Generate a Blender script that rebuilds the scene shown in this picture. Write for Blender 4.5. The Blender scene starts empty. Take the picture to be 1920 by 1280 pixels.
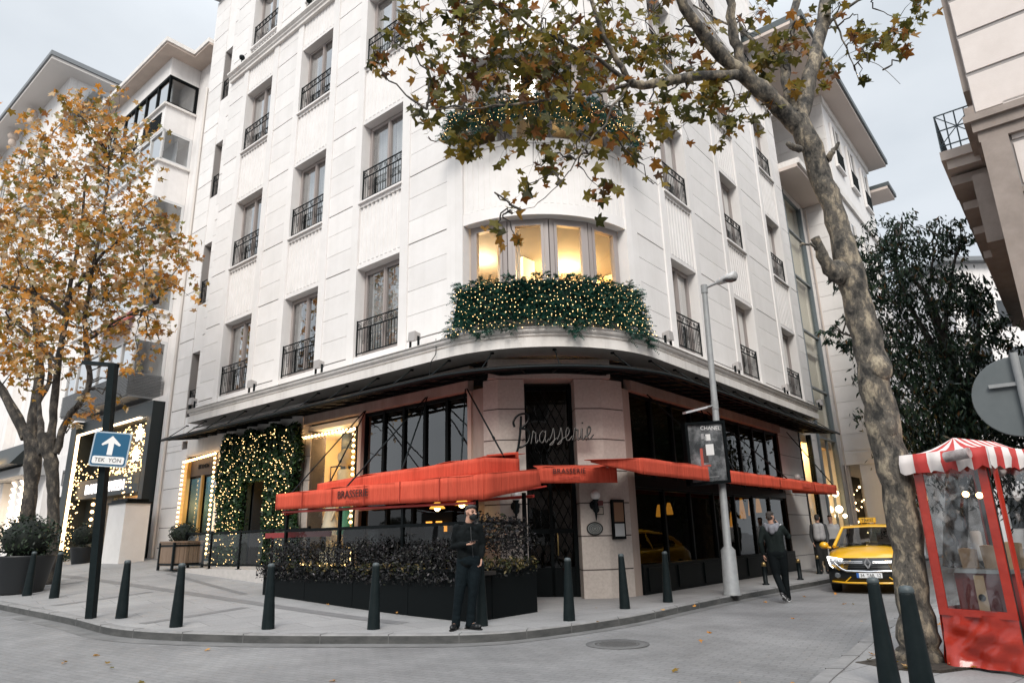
import bpy, bmesh, math, random
from mathutils import Vector, Matrix
random.seed(11)
R_ = math.radians
SC = bpy.context.scene
COL = SC.collection
V3 = Vector
UP = V3((0, 0, 1))
# ------------------------------------------------------------------ camera maths
FPX = 1269.8; PITCH = R_(16.077); ROLL = R_(-1.406); CAMZ = 1.4
_fw = V3((0, math.cos(PITCH), math.sin(PITCH))); _r0 = V3((1, 0, 0)); _u0 = _r0.cross(_fw)
CAM_R = math.cos(ROLL) * _r0 + math.sin(ROLL) * _u0
CAM_U = -math.sin(ROLL) * _r0 + math.cos(ROLL) * _u0
def at(px, py, Y):
    """world point seen at photo pixel (1920 wide) at the real distance Y down the street"""
    d = _fw + CAM_R * ((px - 960) / FPX) + CAM_U * ((640 - py) / FPX)
    return d * (Y / d.y) + V3((0, 0, CAMZ))
# ------------------------------------------------------------------ site frames
O = V3((1.0701, 13.05, 0))
_aL = R_(39.323)
dl = V3((-math.cos(_aL), math.sin(_aL), 0)); dr = V3((math.sin(_aL), math.cos(_aL), 0))
nl = -dr; nr = -dl
def L(u, o, z): return O + dl * u + nl * o + UP * z
def Rr(u, o, z): return O + dr * u + nr * o + UP * z
def W(x, y, z): return V3((x, y, z))
def AB(a, b, z=0): return O + dl * a + dr * b + UP * z
RAD = 3.05
CC = O + (dl + dr) * RAD
def arc(t, o, z):
    t = R_(t)
    return CC + (RAD + o) * (-dr * math.cos(t) - dl * math.sin(t)) + UP * z
DT = (dr - dl).normalized()          # along the chamfer, to the right
DN = -(dl + dr).normalized()         # outward from the chamfer
def Ch(t, o, z):                     # chamfer frame: plane a+b = 2.5
    return O + (dl + dr) * 1.25 + DT * t + DN * o + UP * z
def uo(x, y):
    q = V3((x, y, 0)) - V3((O.x, O.y, 0))
    return q.dot(dl), q.dot(nl)
def sp(x, k=1.2):
    return math.log1p(math.exp(max(-30, min(30, x * k)))) / k if x * k < 30 else x
def G(x, y):
    """height of the carriageway / base ground"""
    u, o = uo(x, y)
    s = sp(u - 1.5)
    s = 14.0 - sp(14.0 - s, 0.8)
    s = max(0.0, s)
    c = max(-2.0, min(6.0, 4.5 - o))
    dip = .13 * max(0, min(1, (x - 1.6) / 2.2)) * max(0, min(1, (10.5 - y) / 3.0))
    return 0.034 * s * (1 + 0.17 * c) - dip
KH = 0.12
def gs(x, y): return G(x, y) + KH
# ------------------------------------------------------------------ materials
MATS = {}
def mat(name, col, rough=.6, metal=0, col2=None, scale=3., bump=0., bscale=40., spec=.5, emit=None, estr=0., lo=.35, hi=.65, stretch=None, coat=0, alpha=1, streak=0, island=0):
    if name in MATS: return MATS[name]
    m = bpy.data.materials.new(name); m.use_nodes = True; MATS[name] = m
    nt = m.node_tree; p = nt.nodes['Principled BSDF']
    p.inputs['Base Color'].default_value = (*col, 1); p.inputs['Roughness'].default_value = rough
    p.inputs['Metallic'].default_value = metal; p.inputs['Specular IOR Level'].default_value = spec
    p.inputs['Coat Weight'].default_value = coat; p.inputs['Alpha'].default_value = alpha
    if emit:
        p.inputs['Emission Color'].default_value = (*emit, 1); p.inputs['Emission Strength'].default_value = estr
    if col2 or bump:
        tc = nt.nodes.new('ShaderNodeTexCoord'); mp = nt.nodes.new('ShaderNodeMapping')
        nt.links.new(tc.outputs['Object'], mp.inputs['Vector'])
        if stretch: mp.inputs['Scale'].default_value = stretch
    if col2:
        n = nt.nodes.new('ShaderNodeTexNoise'); n.inputs['Scale'].default_value = scale; n.inputs['Detail'].default_value = 7
        n.inputs['Roughness'].default_value = .65
        nt.links.new(mp.outputs[0], n.inputs['Vector'])
        r = nt.nodes.new('ShaderNodeValToRGB'); r.color_ramp.elements[0].position = lo; r.color_ramp.elements[1].position = hi
        r.color_ramp.elements[0].color = (*col, 1); r.color_ramp.elements[1].color = (*col2, 1)
        nt.links.new(n.outputs['Fac'], r.inputs[0]); nt.links.new(r.outputs[0], p.inputs['Base Color'])
    if streak and col2:
        ms = nt.nodes.new('ShaderNodeMapping'); ms.inputs['Scale'].default_value = (2.6, 2.6, .09); nt.links.new(tc.outputs['Object'], ms.inputs['Vector'])
        n4 = nt.nodes.new('ShaderNodeTexNoise'); n4.inputs['Scale'].default_value = 1.6; n4.inputs['Detail'].default_value = 8; n4.inputs['Roughness'].default_value = .7; nt.links.new(ms.outputs[0], n4.inputs['Vector'])
        r4 = nt.nodes.new('ShaderNodeMapRange'); r4.inputs['From Min'].default_value = .5; r4.inputs['From Max'].default_value = .75; r4.inputs['To Min'].default_value = 1; r4.inputs['To Max'].default_value = 1 - streak; nt.links.new(n4.outputs['Fac'], r4.inputs['Value'])
        m4 = nt.nodes.new('ShaderNodeMix'); m4.data_type = 'RGBA'; m4.blend_type = 'MULTIPLY'; m4.inputs[0].default_value = 1; nt.links.new(r.outputs[0], m4.inputs[6]); nt.links.new(r4.outputs[0], m4.inputs[7]); nt.links.new(m4.outputs[2], p.inputs['Base Color'])
    if island and col2:
        gi = nt.nodes.new('ShaderNodeNewGeometry'); ri = nt.nodes.new('ShaderNodeMapRange'); ri.inputs['To Min'].default_value = 1 - island; ri.inputs['To Max'].default_value = 1; nt.links.new(gi.outputs['Random Per Island'], ri.inputs['Value'])
        mi = nt.nodes.new('ShaderNodeMix'); mi.data_type = 'RGBA'; mi.blend_type = 'MULTIPLY'; mi.inputs[0].default_value = 1; nt.links.new((m4 if streak else r).outputs[2 if streak else 0], mi.inputs[6]); nt.links.new(ri.outputs[0], mi.inputs[7]); nt.links.new(mi.outputs[2], p.inputs['Base Color'])
    if bump:
        n2 = nt.nodes.new('ShaderNodeTexNoise'); n2.inputs['Scale'].default_value = bscale; n2.inputs['Detail'].default_value = 5
        nt.links.new(mp.outputs[0], n2.inputs['Vector'])
        b = nt.nodes.new('ShaderNodeBump'); b.inputs['Strength'].default_value = bump; b.inputs['Distance'].default_value = .02
        nt.links.new(n2.outputs['Fac'], b.inputs['Height']); nt.links.new(b.outputs[0], p.inputs['Normal'])
    return m
def glass(name, tint=(.9, .92, .92), refl=1.0, ior=1.5, rough=.0):
    if name in MATS: return MATS[name]
    m = bpy.data.materials.new(name); m.use_nodes = True; MATS[name] = m
    nt = m.node_tree; nt.nodes.remove(nt.nodes['Principled BSDF'])
    out = nt.nodes['Material Output']
    f = nt.nodes.new('ShaderNodeFresnel'); f.inputs['IOR'].default_value = ior
    ml = nt.nodes.new('ShaderNodeMath'); ml.operation = 'MULTIPLY'; ml.inputs[1].default_value = refl; ml.use_clamp = True
    t = nt.nodes.new('ShaderNodeBsdfTransparent'); t.inputs[0].default_value = (*tint, 1)
    g = nt.nodes.new('ShaderNodeBsdfGlossy'); g.inputs['Roughness'].default_value = rough
    # old panes are never perfectly flat
    tc = nt.nodes.new('ShaderNodeTexCoord'); n = nt.nodes.new('ShaderNodeTexNoise'); n.inputs['Scale'].default_value = 1.1
    nt.links.new(tc.outputs['Object'], n.inputs['Vector'])
    b = nt.nodes.new('ShaderNodeBump'); b.inputs['Strength'].default_value = .12; b.inputs['Distance'].default_value = .05
    nt.links.new(n.outputs['Fac'], b.inputs['Height']); nt.links.new(b.outputs[0], g.inputs['Normal'])
    mx = nt.nodes.new('ShaderNodeMixShader')
    ge = nt.nodes.new('ShaderNodeNewGeometry'); inv = nt.nodes.new('ShaderNodeMath'); inv.operation = 'SUBTRACT'; inv.inputs[0].default_value = 1; nt.links.new(ge.outputs['Backfacing'], inv.inputs[1])
    fr = nt.nodes.new('ShaderNodeMath'); fr.operation = 'MULTIPLY'; nt.links.new(ml.outputs[0], fr.inputs[0]); nt.links.new(inv.outputs[0], fr.inputs[1])   # reflect at the outer face only
    nt.links.new(f.outputs[0], ml.inputs[0]); nt.links.new(fr.outputs[0], mx.inputs[0])
    nt.links.new(t.outputs[0], mx.inputs[1]); nt.links.new(g.outputs[0], mx.inputs[2]); nt.links.new(mx.outputs[0], out.inputs[0])
    return m
def glow(name, col, s):
    return mat(name, col, .5, emit=col, estr=s)
def island_mat(name, ramp, rough=.55, trans=.3, spec=.3):
    """colour picked per leaf (mesh island), some light passing through"""
    if name in MATS: return MATS[name]
    m = bpy.data.materials.new(name); m.use_nodes = True; MATS[name] = m
    nt = m.node_tree; p = nt.nodes['Principled BSDF']; out = nt.nodes['Material Output']
    g = nt.nodes.new('ShaderNodeNewGeometry'); r = nt.nodes.new('ShaderNodeValToRGB')
    while len(r.color_ramp.elements) < len(ramp): r.color_ramp.elements.new(.5)
    for i, (ps, c) in enumerate(ramp):
        r.color_ramp.elements[i].position = ps; r.color_ramp.elements[i].color = (*c, 1)
    nt.links.new(g.outputs['Random Per Island'], r.inputs[0]); nt.links.new(r.outputs[0], p.inputs['Base Color'])
    p.inputs['Roughness'].default_value = rough; p.inputs['Specular IOR Level'].default_value = spec
    tl = nt.nodes.new('ShaderNodeBsdfTranslucent'); nt.links.new(r.outputs[0], tl.inputs[0])
    mx = nt.nodes.new('ShaderNodeMixShader'); mx.inputs[0].default_value = trans
    nt.links.new(p.outputs[0], mx.inputs[1]); nt.links.new(tl.outputs[0], mx.inputs[2]); nt.links.new(mx.outputs[0], out.inputs[0])
    return m
# ------------------------------------------------------------------ mesh builder
class MB:
    def __init__(s): s.v = []; s.f = []; s.m = []; s.s = []
    def add(s, vs, fs, m=0, sm=False):
        b = len(s.v); s.v += [V3(x) for x in vs]
        for f in fs: s.f.append([b + i for i in f]); s.m.append(m); s.s.append(sm)
    def box(s, F, u0, u1, o0, o1, z0, z1, m=0):
        p = [F(u, o, z) for z in (z0, z1) for o in (o0, o1) for u in (u0, u1)]
        s.add(p, [(0, 1, 3, 2), (4, 6, 7, 5), (0, 4, 5, 1), (2, 3, 7, 6), (0, 2, 6, 4), (1, 5, 7, 3)], m)
    def hexa(s, p, m=0):   # 4 bottom + 4 top corners, both in ring order
        s.add(p, [(3, 2, 1, 0), (4, 5, 6, 7), (0, 1, 5, 4), (1, 2, 6, 5), (2, 3, 7, 6), (3, 0, 4, 7)], m)
    def prism(s, F, pts, o0, o1, m=0, sm=False):   # polygon in (u,z), thickness in o
        n = len(pts)
        s.add([F(u, o0, z) for u, z in pts] + [F(u, o1, z) for u, z in pts],
              [list(range(n))[::-1], list(range(n, 2 * n))] + [(i, (i + 1) % n, n + (i + 1) % n, n + i) for i in range(n)], m, sm)
    def slab(s, pts, z0, z1, m=0):                 # plan polygon of world xy, z range
        n = len(pts)
        s.add([V3((p[0], p[1], z0)) for p in pts] + [V3((p[0], p[1], z1)) for p in pts],
              [list(range(n))[::-1], list(range(n, 2 * n))] + [(i, (i + 1) % n, n + (i + 1) % n, n + i) for i in range(n)], m)
    def tube(s, pts, r, n=8, m=0, sm=True, cap=True):
        pts = [V3(p) for p in pts]; k = len(pts)
        if not isinstance(r, (list, tuple)): r = [r] * k
        vs = []; ref = None
        for i, p in enumerate(pts):
            t = (pts[min(i + 1, k - 1)] - pts[max(i - 1, 0)])
            t = t.normalized() if t.length > 1e-9 else UP
            if ref is None:
                ref = t.cross(V3((0.31, 0.17, 0.93)));
                if ref.length < .1: ref = t.cross(V3((1, 0, 0)))
                ref.normalize()
            ref = (ref - t * ref.dot(t)).normalized(); w = t.cross(ref)
            for j in range(n):
                a = 2 * math.pi * j / n
                vs.append(p + (ref * math.cos(a) + w * math.sin(a)) * r[i])
        fs = [(i * n + j, i * n + (j + 1) % n, (i + 1) * n + (j + 1) % n, (i + 1) * n + j) for i in range(k - 1) for j in range(n)]
        s.add(vs, fs, m, sm)
        if cap:
            s.add(vs[:n], [list(range(n))[::-1]], m); s.add(vs[-n:], [list(range(n))], m)
    def bar(s, a, b, w, h=None, m=0):              # square bar between two points
        h = h or w; a = V3(a); b = V3(b); t = (b - a).normalized()
        x = t.cross(UP);
        if x.length < .01: x = V3((1, 0, 0))
        x.normalize(); y = x.cross(t)
        q = [(-w / 2, -h / 2), (w / 2, -h / 2), (w / 2, h / 2), (-w / 2, h / 2)]
        s.hexa([a + x * i + y * j for i, j in q] + [b + x * i + y * j for i, j in q], m)
    def lathe(s, c, prof, n=16, m=0, sm=True, ax=None):
        c = V3(c); vs = []
        ax = V3(ax).normalized() if ax else UP
        x = ax.cross(V3((0, 1, 0)));
        if x.length < .1: x = ax.cross(V3((1, 0, 0)))
        x.normalize(); y = ax.cross(x)
        for r, z in prof:
            for j in range(n):
                a = 2 * math.pi * j / n; vs.append(c + (x * math.cos(a) + y * math.sin(a)) * max(r, 1e-4) + ax * z)
        k = len(prof)
        fs = [(i * n + j, i * n + (j + 1) % n, (i + 1) * n + (j + 1) % n, (i + 1) * n + j) for i in range(k - 1) for j in range(n)]
        fs += [list(range(n))[::-1], [(k - 1) * n + j for j in range(n)]]
        s.add(vs, fs, m, sm)
    def ball(s, c, r, m=0, nu=10, nv=6, sm=True):
        if not isinstance(r, (tuple, list)): r = (r, r, r)
        c = V3(c); vs = [c + V3((0, 0, -r[2]))]
        for i in range(1, nv):
            b = -math.pi / 2 + math.pi * i / nv
            for j in range(nu):
                a = 2 * math.pi * j / nu
                vs.append(c + V3((r[0] * math.cos(b) * math.cos(a), r[1] * math.cos(b) * math.sin(a), r[2] * math.sin(b))))
        vs.append(c + V3((0, 0, r[2]))); top = len(vs) - 1
        fs = [(0, 1 + (j + 1) % nu, 1 + j) for j in range(nu)]
        for i in range(nv - 2):
            for j in range(nu):
                fs.append((1 + i * nu + j, 1 + i * nu + (j + 1) % nu, 1 + (i + 1) * nu + (j + 1) % nu, 1 + (i + 1) * nu + j))
        fs += [(top, 1 + (nv - 2) * nu + j, 1 + (nv - 2) * nu + (j + 1) % nu) for j in range(nu)]
        s.add(vs, fs, m, sm)
    def sweep(s, path, prof, m=0, closed=True, sm=False):  # path: list of functions (o,z)->point
        n = len(prof); k = len(path)
        vs = [p(o, z) for p in path for o, z in prof]
        rng = range(n) if closed else range(n - 1)
        fs = [(i * n + j, i * n + (j + 1) % n, (i + 1) * n + (j + 1) % n, (i + 1) * n + j) for i in range(k - 1) for j in rng]
        if closed: fs += [list(range(n))[::-1], [(k - 1) * n + j for j in range(n)]]
        s.add(vs, fs, m, sm)
    def build(s, name, mats, parent=None, local=False, recalc=True, org=None):
        off = V3((0, 0, 0))
        if org is not None: off = V3(org)
        elif parent is not None and not local:
            q = parent
            while q: off = off + q.location; q = q.parent
        me = bpy.data.meshes.new(name)
        me.from_pydata([v - off for v in s.v], [], s.f)
        if not isinstance(mats, (list, tuple)): mats = [mats]
        for m in mats: me.materials.append(m)
        me.polygons.foreach_set('material_index', s.m); me.polygons.foreach_set('use_smooth', s.s)
        if recalc:
            b = bmesh.new(); b.from_mesh(me); bmesh.ops.recalc_face_normals(b, faces=b.faces); b.to_mesh(me); b.free()
        me.update()
        ob = bpy.data.objects.new(name, me); COL.objects.link(ob)
        if parent is not None: ob.parent = parent
        elif org is not None: ob.location = off
        return ob
def tag(o, label, cat, group=None):
    o['label'] = label; o['category'] = cat
    if group: o['group'] = group
    return o
def thing(name, loc, label, cat, group=None):
    o = bpy.data.objects.new(name, None); COL.objects.link(o); o.location = V3(loc); o.empty_display_size = .3
    return tag(o, label, cat, group)
def struct(o): o['kind'] = 'structure'; return o
def stuff(o): o['kind'] = 'stuff'; return o
def dup(o, parent=None):
    c = o.copy(); COL.objects.link(c)
    if parent is not None: c.parent = parent
    for ch in list(o.children): dup(ch, c)
    return c
def place(o, loc, rotz=0, label=None):
    o.location = V3(loc); o.rotation_euler = (0, 0, rotz)
    if label: o['label'] = label
    return o
def light(name, kind, loc, energy, col, size=.1, parent=None, rot=None):
    d = bpy.data.lights.new(name, kind); d.energy = energy; d.color = col
    if kind == 'POINT': d.shadow_soft_size = size
    if kind == 'AREA': d.size = size
    o = bpy.data.objects.new(name, d); COL.objects.link(o)
    off = V3((0, 0, 0))
    if parent is not None:
        o.parent = parent; q = parent
        while q: off = off + q.location; q = q.parent
    o.location = V3(loc) - off
    if rot: o.rotation_euler = rot
    return o
def text_mb(mb, body, org, xd, size, ext=.01, m=0, zd=UP, center=True, sx=1.0):
    """lettering as solid geometry: org = baseline point, xd = reading direction"""
    cu = bpy.data.curves.new('letters', 'FONT'); cu.body = body; cu.size = size; cu.extrude = ext
    cu.resolution_u = 3
    if center: cu.align_x = 'CENTER'
    ob = bpy.data.objects.new('letters', cu); COL.objects.link(ob)
    dg = bpy.context.evaluated_depsgraph_get(); dg.update()
    me = bpy.data.meshes.new_from_object(ob.evaluated_get(dg))
    xd = V3(xd).normalized(); zd = V3(zd).normalized(); nd = xd.cross(zd)
    mb.add([V3(org) + xd * (v.co.x * sx) + zd * v.co.y + nd * v.co.z for v in me.vertices], [list(p.vertices) for p in me.polygons], m)
    bpy.data.objects.remove(ob); bpy.data.curves.remove(cu); bpy.data.meshes.remove(me)
def catmull(pts, n=6):
    out = []; P = [V3(p) for p in pts]; P = [2 * P[0] - P[1]] + P + [2 * P[-1] - P[-2]]
    for i in range(1, len(P) - 2):
        for k in range(n):
            t = k / n; a, b, c, d = P[i - 1:i + 3]
            out.append(.5 * ((2 * b) + (c - a) * t + (2 * a - 5 * b + 4 * c - d) * t * t + (3 * b - a - 3 * c + d) * t ** 3))
    out.append(P[-2]); return out
# ------------------------------------------------------------------ shared materials
M_stone = mat('pale_limestone', (.80, .775, .76), .75, col2=(.745, .72, .70), scale=1.3, bump=.12, bscale=60, streak=.05, island=.10)
M_stone2 = mat('ribbed_limestone', (.78, .755, .74), .8, col2=(.72, .695, .675), scale=2.0, bump=.1, bscale=50)
M_joint = mat('joint_mortar', (.30, .28, .27), .9)  # darker mortar colour of the backing behind the stone courses
M_cornice = mat('cornice_limestone', (.74, .71, .68), .75, col2=(.62, .58, .545), scale=1.1, lo=.42, hi=.75, stretch=(1, 1, .35), bump=.08, streak=.2)
M_pier = mat('pink_granite', (.40, .35, .315), .6, col2=(.48, .43, .39), scale=18, bump=.06, bscale=90)
M_beam = mat('weathered_pink_beam', (.36, .295, .255), .7, col2=(.27, .21, .18), scale=3, stretch=(1, 1, .2))
M_iron = mat('black_iron', (.004, .007, .008), .5, spec=.15)
M_frame = mat('grey_taupe_window_frame', (.33, .29, .275), .5)
M_blackframe = mat('black_shopfront_metal', (.0025, .004, .0045), .45, spec=.1)
M_glass = glass('window_glass', (.92, .94, .95), 6)
M_glassdark = glass('dark_shop_glass', (.55, .58, .59), 1.1)
M_glassrefl = glass('reflecting_shop_glass', (.5, .53, .54), 3.2)
M_glassclear = glass('clear_shop_glass', (.93, .93, .9), .8)
M_curtain = mat('sheer_curtain', (.72, .71, .7), .9, col2=(.50, .49, .49), scale=5, stretch=(7, 7, .15))
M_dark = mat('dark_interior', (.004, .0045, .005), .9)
M_room = mat('dim_room', (.10, .095, .09), .9)
M_red = mat('red_awning_canvas', (.64, .105, .060), .85, col2=(.44, .055, .032), scale=3.5, lo=.3, hi=.85, stretch=(7, 7, .5), bump=.6, bscale=7, streak=.35, spec=.15)
M_gold = glow('warm_bulb', (1, .62, .25), 5)
M_bulb = glow('marquee_bulb', (1, .62, .26), 4.5)
M_white = mat('white_render', (.78, .76, .74), .8, col2=(.71, .69, .67), scale=1.5, bump=.1, bscale=70)
M_bollard = mat('dark_green_grey_paint', (.006, .0105, .0115), .5, col2=(.010, .0155, .017), scale=9, bump=.05, spec=.12)
# ================================================================== THE CORNER HOTEL
F_ = [6.05, 10.60, 15.15, 19.70]; T_ = [8.58, 13.13, 17.65, 22.2]
TOP = 24.4; CB = 5.27; CT = 5.72
hotel = thing('corner_building', L(0, 0, 0), 'cream limestone corner building with rounded corner, iron window rails and black canopy above the brasserie', 'building')
WL = [(12.21, 13.99), (8.6, 10.38), (5.05, 6.83)]
WR = [(5.12, 6.77), (9.47, 11.10), (13.80, 15.45)]
BEND_L, END_L = 15.35, 17.85; BEND_R = 16.6
courses = [8.68 + k * .6486 for k in range(-6, 26)]
bold = {8.68 + k * .6486 for k in range(-7, 26) if k % 7 in (0, 3)}
wall = MB()
def coursework(F, u0, u1, z0, z1, o=0., back=-.4):
    """stone courses with real open joints in front of a backing slab"""
    wall.box(F, u0, u1, o + back, o - .025, z0, z1, 1)
    zs = [z0] + [z for z in courses if z0 + .08 < z < z1 - .08] + [z1]
    for a, b in zip(zs, zs[1:]):
        ga = (.018 if a in bold else .006) if a != z0 else 0; gb = (.018 if b in bold else .006) if b != z1 else 0
        wall.box(F, u0 + .003, u1 - .003, o - .03, o, a + ga, b - gb, 0)
def flutes(F, u0, u1, z0, z1):
    wall.box(F, u0, u1, -.4, -.03, z0, z1, 2)
    n = max(3, int((u1 - u0) / .165)); w = (u1 - u0) / n
    for i in range(n): wall.box(F, u0 + w * (i + .2), u0 + w * (i + .8), -.031, -.016, z0 + .16, z1 - .12, 2)
    wall.box(F, u0, u1, -.035, .0, z1 - .11, z1 - .001, 0); wall.box(F, u0, u1, -.035, 0., z0 + .001, z0 + .11, 0)
    wall.box(F, u0 - .03, u1 + .03, -.05, .07, z1 - .002, z1 + .055, 0)          # projecting sill
    for i in range(n): wall.box(F, u0 + w * (i + .3), u0 + w * (i + .7), .0, .03, z1 - .15, z1 - .115, 1)  # dentil slot
def facade(F, wins, ustart, uend):
    edges = [ustart]
    for a, b in sorted(wins): edges += [a, b]
    edges.append(uend)
    for i in range(0, len(edges), 2):
        a, b = edges[i], edges[i + 1]
        a2 = a + .3 if i > 0 else a + .28; b2 = b - .3 if i < len(edges) - 2 else b
        coursework(F, a2, b2, CT, TOP)
        wall.box(F, a, a2, -.4, .035, CT, TOP, 0)
        if b2 < b: wall.box(F, b2, b, -.4, .035, CT, TOP, 0)
    for a, b in wins:
        for i, (f, t) in enumerate(zip(F_, T_)):
            zt = F_[i + 1] if i < 3 else TOP
            flutes(F, a + .002, b - .002, t, zt - .055 if i < 3 else TOP)
        wall.box(F, a + .002, b - .002, -.4, .01, CT, F_[0], 0)
facade(L, WL, RAD, BEND_L)
facade(Rr, WR, RAD, BEND_R)
# set-back strip with slit windows at the left end of the long facade
NW = (16.1, 16.72); NF = [4.05 + 1.4 + .3, 8.05 + 1.4 - 1.5 + 2.05, 14.35, 18.85]; NF = [5.75, 9.95, 14.38, 18.8]; NT = [8.12, 12.4, 16.78, 21.2]
coursework(L, BEND_L + .002, NW[0], CT - .4, TOP, -.25); coursework(L, NW[1], END_L, 4.6, TOP, -.25)
zz = 4.9
for f, t in zip(NF, NT):
    wall.box(L, NW[0], NW[1], -.62, -.27, zz, f, 0); zz = t
wall.box(L, NW[0], NW[1], -.62, -.27, zz, TOP, 0)
wall.box(L, END_L, END_L + .1, -9, -.26, 0, TOP, 0)
# rounded corner
def arcbox(t0, t1, o0, o1, z0, z1, m=0, n=None):
    n = n or max(1, int(abs(t1 - t0) / 4)); path = []
    for i in range(n + 1):
        t = t0 + (t1 - t0) * i / n
        path.append(lambda o, z, t=t: arc(t, o, z))
    wall.sweep(path, [(o0, z0), (o1, z0), (o1, z1), (o0, z1)], m)
T0, T1 = 4.5, 85.5
for a, b in ((0, T0), (T1, 90)): arcbox(a, b, -.45, .035, CT, TOP, 0)
for i, (f, t) in enumerate(zip(F_, T_)):
    zt = F_[i + 1] if i < 3 else TOP
    arcbox(T0, T1, -.45, -.03, t, zt, 2)
    n = 28; w = (T1 - T0) / n
    for k in range(n): arcbox(T0 + w * (k + .2), T0 + w * (k + .8), -.031, -.02, t + .3, zt - .14, 2, 1)
    arcbox(T0, T1, -.035, .0, t - .001, t + .28, 0); arcbox(T0, T1, -.035, .0, zt - .13, zt, 0)
arcbox(T0, T1, -.45, .0, CT, F_[0] - .02, 0)
wall.box(L, 2.9, 3.0, -8, -7.9, CT, TOP, 1)
wall.build('wall', [M_stone, M_joint, M_stone2], hotel)
# cornices
def path_lr(ul, ur, n=16):
    p = [lambda o, z: L(ul, o, z), lambda o, z: L(RAD, o, z)]
    for i in range(1, n): p.append(lambda o, z, t=90. * i / n: arc(t, o, z))
    return p + [lambda o, z: Rr(RAD, o, z), lambda o, z: Rr(ur, o, z)]
cor = MB()
cor.sweep(path_lr(15.05, 15.5), [(-.35, CB), (.42, CB), (.42, CB + .21), (.36, CB + .22), (.36, CB + .26), (.40, CB + .27), (.40, CB + .315), (.44, CB + .33), (.46, CB + .36), (.46, CB + .40), (.50, CB + .42), (.50, CT - .02), (.06, CT + .012), (-.1, CT + .012)], 0)
cor.build('cornice', M_cornice, hotel)
cor = MB(); zc = 18.75
cor.sweep(path_lr(15.3, 16.5), [(-.1, zc), (.1, zc), (.1, zc + .1), (.15, zc + .14), (.15, zc + .2), (.24, zc + .27), (.24, zc + .34), (.03, zc + .38), (-.1, zc + .38)], 0)
cor.build('upper_cornice', M_cornice, hotel)
rf = MB(); rf.slab([AB(17.9, .05)[:2], AB(3, .05)[:2], AB(.05, 3)[:2], AB(.05, 16.6)[:2], AB(12, 16.6)[:2]], TOP, TOP + .25, 0)
rf.build('roof', mat('roof_lead', (.2, .2, .21), .6), hotel)
core = MB()
core.slab([AB(*q)[:2] for q in ((17.6, 1.1), (5.4, 1.1), (5.4, 5.4), (1.1, 5.4), (1.1, 16.5), (17.6, 16.5))], CB, TOP - .1, 0)  # solid fill added to stop light passing through the building
for i in range(1, 4): core.slab([AB(*q)[:2] for q in ((17.0, .46), (3.2, .46), (2, .9), (.9, 2), (.46, 3.2), (.46, 16.2), (5.3, 16.2), (5.3, 5.3), (17.0, 5.3))], T_[i - 1] + .05, F_[i] - .1, 0)
core.slab([AB(*q)[:2] for q in ((17.0, .46), (3.2, .46), (2, .9), (.9, 2), (.46, 3.2), (.46, 16.2), (5.3, 16.2), (5.3, 5.3), (17.0, 5.3))], CB + .05, F_[0] - .1, 0)
core.build('interior_blocker', M_room, hotel)
# ---- windows: one casement built once per size, then copied (frame > pane, curtain)
CURT = {}; crng = random.Random(6)
def make_window(w, h, name, sashes=2):
    f = MB(); X = lambda x, y, z: V3((x, y, z)); ft = .075
    f.box(X, 0, ft, -.06, .03, 0, h); f.box(X, w - ft, w, -.06, .03, 0, h); f.box(X, ft, w - ft, -.06, .03, h - ft, h); f.box(X, ft, w - ft, -.06, .03, 0, .1)
    g = MB(); sw = (w - 2 * ft) / sashes
    for k in range(sashes):
        a = ft + sw * k + .004; b = a + sw - .008; s = .06
        f.box(X, a, a + s, -.03, .055, .104, h - ft - .004); f.box(X, b - s, b, -.03, .055, .104, h - ft - .004)
        f.box(X, a + s, b - s, -.03, .055, h - ft - s - .004, h - ft - .004); f.box(X, a + s, b - s, -.03, .055, .104, .104 + s + .03)
        g.box(X, a + s, b - s, .0, .012, .104 + s + .03, h - ft - s - .004)
    if sashes == 2: f.box(X, w / 2 - .035, w / 2 + .035, .056, .075, .12, h - ft - .02)
    fo = f.build(name, M_frame, None); fo.parent = hotel
    go = g.build('pane', M_glass, fo, local=True)
    c = MB()
    def drape(x0, x1, y):
        n = 22; vs = []
        for i in range(n + 1):
            x = x0 + (x1 - x0) * i / n; d = .03 * math.sin(i * 1.9)
            vs += [V3((x, y + d, .03)), V3((x, y + d, h - .03))]
        c.add(vs, [(2 * i, 2 * i + 2, 2 * i + 3, 2 * i + 1) for i in range(n)], 0, True)
    if sashes == 2: drape(.04, w * .43, -.2); drape(w * .6, w - .04, -.2)
    else: drape(.04, w - .04, -.2)
    c.build('curtain', M_curtain, fo, local=True, recalc=False)
    CURT[fo.data.name] = [c]
    if sashes == 2:
        for (a, b_, y0, q) in ((.30, .72, .03, .5), (.50, .52, .03, .5), (.22, .88, .03, .6)):
            c = MB(); drape(.04, w * a, -.2); drape(w * b_, w - .04, -.22); CURT[fo.data.name].append(c)
    return fo
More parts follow.
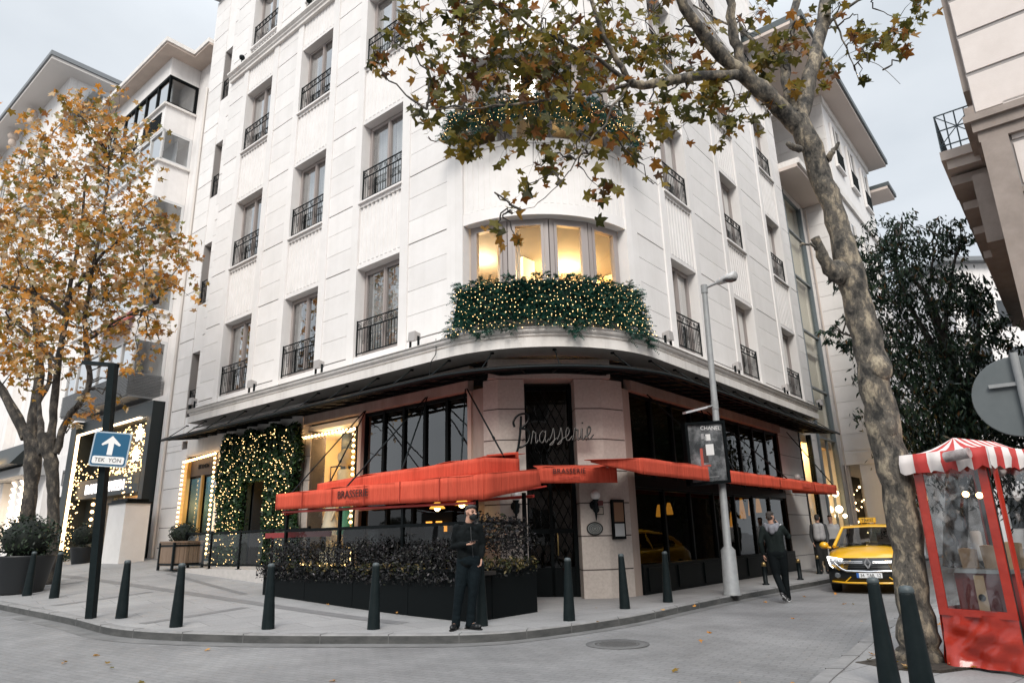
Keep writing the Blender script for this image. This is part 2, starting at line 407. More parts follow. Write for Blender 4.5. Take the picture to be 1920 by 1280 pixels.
def make_railing(w, name='railing', h=.95):
    b = MB(); X = lambda x, y, z: V3((x, y, z)); T = .016
    for z in (.05, h - .22, h): b.box(X, 0, w, -.014, .014, z - .014, z + .014)
    n = int(w / .105); d = w / n
    for i in range(n + 1): b.tube([X(i * d, 0, 0 if i in (0, n) else .05), X(i * d, 0, h - .22)], .0085, 5)
    b.box(X, -.012, .014, -.016, .016, 0, h + .03); b.box(X, w - .014, w + .012, -.016, .016, 0, h + .03)
    m = int(w / .21); e = w / m
    for i in range(m):                 # scrolls in the top band
        cx = (i + .5) * e; zc = h - .11
        pts = [X(cx + (.02 + .075 * k / 18) * math.cos(k * .62) * (1 if i % 2 else -1), 0, zc + (.02 + .075 * k / 18) * math.sin(k * .62)) for k in range(19)]
        b.tube(pts, .008, 4)
        b.tube([X(cx - e / 2, 0, h - .22), X(cx + e / 2, 0, h)] if i % 2 else [X(cx - e / 2, 0, h), X(cx + e / 2, 0, h - .22)], .007, 4)
    for i in range(0, n - 1, 3):       # fan between the bars
        cx = (i + 1.5) * d
        b.tube([X(cx + .045 * math.cos(k * .7), 0, h * .36 + .045 * math.sin(k * .7)) for k in range(10)], .007, 4)
    o = b.build(name, M_iron, None); o.parent = hotel
    return o
def put(o, F, u, off, z, right):
    p = F(u, off, z); o.location = p - hotel.location
    x = -dr if right else dl
    o.rotation_euler = (0, 0, math.atan2(x.y, x.x)); return o
wL = make_window(1.776, 2.528, 'window'); rL = make_railing(1.74)
wR = make_window(1.646, 2.528, 'window'); rR = make_railing(1.60)
wN = make_window(.616, 2.36, 'window', 1); rN = make_railing(.58)
first = {}; CME = {}
def mesh_of(c):
    ob = c.build('curtain', M_curtain, None, local=True, recalc=False); me = ob.data; bpy.data.objects.remove(ob); return me
def inst(o, *a):
    c = o if id(o) not in first else dup(o, hotel)
    first[id(o)] = 1
    v = CURT.get(o.data.name)
    if v and len(v) > 1:                      # the rooms draw their curtains differently
        k = crng.randrange(len(v))
        for ch in c.children:
            if ch.name.startswith('curtain') and k: ch.data = CME.setdefault((o.data.name, k), mesh_of(v[k]))
    return put(c, *a)
for i in range(4):
    for a, b in WL:
        inst(wL, L, a + .002, -.30, F_[i], False); inst(rL, L, a + .02, -.06, F_[i] + .06, False)
    for a, b in WR:
        inst(wR, Rr, b - .002, -.30, F_[i], True); inst(rR, Rr, b - .025, -.06, F_[i] + .06, True)
    inst(wN, L, NW[0] + .002, -.55, NF[i], False); inst(rN, L, NW[0] + .02, -.34, NF[i] + .02, False)
# ---- corner bay windows: four faceted casements per floor
for i in range(4):
    for k in range(4):
        t0 = T0 + .6 + (T1 - T0 - 1.2) * k / 4; t1 = T0 + .6 + (T1 - T0 - 1.2) * (k + 1) / 4
        A = arc(t0, -.27, F_[i]); B = arc(t1, -.27, F_[i])
        w = (B - A).length; xd = (B - A).normalized(); nd = xd.cross(UP)
        F = lambda u, o, z, A=A, xd=xd, nd=nd: A + xd * u + nd * o + UP * z
        h = T_[i] - F_[i]; f = MB(); ft = .11
        f.box(F, .004, ft, -.08, .05, 0, h); f.box(F, w - ft, w - .004, -.08, .05, 0, h); f.box(F, ft, w - ft, -.08, .05, h - .1, h); f.box(F, ft, w - ft, -.08, .05, 0, .1)
        f.box(F, ft + .004, ft + .07, -.05, .08, .1, h - .105); f.box(F, w - ft - .07, w - ft - .004, -.05, .08, .1, h - .105)
        f.box(F, ft + .07, w - ft - .07, -.05, .08, h - .17, h - .105); f.box(F, ft + .07, w - ft - .07, -.05, .08, .1, .18)
        fo = f.build('bay_window', M_frame, hotel)
        g = MB(); g.box(F, ft + .07, w - ft - .07, .0, .012, .18, h - .17)
        g.build('pane', M_glassclear if i == 0 else M_glass, fo)
# lit room behind the bay on the first floor
M_cream = mat('warm_cream_wall', (.80, .58, .30), .8, col2=(.72, .50, .24), scale=1.5)
for i in (0, 1):
    rm = MB()
    rm.box(AB, 1.2, 5.35, 5.25, 5.35, F_[i] - .05, T_[i] + .04, 0); rm.box(AB, 5.25, 5.35, .75, 5.25, F_[i] - .05, T_[i] + .04, 0)
    rm.box(AB, 2.9, 3.1, 2.4, 2.9, F_[i], T_[i], 1)
    rm.box(AB, 1.9, 2.6, 1.0, 1.02, F_[i] + .02, T_[i] - .05, 1)
    rm.build('lit_room', [M_cream, mat('white_column', (.8, .78, .74), .7)], hotel)
    light('room_lamp', 'POINT', AB(2.6, 3.9, T_[i] - .35), 430 if i == 0 else 22, (1, .62, .26), .18, hotel)
    light('room_lamp', 'POINT', AB(4.0, 1.9, T_[i] - .35), 230 if i == 0 else 10, (1, .72, .42), .18, hotel)
lampm = MB()
for a, b, z in ((1.6, 3.6, 7.9), (1.5, 3.75, 7.1), (3.2, 3.6, 8.0)): lampm.ball(AB(a, b, z), .07)
lampm.build('ceiling_bulb', glow('room_bulb', (1, .8, .5), 14), hotel)
# ---- canopy of black steel and smoked panels under the cornice
can = MB(); CZ = 4.69; CO = 1.0
pp = path_lr(15.5, 15.6)
can.tube([f(CO, CZ) for f in path_lr(15.5, 15.6, 20)], .036, 8, 0)
can.tube([f(CO - .25, CZ + .03) for f in path_lr(15.5, 15.6, 20)], .02, 6, 0)
can.sweep(path_lr(15.5, 15.6, 20), [(-.28, CZ + .15), (-.2, CZ + .15), (-.2, CZ + .26), (-.28, CZ + .26)], 0)
stations = [(lambda o, z, u=u: L(u, o, z)) for u in [15.45 - .62 * k for k in range(21)]] + [(lambda o, z, t=t: arc(t, o, z)) for t in range(8, 90, 12)] + [(lambda o, z, u=u: Rr(u, o, z)) for u in [3.1 + .62 * k for k in range(21)]]
for i, s in enumerate(stations):
    can.bar(s(-.25, CZ + .19), s(CO, CZ + .02), .035, .06)
    if i % 2 == 0:
        can.tube([s(.22, CB - .005), s(.86, CZ + .07)], .014, 6); can.tube([s(.22, CB - .035), s(.22, CB - .002)], .045, 8)
for o in (.1, .45): can.sweep(path_lr(15.45, 15.55, 20), [(o, CZ + .155 - o * .1), (o + .03, CZ + .155 - o * .1), (o + .03, CZ + .185 - o * .1), (o, CZ + .185 - o * .1)], 0)
co = can.build('canopy_frame', M_iron, hotel)
cp = MB(); cp.sweep(path_lr(15.45, 15.55, 20), [(-.2, CZ + .225), (CO - .04, CZ + .06), (CO - .04, CZ + .075), (-.2, CZ + .24)], 0)
cp.build('canopy_panel', mat('smoked_canopy_panel', (.016, .015, .014), .5, col2=(.03, .027, .024), scale=2.5, spec=.2), co)
# ================================================================== ground floor of the hotel
TF = .77                                     # terrace level
gfw = MB()
# pink beam above the shop windows, both sides
def beam(F, u0, u1): gfw.box(F, u0, u1, -.42, -.22, 4.60, 4.93, 1); gfw.box(F, u0, u1, -.42, -.28, 4.93, 5.2, 1)
beam(L, 2.9, 9.3); beam(Rr, 2.9, 12.95)
# end piers
def piercourse(F, u0, u1, z0, z1, o=-.3, step=.66, mi=0):
    gfw.box(F, u0, u1, o - .5, o - .02, z0, z1, 2); z = z1
    while z > z0:
        a = max(z0, z - step); gfw.box(F, u0 + .004, u1 - .004, o - .025, o, a + .010, z - .010, mi); z = a
gfw.box(L, 9.3, 16.2, -.5, -.2, 4.35, 5.25, 3)
piercourse(L, 16.25, 17.85, .4, 4.62, -.27, mi=5); piercourse(L, 13.25, 14.0, .4, 4.36, -.22, mi=5); piercourse(L, 9.0, 9.45, .4, 4.36, -.3)
gfw.box(L, 14.0, 16.25, -.5, -.22, 4.3, 4.36, 3)
piercourse(Rr, 12.95, 15.1, 0, 5.2, -.3, mi=5)
# chamfered entrance piers
def poly_pier(pts, z0, z1):
    z = z1; step = .68
    while z > z0 + .02:
        a = max(z0, z - step); gfw.slab([AB(*q)[:2] for q in pts], a + .013, z - .013, 0); z = a
    c = [sum(q[i] for q in pts) / len(pts) for i in (0, 1)]
    gfw.slab([AB(c[0] + (q[0] - c[0]) * .985, c[1] + (q[1] - c[1]) * .985)[:2] for q in pts], z0 - .3, z1, 2)
def ch(t, o): q = Ch(t, o, 0) - AB(0, 0); return (q.dot(dl), q.dot(dr))
poly_pier([ch(-.66, 0), ch(-1.24, 0), (2.50, .30), (2.50, 1.05), ch(-.66, -.75)], .05, 4.78)
poly_pier([ch(1.06, 0), ch(.47, 0), ch(.47, -.75), (1.05, 2.6), (.30, 2.6)], .05, 4.78)
gfw.box(Ch, -1.45, 1.3, -.75, .03, 4.78, 5.22, 0)
gfw.box(L, 2.5, 2.86, -.7, -.31, .1, 4.62, 1); gfw.box(Rr, 2.6, 2.92, -.7, -.31, .1, 4.62, 1)
gfw.box(L, 2.84, 2.95, -.6, -.26, .8, 4.60, 4); gfw.box(L, 6.72, 6.86, -.6, -.26, .8, 4.60, 4)
gfw.build('ground_floor_wall', [M_pier, M_beam, mat('dark_pier_joint', (.07, .055, .05), .9), M_cornice, mat('salmon_mullion', (.46, .34, .28), .6), M_stone], hotel)
# entrance door with diamond lattice
dr_ = MB(); dz0, dz1 = .12, 4.72
dr_.box(Ch, -.66, .47, -.5, -.4, 2.55, 2.75, 0); dr_.box(Ch, -.66, -.57, -.55, -.38, dz0, dz1, 0); dr_.box(Ch, .38, .47, -.55, -.38, dz0, dz1, 0)
dr_.box(Ch, -.57, .38, -.52, -.46, dz1 - .12, dz1, 0); dr_.box(Ch, -.13, -.06, -.5, -.42, dz0, 2.55, 0); dr_.box(Ch, -.57, .38, -.5, -.42, dz0, .75, 0)
dr_.box(Ch, -.57, .38, -.5, -.42, 1.45, 1.55, 0)
for s in range(-5, 6):
    for sg in (1, -1):
        for z0, z1 in ((.75, 1.45), (1.55, 2.5), (2.75, 4.6)):
            x0 = -.095 + s * .19; x1 = x0 + sg * (z1 - z0) * .5
            pts = []
            for k in range(9):
                q = k / 8; x = x0 + (x1 - x0) * q
                if -.56 < x < .37: pts.append(Ch(x, -.455, z0 + (z1 - z0) * q))
            if len(pts) > 1: dr_.tube(pts, .011, 4)
do = dr_.build('entrance_door', M_blackframe, hotel)
g = MB(); g.box(Ch, -.57, .38, -.49, -.475, .7, 4.62); g.build('pane', M_glassdark, do)
h = MB(); h.tube([Ch(.02, -.38, 1.0), Ch(.02, -.34, 1.05), Ch(.02, -.34, 1.4), Ch(.02, -.38, 1.45)], .014, 6); h.build('handle', mat('dull_brass', (.35, .25, .1), .35, metal=.9), do)
# brasserie upper windows
def mullioned(F, u0, u1, z0, z1, n, name='shop_window', o=-.42, gm=None, bar=.085, rails=()):
    f = MB(); w = (u1 - u0) / n
    for k in range(n + 1):
        c = u0 + w * k; a = max(u0, c - bar / 2); b = min(u1, c + bar / 2); f.box(F, a, b, o - .06, o + .06, z0, z1)
    for z in (z0, z1 - bar) + tuple(rails): f.box(F, u0, u1, o - .05, o + .045, z, z + bar)
    fo = f.build(name, M_blackframe, hotel)
    g = MB(); g.box(F, u0 + .01, u1 - .01, o - .006, o + .006, z0 + .01, z1 - .01); g.build('pane', gm or M_glassdark, fo)
    return fo
mullioned(L, 2.96, 6.72, 2.55, 4.6, 5, gm=M_glassrefl)
mullioned(Rr, 2.95, 12.9, 2.6, 4.6, 9)
mullioned(Rr, 2.95, 12.9, .16, 2.45, 7, gm=M_glassdark)
mullioned(L, 2.96, 6.72, TF, 2.5, 4, gm=M_glassdark)
pn = MB(); pn.box(Rr, 2.92, 12.94, -.44, -.25, .05, .75); pn.box(Rr, 2.92, 12.94, -.5, -.3, 2.42, 2.62); pn.box(L, 2.96, 6.72, -.5, -.3, 2.48, 2.58)
for k in range(7): pn.box(Rr, 3.1 + k * 1.42, 4.3 + k * 1.42, -.25, -.22, .2, .68)
pn.build('black_dado_panel', M_blackframe, hotel)
# brasserie interior: back wall, ceiling, glowing lamps
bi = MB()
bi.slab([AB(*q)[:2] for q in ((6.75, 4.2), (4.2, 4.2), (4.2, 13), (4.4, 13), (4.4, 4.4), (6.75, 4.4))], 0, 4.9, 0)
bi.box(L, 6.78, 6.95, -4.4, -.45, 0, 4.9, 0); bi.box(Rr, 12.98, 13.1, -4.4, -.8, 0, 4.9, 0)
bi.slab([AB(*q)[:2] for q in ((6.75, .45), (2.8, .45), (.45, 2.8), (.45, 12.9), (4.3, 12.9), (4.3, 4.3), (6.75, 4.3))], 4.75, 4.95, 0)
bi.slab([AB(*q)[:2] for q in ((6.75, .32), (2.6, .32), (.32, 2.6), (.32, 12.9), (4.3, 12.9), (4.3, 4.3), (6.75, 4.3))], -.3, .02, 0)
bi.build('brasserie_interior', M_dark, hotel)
M_amber = glow('amber_lamp_glass', (1, .42, .06), 1.3)
def pendant(p, r, h, label, cone=True):
    t = thing('pendant_lamp', p, label, 'lamp', 'amber lamps inside the brasserie')
    s = MB()
    s.lathe(p, [(r * .35, h), (r, 0), (r * .96, -.01), (r * .3, h - .02)], 14); s.build('lamp_shade', mat('amber_shade', (.75, .34, .05), .5, emit=(1, .45, .07), estr=.7), t)
    b = MB(); b.ball(V3(p) + V3((0, 0, .0)), r * .38); b.build('bulb', glow('pendant_bulb', (1, .72, .3), 12), t)
    c = MB(); c.tube([V3(p) + UP * h, V3(p) + UP * (h + .6)], .008, 5); c.build('cord', M_iron, t)
    return t
pendant(L(3.32, .3, 2.03), .17, .12, 'left of the two round amber lamps glowing under the red awning beside the man')
pendant(L(2.59, .3, 2.07), .17, .12, 'right of the two round amber lamps glowing under the red awning, above the masked man')
bt = MB()
for k in range(5): bt.box(L, 3.62 + k * .16, 3.74 + k * .16, -.3, -.22, 1.55, 1.72 + .06 * (k % 2), 0)
bt.box(L, 3.5, 4.5, -.34, -.18, 1.48, 1.54, 1); bt.box(L, 3.5, 4.5, -.36, -.34, 1.48, 1.98, 1)
tag(bt.build('bottle_shelf', [glow('amber_bottle', (1, .40, .06), .9), M_blackframe], None, org=L(4.0, -.25, 1.48)), 'small shelf of amber glowing bottles in the dark terrace behind the man', 'shelf')
LAMPS = ((5.28, 1.82, .28), (5.82, 1.88, .28), (9.9, 1.55, .42), (10.76, 1.8, .6), (11.5, 1.9, .55), (12.19, 2.0, .5))
for k, (u, z, hh) in enumerate(LAMPS):
    p = Rr(u, -1.0, z); t = thing('hanging_lamp', p, ['first','second','third','fourth','fifth','sixth'][k] + ' tall amber hanging lamp from the left inside the street side brasserie windows', 'lamp', 'tall amber lamps in the brasserie')
    s = MB(); s.lathe(p, [(.04, hh), (.07, hh * .6), (.10, 0), (.09, -.02)], 12); s.build('lamp_shade', mat('amber_glass_shade', (.5, .22, .03), .3, col2=(.2, .08, .01), scale=9, emit=(1, .38, .04), estr=.42), t)
    c = MB(); c.tube([p + UP * hh, p + UP * (hh + .9)], .01, 5); c.build('cord', M_iron, t)
light('brasserie_glow', 'POINT', Rr(8.5, -2.0, 2.3), 14, (1, .5, .12), .2, hotel)
light('brasserie_glow', 'POINT', L(4.5, -2.0, 2.4), 8, (1, .5, .15), .2, hotel)
# lit boutique window (with mannequins) and lit side door
M_shopwall = mat('ivory_shop_wall', (.80, .66, .42), .7, col2=(.74, .60, .36), scale=1.2)
sh = MB()
sh.box(L, 6.95, 10.4, -2.7, -2.6, TF - .1, 4.5, 0); sh.box(L, 6.95, 7.05, -2.6, -.45, TF - .1, 4.5, 0); sh.box(L, 10.3, 10.4, -2.6, -.95, TF - .1, 4.5, 0); sh.box(L, 9.46, 9.56, -.94, -.45, TF - .1, 4.5, 0); sh.box(L, 9.56, 10.4, -1.0, -.94, TF - .1, 4.5, 0)
sh.box(L, 6.95, 10.4, -2.6, -.4, 4.42, 4.55, 1); sh.box(L, 6.95, 10.4, -2.6, -.4, TF - .3, TF, 1)
sh.box(L, 8.9, 10.2, -1.9, -1.85, 3.1, 3.6, 4); sh.box(L, 8.96, 10.14, -1.849, -1.84, 3.15, 3.55, 0); sh.box(L, 8.6, 10.25, -1.9, -1.5, 2.72, 2.8, 1); sh.box(L, 8.6, 10.25, -1.5, -1.48, 2.70, 2.82, 4); sh.box(L, 9.3, 9.6, -1.4, -1.1, TF, 1.9, 2); sh.box(L, 9.7, 10.2, -1.9, -1.5, TF, 2.0, 1)
sh.box(L, 7.75, 8.55, -1.06, -1.0, 1.95, 4.35, 3); sh.box(L, 7.4, 8.9, -1.2, -.7, TF, 1.15, 1)
sh.build('boutique_interior', [M_shopwall, mat('white_plinth', (.8, .76, .7), .6), M_dark, mat('blue_grey_screen', (.07, .11, .15), .4, col2=(.02, .035, .05), scale=2), mat('black_shelf_edge', (.01, .01, .01), .5)], hotel)
mullioned(L, 6.95, 9.3, TF, 4.3, 1, 'boutique_window', -.36, M_glassclear, .07)
light('boutique_lamp', 'POINT', L(8.6, -1.1, 4.1), 60, (1, .68, .34), .25, hotel)
light('boutique_lamp', 'POINT', L(7.9, -1.3, 3.7), 14, (1, .75, .45), .2, hotel)
sd = MB()
sd.box(L, 14.1, 16.2, -2.6, -2.5, .6, 4.3, 0); sd.box(L, 14.05, 14.12, -2.5, -.45, .6, 4.3, 0); sd.box(L, 16.15, 16.2, -2.5, -.45, .6, 4.3, 0); sd.box(L, 14.1, 16.2, -2.5, -.4, 4.2, 4.3, 0); sd.box(L, 14.1, 16.2, -2.5, -.4, .6, .95, 0)
sd.box(L, 14.5, 15.1, -1.2, -.8, .95, 1.9, 1)
sd.build('side_shop_interior', [mat('teal_dark_wall', (.02, .06, .075), .6), mat('wood_counter', (.22, .12, .06), .5)], hotel)
mullioned(L, 14.1, 16.16, .98, 3.62, 2, 'side_shop_window', -.4, M_glassclear, .06)
sg = MB(); sg.box(L, 14.1, 16.16, -.46, -.32, 3.62, 4.22, 0); so = sg.build('fascia_board', mat('brown_fascia', (.10, .07, .05), .6), hotel)
sg = MB(); text_mb(sg, 'BEYMEN', L(15.1, -.31, 3.85), -dl, .2, .008); sg.build('lettering', M_blackframe, so)
gj = MB(); gj.box(L, 16.0, 16.2, -.33, -.2, .75, 4.25); gj.box(L, 15.05, 15.15, -.36, -.28, .98, 3.62); gj.build('gilded_jamb', mat('gilded_wood', (.55, .33, .10), .45), so.parent)
light('side_shop_lamp', 'POINT', L(15.3, -1.2, 3.7), 26, (.45, .8, 1), .15, hotel)
light('side_shop_lamp', 'POINT', L(15.7, -.9, 2.7), 20, (1, .7, .35), .12, hotel)
def bulbs(name, label, pts, r=.042):
    t = thing(name, pts[0], label, 'bulb border', 'strings of marquee bulbs round the shop windows')
    c = MB(); c.tube(pts, .018, 5); c.build('cable', mat('brass_rail', (.55, .36, .12), .4, metal=.5), t)
    d = 0; proto = None
    for a, b in zip(pts, pts[1:]):
        n = max(1, round((b - a).length / .15))
        for k in range(n):
            p = a + (b - a) * (k / n)
            if proto is None:
                m = MB(); m.ball(V3((0, 0, 0)), r, 0, 8, 5); proto = m.build('bulb', M_bulb, None); proto.parent = t; q = proto
            else: q = proto.copy(); COL.objects.link(q); q.parent = t
            q.location = p - pts[0]
    return t
bulbs('bulb_string', 'glowing bulb border round the tall side shop window left of the ivy wall', [L(14.2, -.1, .95), L(16.2, -.12, .95), L(16.15, -.12, 4.12), L(14.02, -.12, 4.22), L(14.02, -.12, .98)][1:])
bulbs('bulb_string', 'glowing bulb border round the boutique window between ivy wall and brasserie', [L(9.3, -.22, 4.22), L(6.98, -.22, 4.22), L(6.96, -.22, TF + .05), L(9.2, -.22, TF + .06), L(9.24, -.22, 4.2)][:4])
# ================================================================== things fixed on / standing by the hotel
rnd = random.Random(5)
M_fir = island_mat('fir_needles', [(0, (.006, .028, .022)), (.45, (.012, .06, .045)), (.8, (.02, .095, .065)), (1, (.045, .14, .095))], .5, .12)
M_fairy = glow('fairy_light', (1, .64, .27), 2.3)
M_ivy = island_mat('ivy_leaves', [(0, (.005, .014, .006)), (.5, (.012, .035, .014)), (.85, (.025, .065, .022)), (1, (.05, .10, .03))], .45, .15)
def sprig(mb, c, d, ln, w, r):
    """a fir sprig: flat needles either side of a bent spine"""
    d = V3(d).normalized(); s = d.cross(V3((r.random() - .5, r.random() - .5, r.random() - .5)));
    s = s.normalized() if s.length > .05 else UP; n = d.cross(s)
    for k in range(7):
        f = k / 6; p = V3(c) + d * (ln * f) - UP * (.25 * ln * f * f); wd = w * (1 - .6 * f)
        for g in (1, -1):
            tip = p + s * g * wd + d * wd * .7 + n * (r.random() - .5) * wd
            mb.add([p - d * .012, p + d * .012, tip], [(0, 1, 2)])
def garland(name, label, t0, t1, z0, z1, n, nl_, gaps=()):
    loc = arc(45, .35, (z0 + z1) / 2); t = thing(name, loc, label, 'garland', 'lit fir garlands on the rounded corner')
    m = MB(); fl = MB()
    for i in range(n):
        a = t0 + (t1 - t0) * rnd.random(); e = abs(a - 45) / 45
        lo = z0 + .05 + .13 * math.sin(a * .22) + .1 * math.sin(a * .57 + 1) - .3 * max(0, e - .62); hi = z1 + .05 * math.sin(a * .5) + .04 * math.sin(a * 1.7)
        z = lo + (hi - lo) * rnd.random()
        o = .08 + .17 * rnd.random() + .36 * max(0, 1 - (z - lo) / (hi - lo)) ** 1.3
        p = arc(a, o, z); out = (p - CC); out.z = 0; out.normalize(); tg = out.cross(UP)
        d = out * (.5 + rnd.random()) + tg * (rnd.random() - .5) * 2 + UP * (rnd.random() * 1.3 - .75)
        sprig(m, p, d, .11 + .13 * rnd.random() ** 1.5, .055, rnd)
    m.build('fir_sprigs', M_fir, t, recalc=False)
    b = MB(); path = [lambda o, z, q=q: arc(t0 + (t1 - t0) * q / 24, o, z) for q in range(25)]
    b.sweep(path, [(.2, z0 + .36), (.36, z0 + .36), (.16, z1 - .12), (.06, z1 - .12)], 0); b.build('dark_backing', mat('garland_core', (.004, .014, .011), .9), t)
    cols = int((t1 - t0) / 1.55)
    for c in range(cols):
        a = t0 + (t1 - t0) * (c + .5) / cols
        for k in range(int(nl_ / cols)):
            z = z0 + .02 + (z1 - z0 - .08) * (k + rnd.random()) / (nl_ / cols)
            p = arc(a + (rnd.random() - .5) * .9, .27 + .05 * rnd.random() + .36 * max(0, 1 - (z - z0) / (z1 - z0)) ** 1.3, z); fl.ball(p, .0055 + .006 * rnd.random() ** 1.5, 0, 5, 4)
    stuff(fl.build('fairy_lights', M_fairy, t))
    return t
garland('fir_garland', 'thick green fir garland with fairy lights across the balcony below the lit bay window', 4, 86, 5.62, 7.0, 3600, 480)
garland('fir_garland', 'upper fir garland with fairy lights on the rounded corner, half hidden by plane leaves', 0, 90, 10.65, 11.7, 2300, 460)
cb = MB(); p0 = L(3.35, .35, 5.8); cb.tube(catmull([p0, p0 + V3((.02, -.2, -.4)), L(3.33, .52, 5.2), L(3.3, .6, 4.75)]), .01, 5)
tag(cb.build('power_cable', M_iron, None, org=p0), 'thin black cable hanging from the garland over the cornice to the canopy', 'cable')
# ivy wall with doorway and fairy lights
iv = thing('ivy_wall', L(11.2, 0, TF), 'tall arch of clipped green ivy sparkling with fairy lights between two shop windows', 'ivy')
m = MB(); fl = MB()
def ivy_ok(u, z):
    if z > 4.6 + .12 * math.sin(u * 5) or z < .72: return False
    e = 9.15 + .12 * math.sin(z * 3) - .25 * max(0, 2 - z); e2 = 13.25 + .1 * math.sin(z * 2.3)
    if not e < u < e2: return False
    return not (10.55 < u < 11.75 and z < 3.15)
while len(m.f) < 30000:
    u = 8.7 + 4.9 * rnd.random(); z = .7 + 4.05 * rnd.random()
    if not ivy_ok(u, z): continue
    o = -.16 + .3 * rnd.random() ** .6; p = L(u, o, z); s = .035 + .04 * rnd.random()
    x = V3((rnd.random() - .5, rnd.random() - .5, rnd.random() - .5)).normalized(); n = (nl + x * 1.1 + UP * .3).normalized(); x = n.cross(x).normalized(); y = n.cross(x)
    m.add([p - x * s * .8, p - y * s, p + x * s * .8, p + y * s], [(0, 1, 2, 3)])
m.build('ivy_leaves', M_ivy, iv, recalc=False)
b = MB()
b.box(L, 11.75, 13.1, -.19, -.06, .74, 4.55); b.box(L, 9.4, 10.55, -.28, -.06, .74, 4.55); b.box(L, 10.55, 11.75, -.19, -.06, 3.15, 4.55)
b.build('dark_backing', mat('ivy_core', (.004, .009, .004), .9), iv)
k = 0
while k < 520:
    u = 8.9 + 4.5 * rnd.random(); z = .75 + 3.8 * rnd.random()
    if not ivy_ok(u, z): continue
    fl.ball(L(u, .13 + .06 * rnd.random(), z), .008 + .008 * rnd.random() ** 2, 0, 5, 4); k += 1
stuff(fl.build('fairy_lights', M_fairy, iv))
dm = MB(); dm.box(L, 10.6, 11.7, -.9, -.8, TF, 3.2, 0); dm.box(L, 10.52, 10.6, -.9, -.1, TF, 3.15, 1); dm.box(L, 11.7, 11.75, -.9, -.25, TF, 3.15, 0); dm.box(L, 10.6, 11.7, -.9, -.1, 3.15, 3.2, 0)
dm.box(L, 10.62, 10.92, -.5, -.42, TF, 3.12, 1); dm.box(L, 11.5, 11.56, -.8, -.76, TF, 3.1, 2)
dm.build('recessed_doorway', [M_dark, mat('lit_gold_jamb', (.55, .32, .07), .4), M_blackframe], iv)
gl = light('door_glow', 'POINT', L(10.9, -.2, 3.0), 9, (1, .6, .2), .08, iv)
# floodlights on the cornice
def floodlight():
    t = thing('floodlight', (0, 0, 0), '', 'floodlight', 'grey floodlights along the cornice')
    X = lambda x, y, z: V3((x, y, z)); m = MB()
    m.hexa([X(-.13, -.02, .16), X(.13, -.02, .16), X(.11, .14, .13), X(-.11, .14, .13), X(-.13, -.05, .32), X(.13, -.05, .32), X(.11, .12, .36), X(-.11, .12, .36)])
    m.build('lamp_housing', mat('grey_floodlight', (.36, .34, .33), .5), t)
    b = MB(); b.box(X, -.15, -.13, .0, .06, .0, .24); b.box(X, .13, .15, .0, .06, 0, .24); b.box(X, -.15, .15, .0, .06, -.02, .0); b.build('bracket', M_iron, t)
    g = MB(); g.box(X, -.11, .11, -.062, -.048, .18, .30); g.build('lens', mat('floodlight_glass', (.2, .2, .21), .2), t)
    return t
fp = floodlight()
spots = [(L, 7.9, False, 'between the second and third window columns'), (L, 11.3, False, 'between the two leftmost wide window columns'), (L, 15.0, False, 'at the left end of the cornice'), (L, 4.1, False, 'left of the fir garland'),
         (Rr, 3.9, True, 'right of the fir garland'), (Rr, 8.2, True, 'behind the street lamp post'), (Rr, 12.4, True, 'between the last two window columns of the street side'), (Rr, 16.2, True, 'at the far right end of the cornice')]
for i, (F, u, rt_, w) in enumerate(spots):
    o = fp if i == 0 else dup(fp); x = -dr if rt_ else dl
    place(o, F(u, .3, CT + .04), math.atan2(x.y, x.x) + .0, 'grey box floodlight on the cornice, ' + w)
for i, (u, w) in enumerate(((14.3, 'above the left end'), (9.9, 'near the second window'))):
    m = MB(); q = L(u, .2, 19.35); m.ball(q, (.11, .11, .11)); m.tube([q - UP * .22, q], .025, 6)
    tag(m.build('dome_lamp', M_iron, None, org=q), 'small black dome lamp on the upper cornice ' + w, 'lamp', 'small dome lamps on the upper cornice')
# ------------------------------------------------------------------ awnings
def wavy(mb, A, B, C, D, nx=20, amp=.012, th=.012, seed=0):
    """cloth panel A-B (top) D-C (bottom)"""
    r = random.Random(seed); n = (B - A).cross(D - A).normalized(); vs = []
    ny = 4; ph = [r.random() * 6 for _ in range(4)]
    for s in (0, 1):
        for j in range(ny + 1):
            for i in range(nx + 1):
                f = i / nx; g = j / ny; p = (A * (1 - f) + B * f) * (1 - g) + (D * (1 - f) + C * f) * g
                w = amp * (math.sin(f * nx * .9 + ph[0]) + .7 * math.sin(f * nx * .37 + ph[1])) * (.3 + g)
                vs.append(p + n * (w + s * th))
    st = (nx + 1) * (ny + 1); fs = []
    for s in (0, 1):
        for j in range(ny):
            for i in range(nx):
                a = s * st + j * (nx + 1) + i; fs.append((a, a + 1, a + nx + 2, a + nx + 1))
    for i in range(nx):
        for j in (0, ny):
            a = j * (nx + 1) + i; fs.append((a, a + 1, a + 1 + st, a + st))
    for j in range(ny):
        for i in (0, nx):
            a = j * (nx + 1) + i; fs.append((a, a + nx + 1, a + nx + 1 + st, a + st))
    mb.add(vs, fs, 0, True)
RED = [M_red]
M_serif = mat('dark_printed_letters', (.05, .012, .01), .7); M_faint = mat('faded_print', (.50, .075, .045), .8)
def serif(mb, body, org, xd, size, ext=.004, zd=UP, m=0):
    text_mb(mb, body, org, xd, size, ext, m, zd)
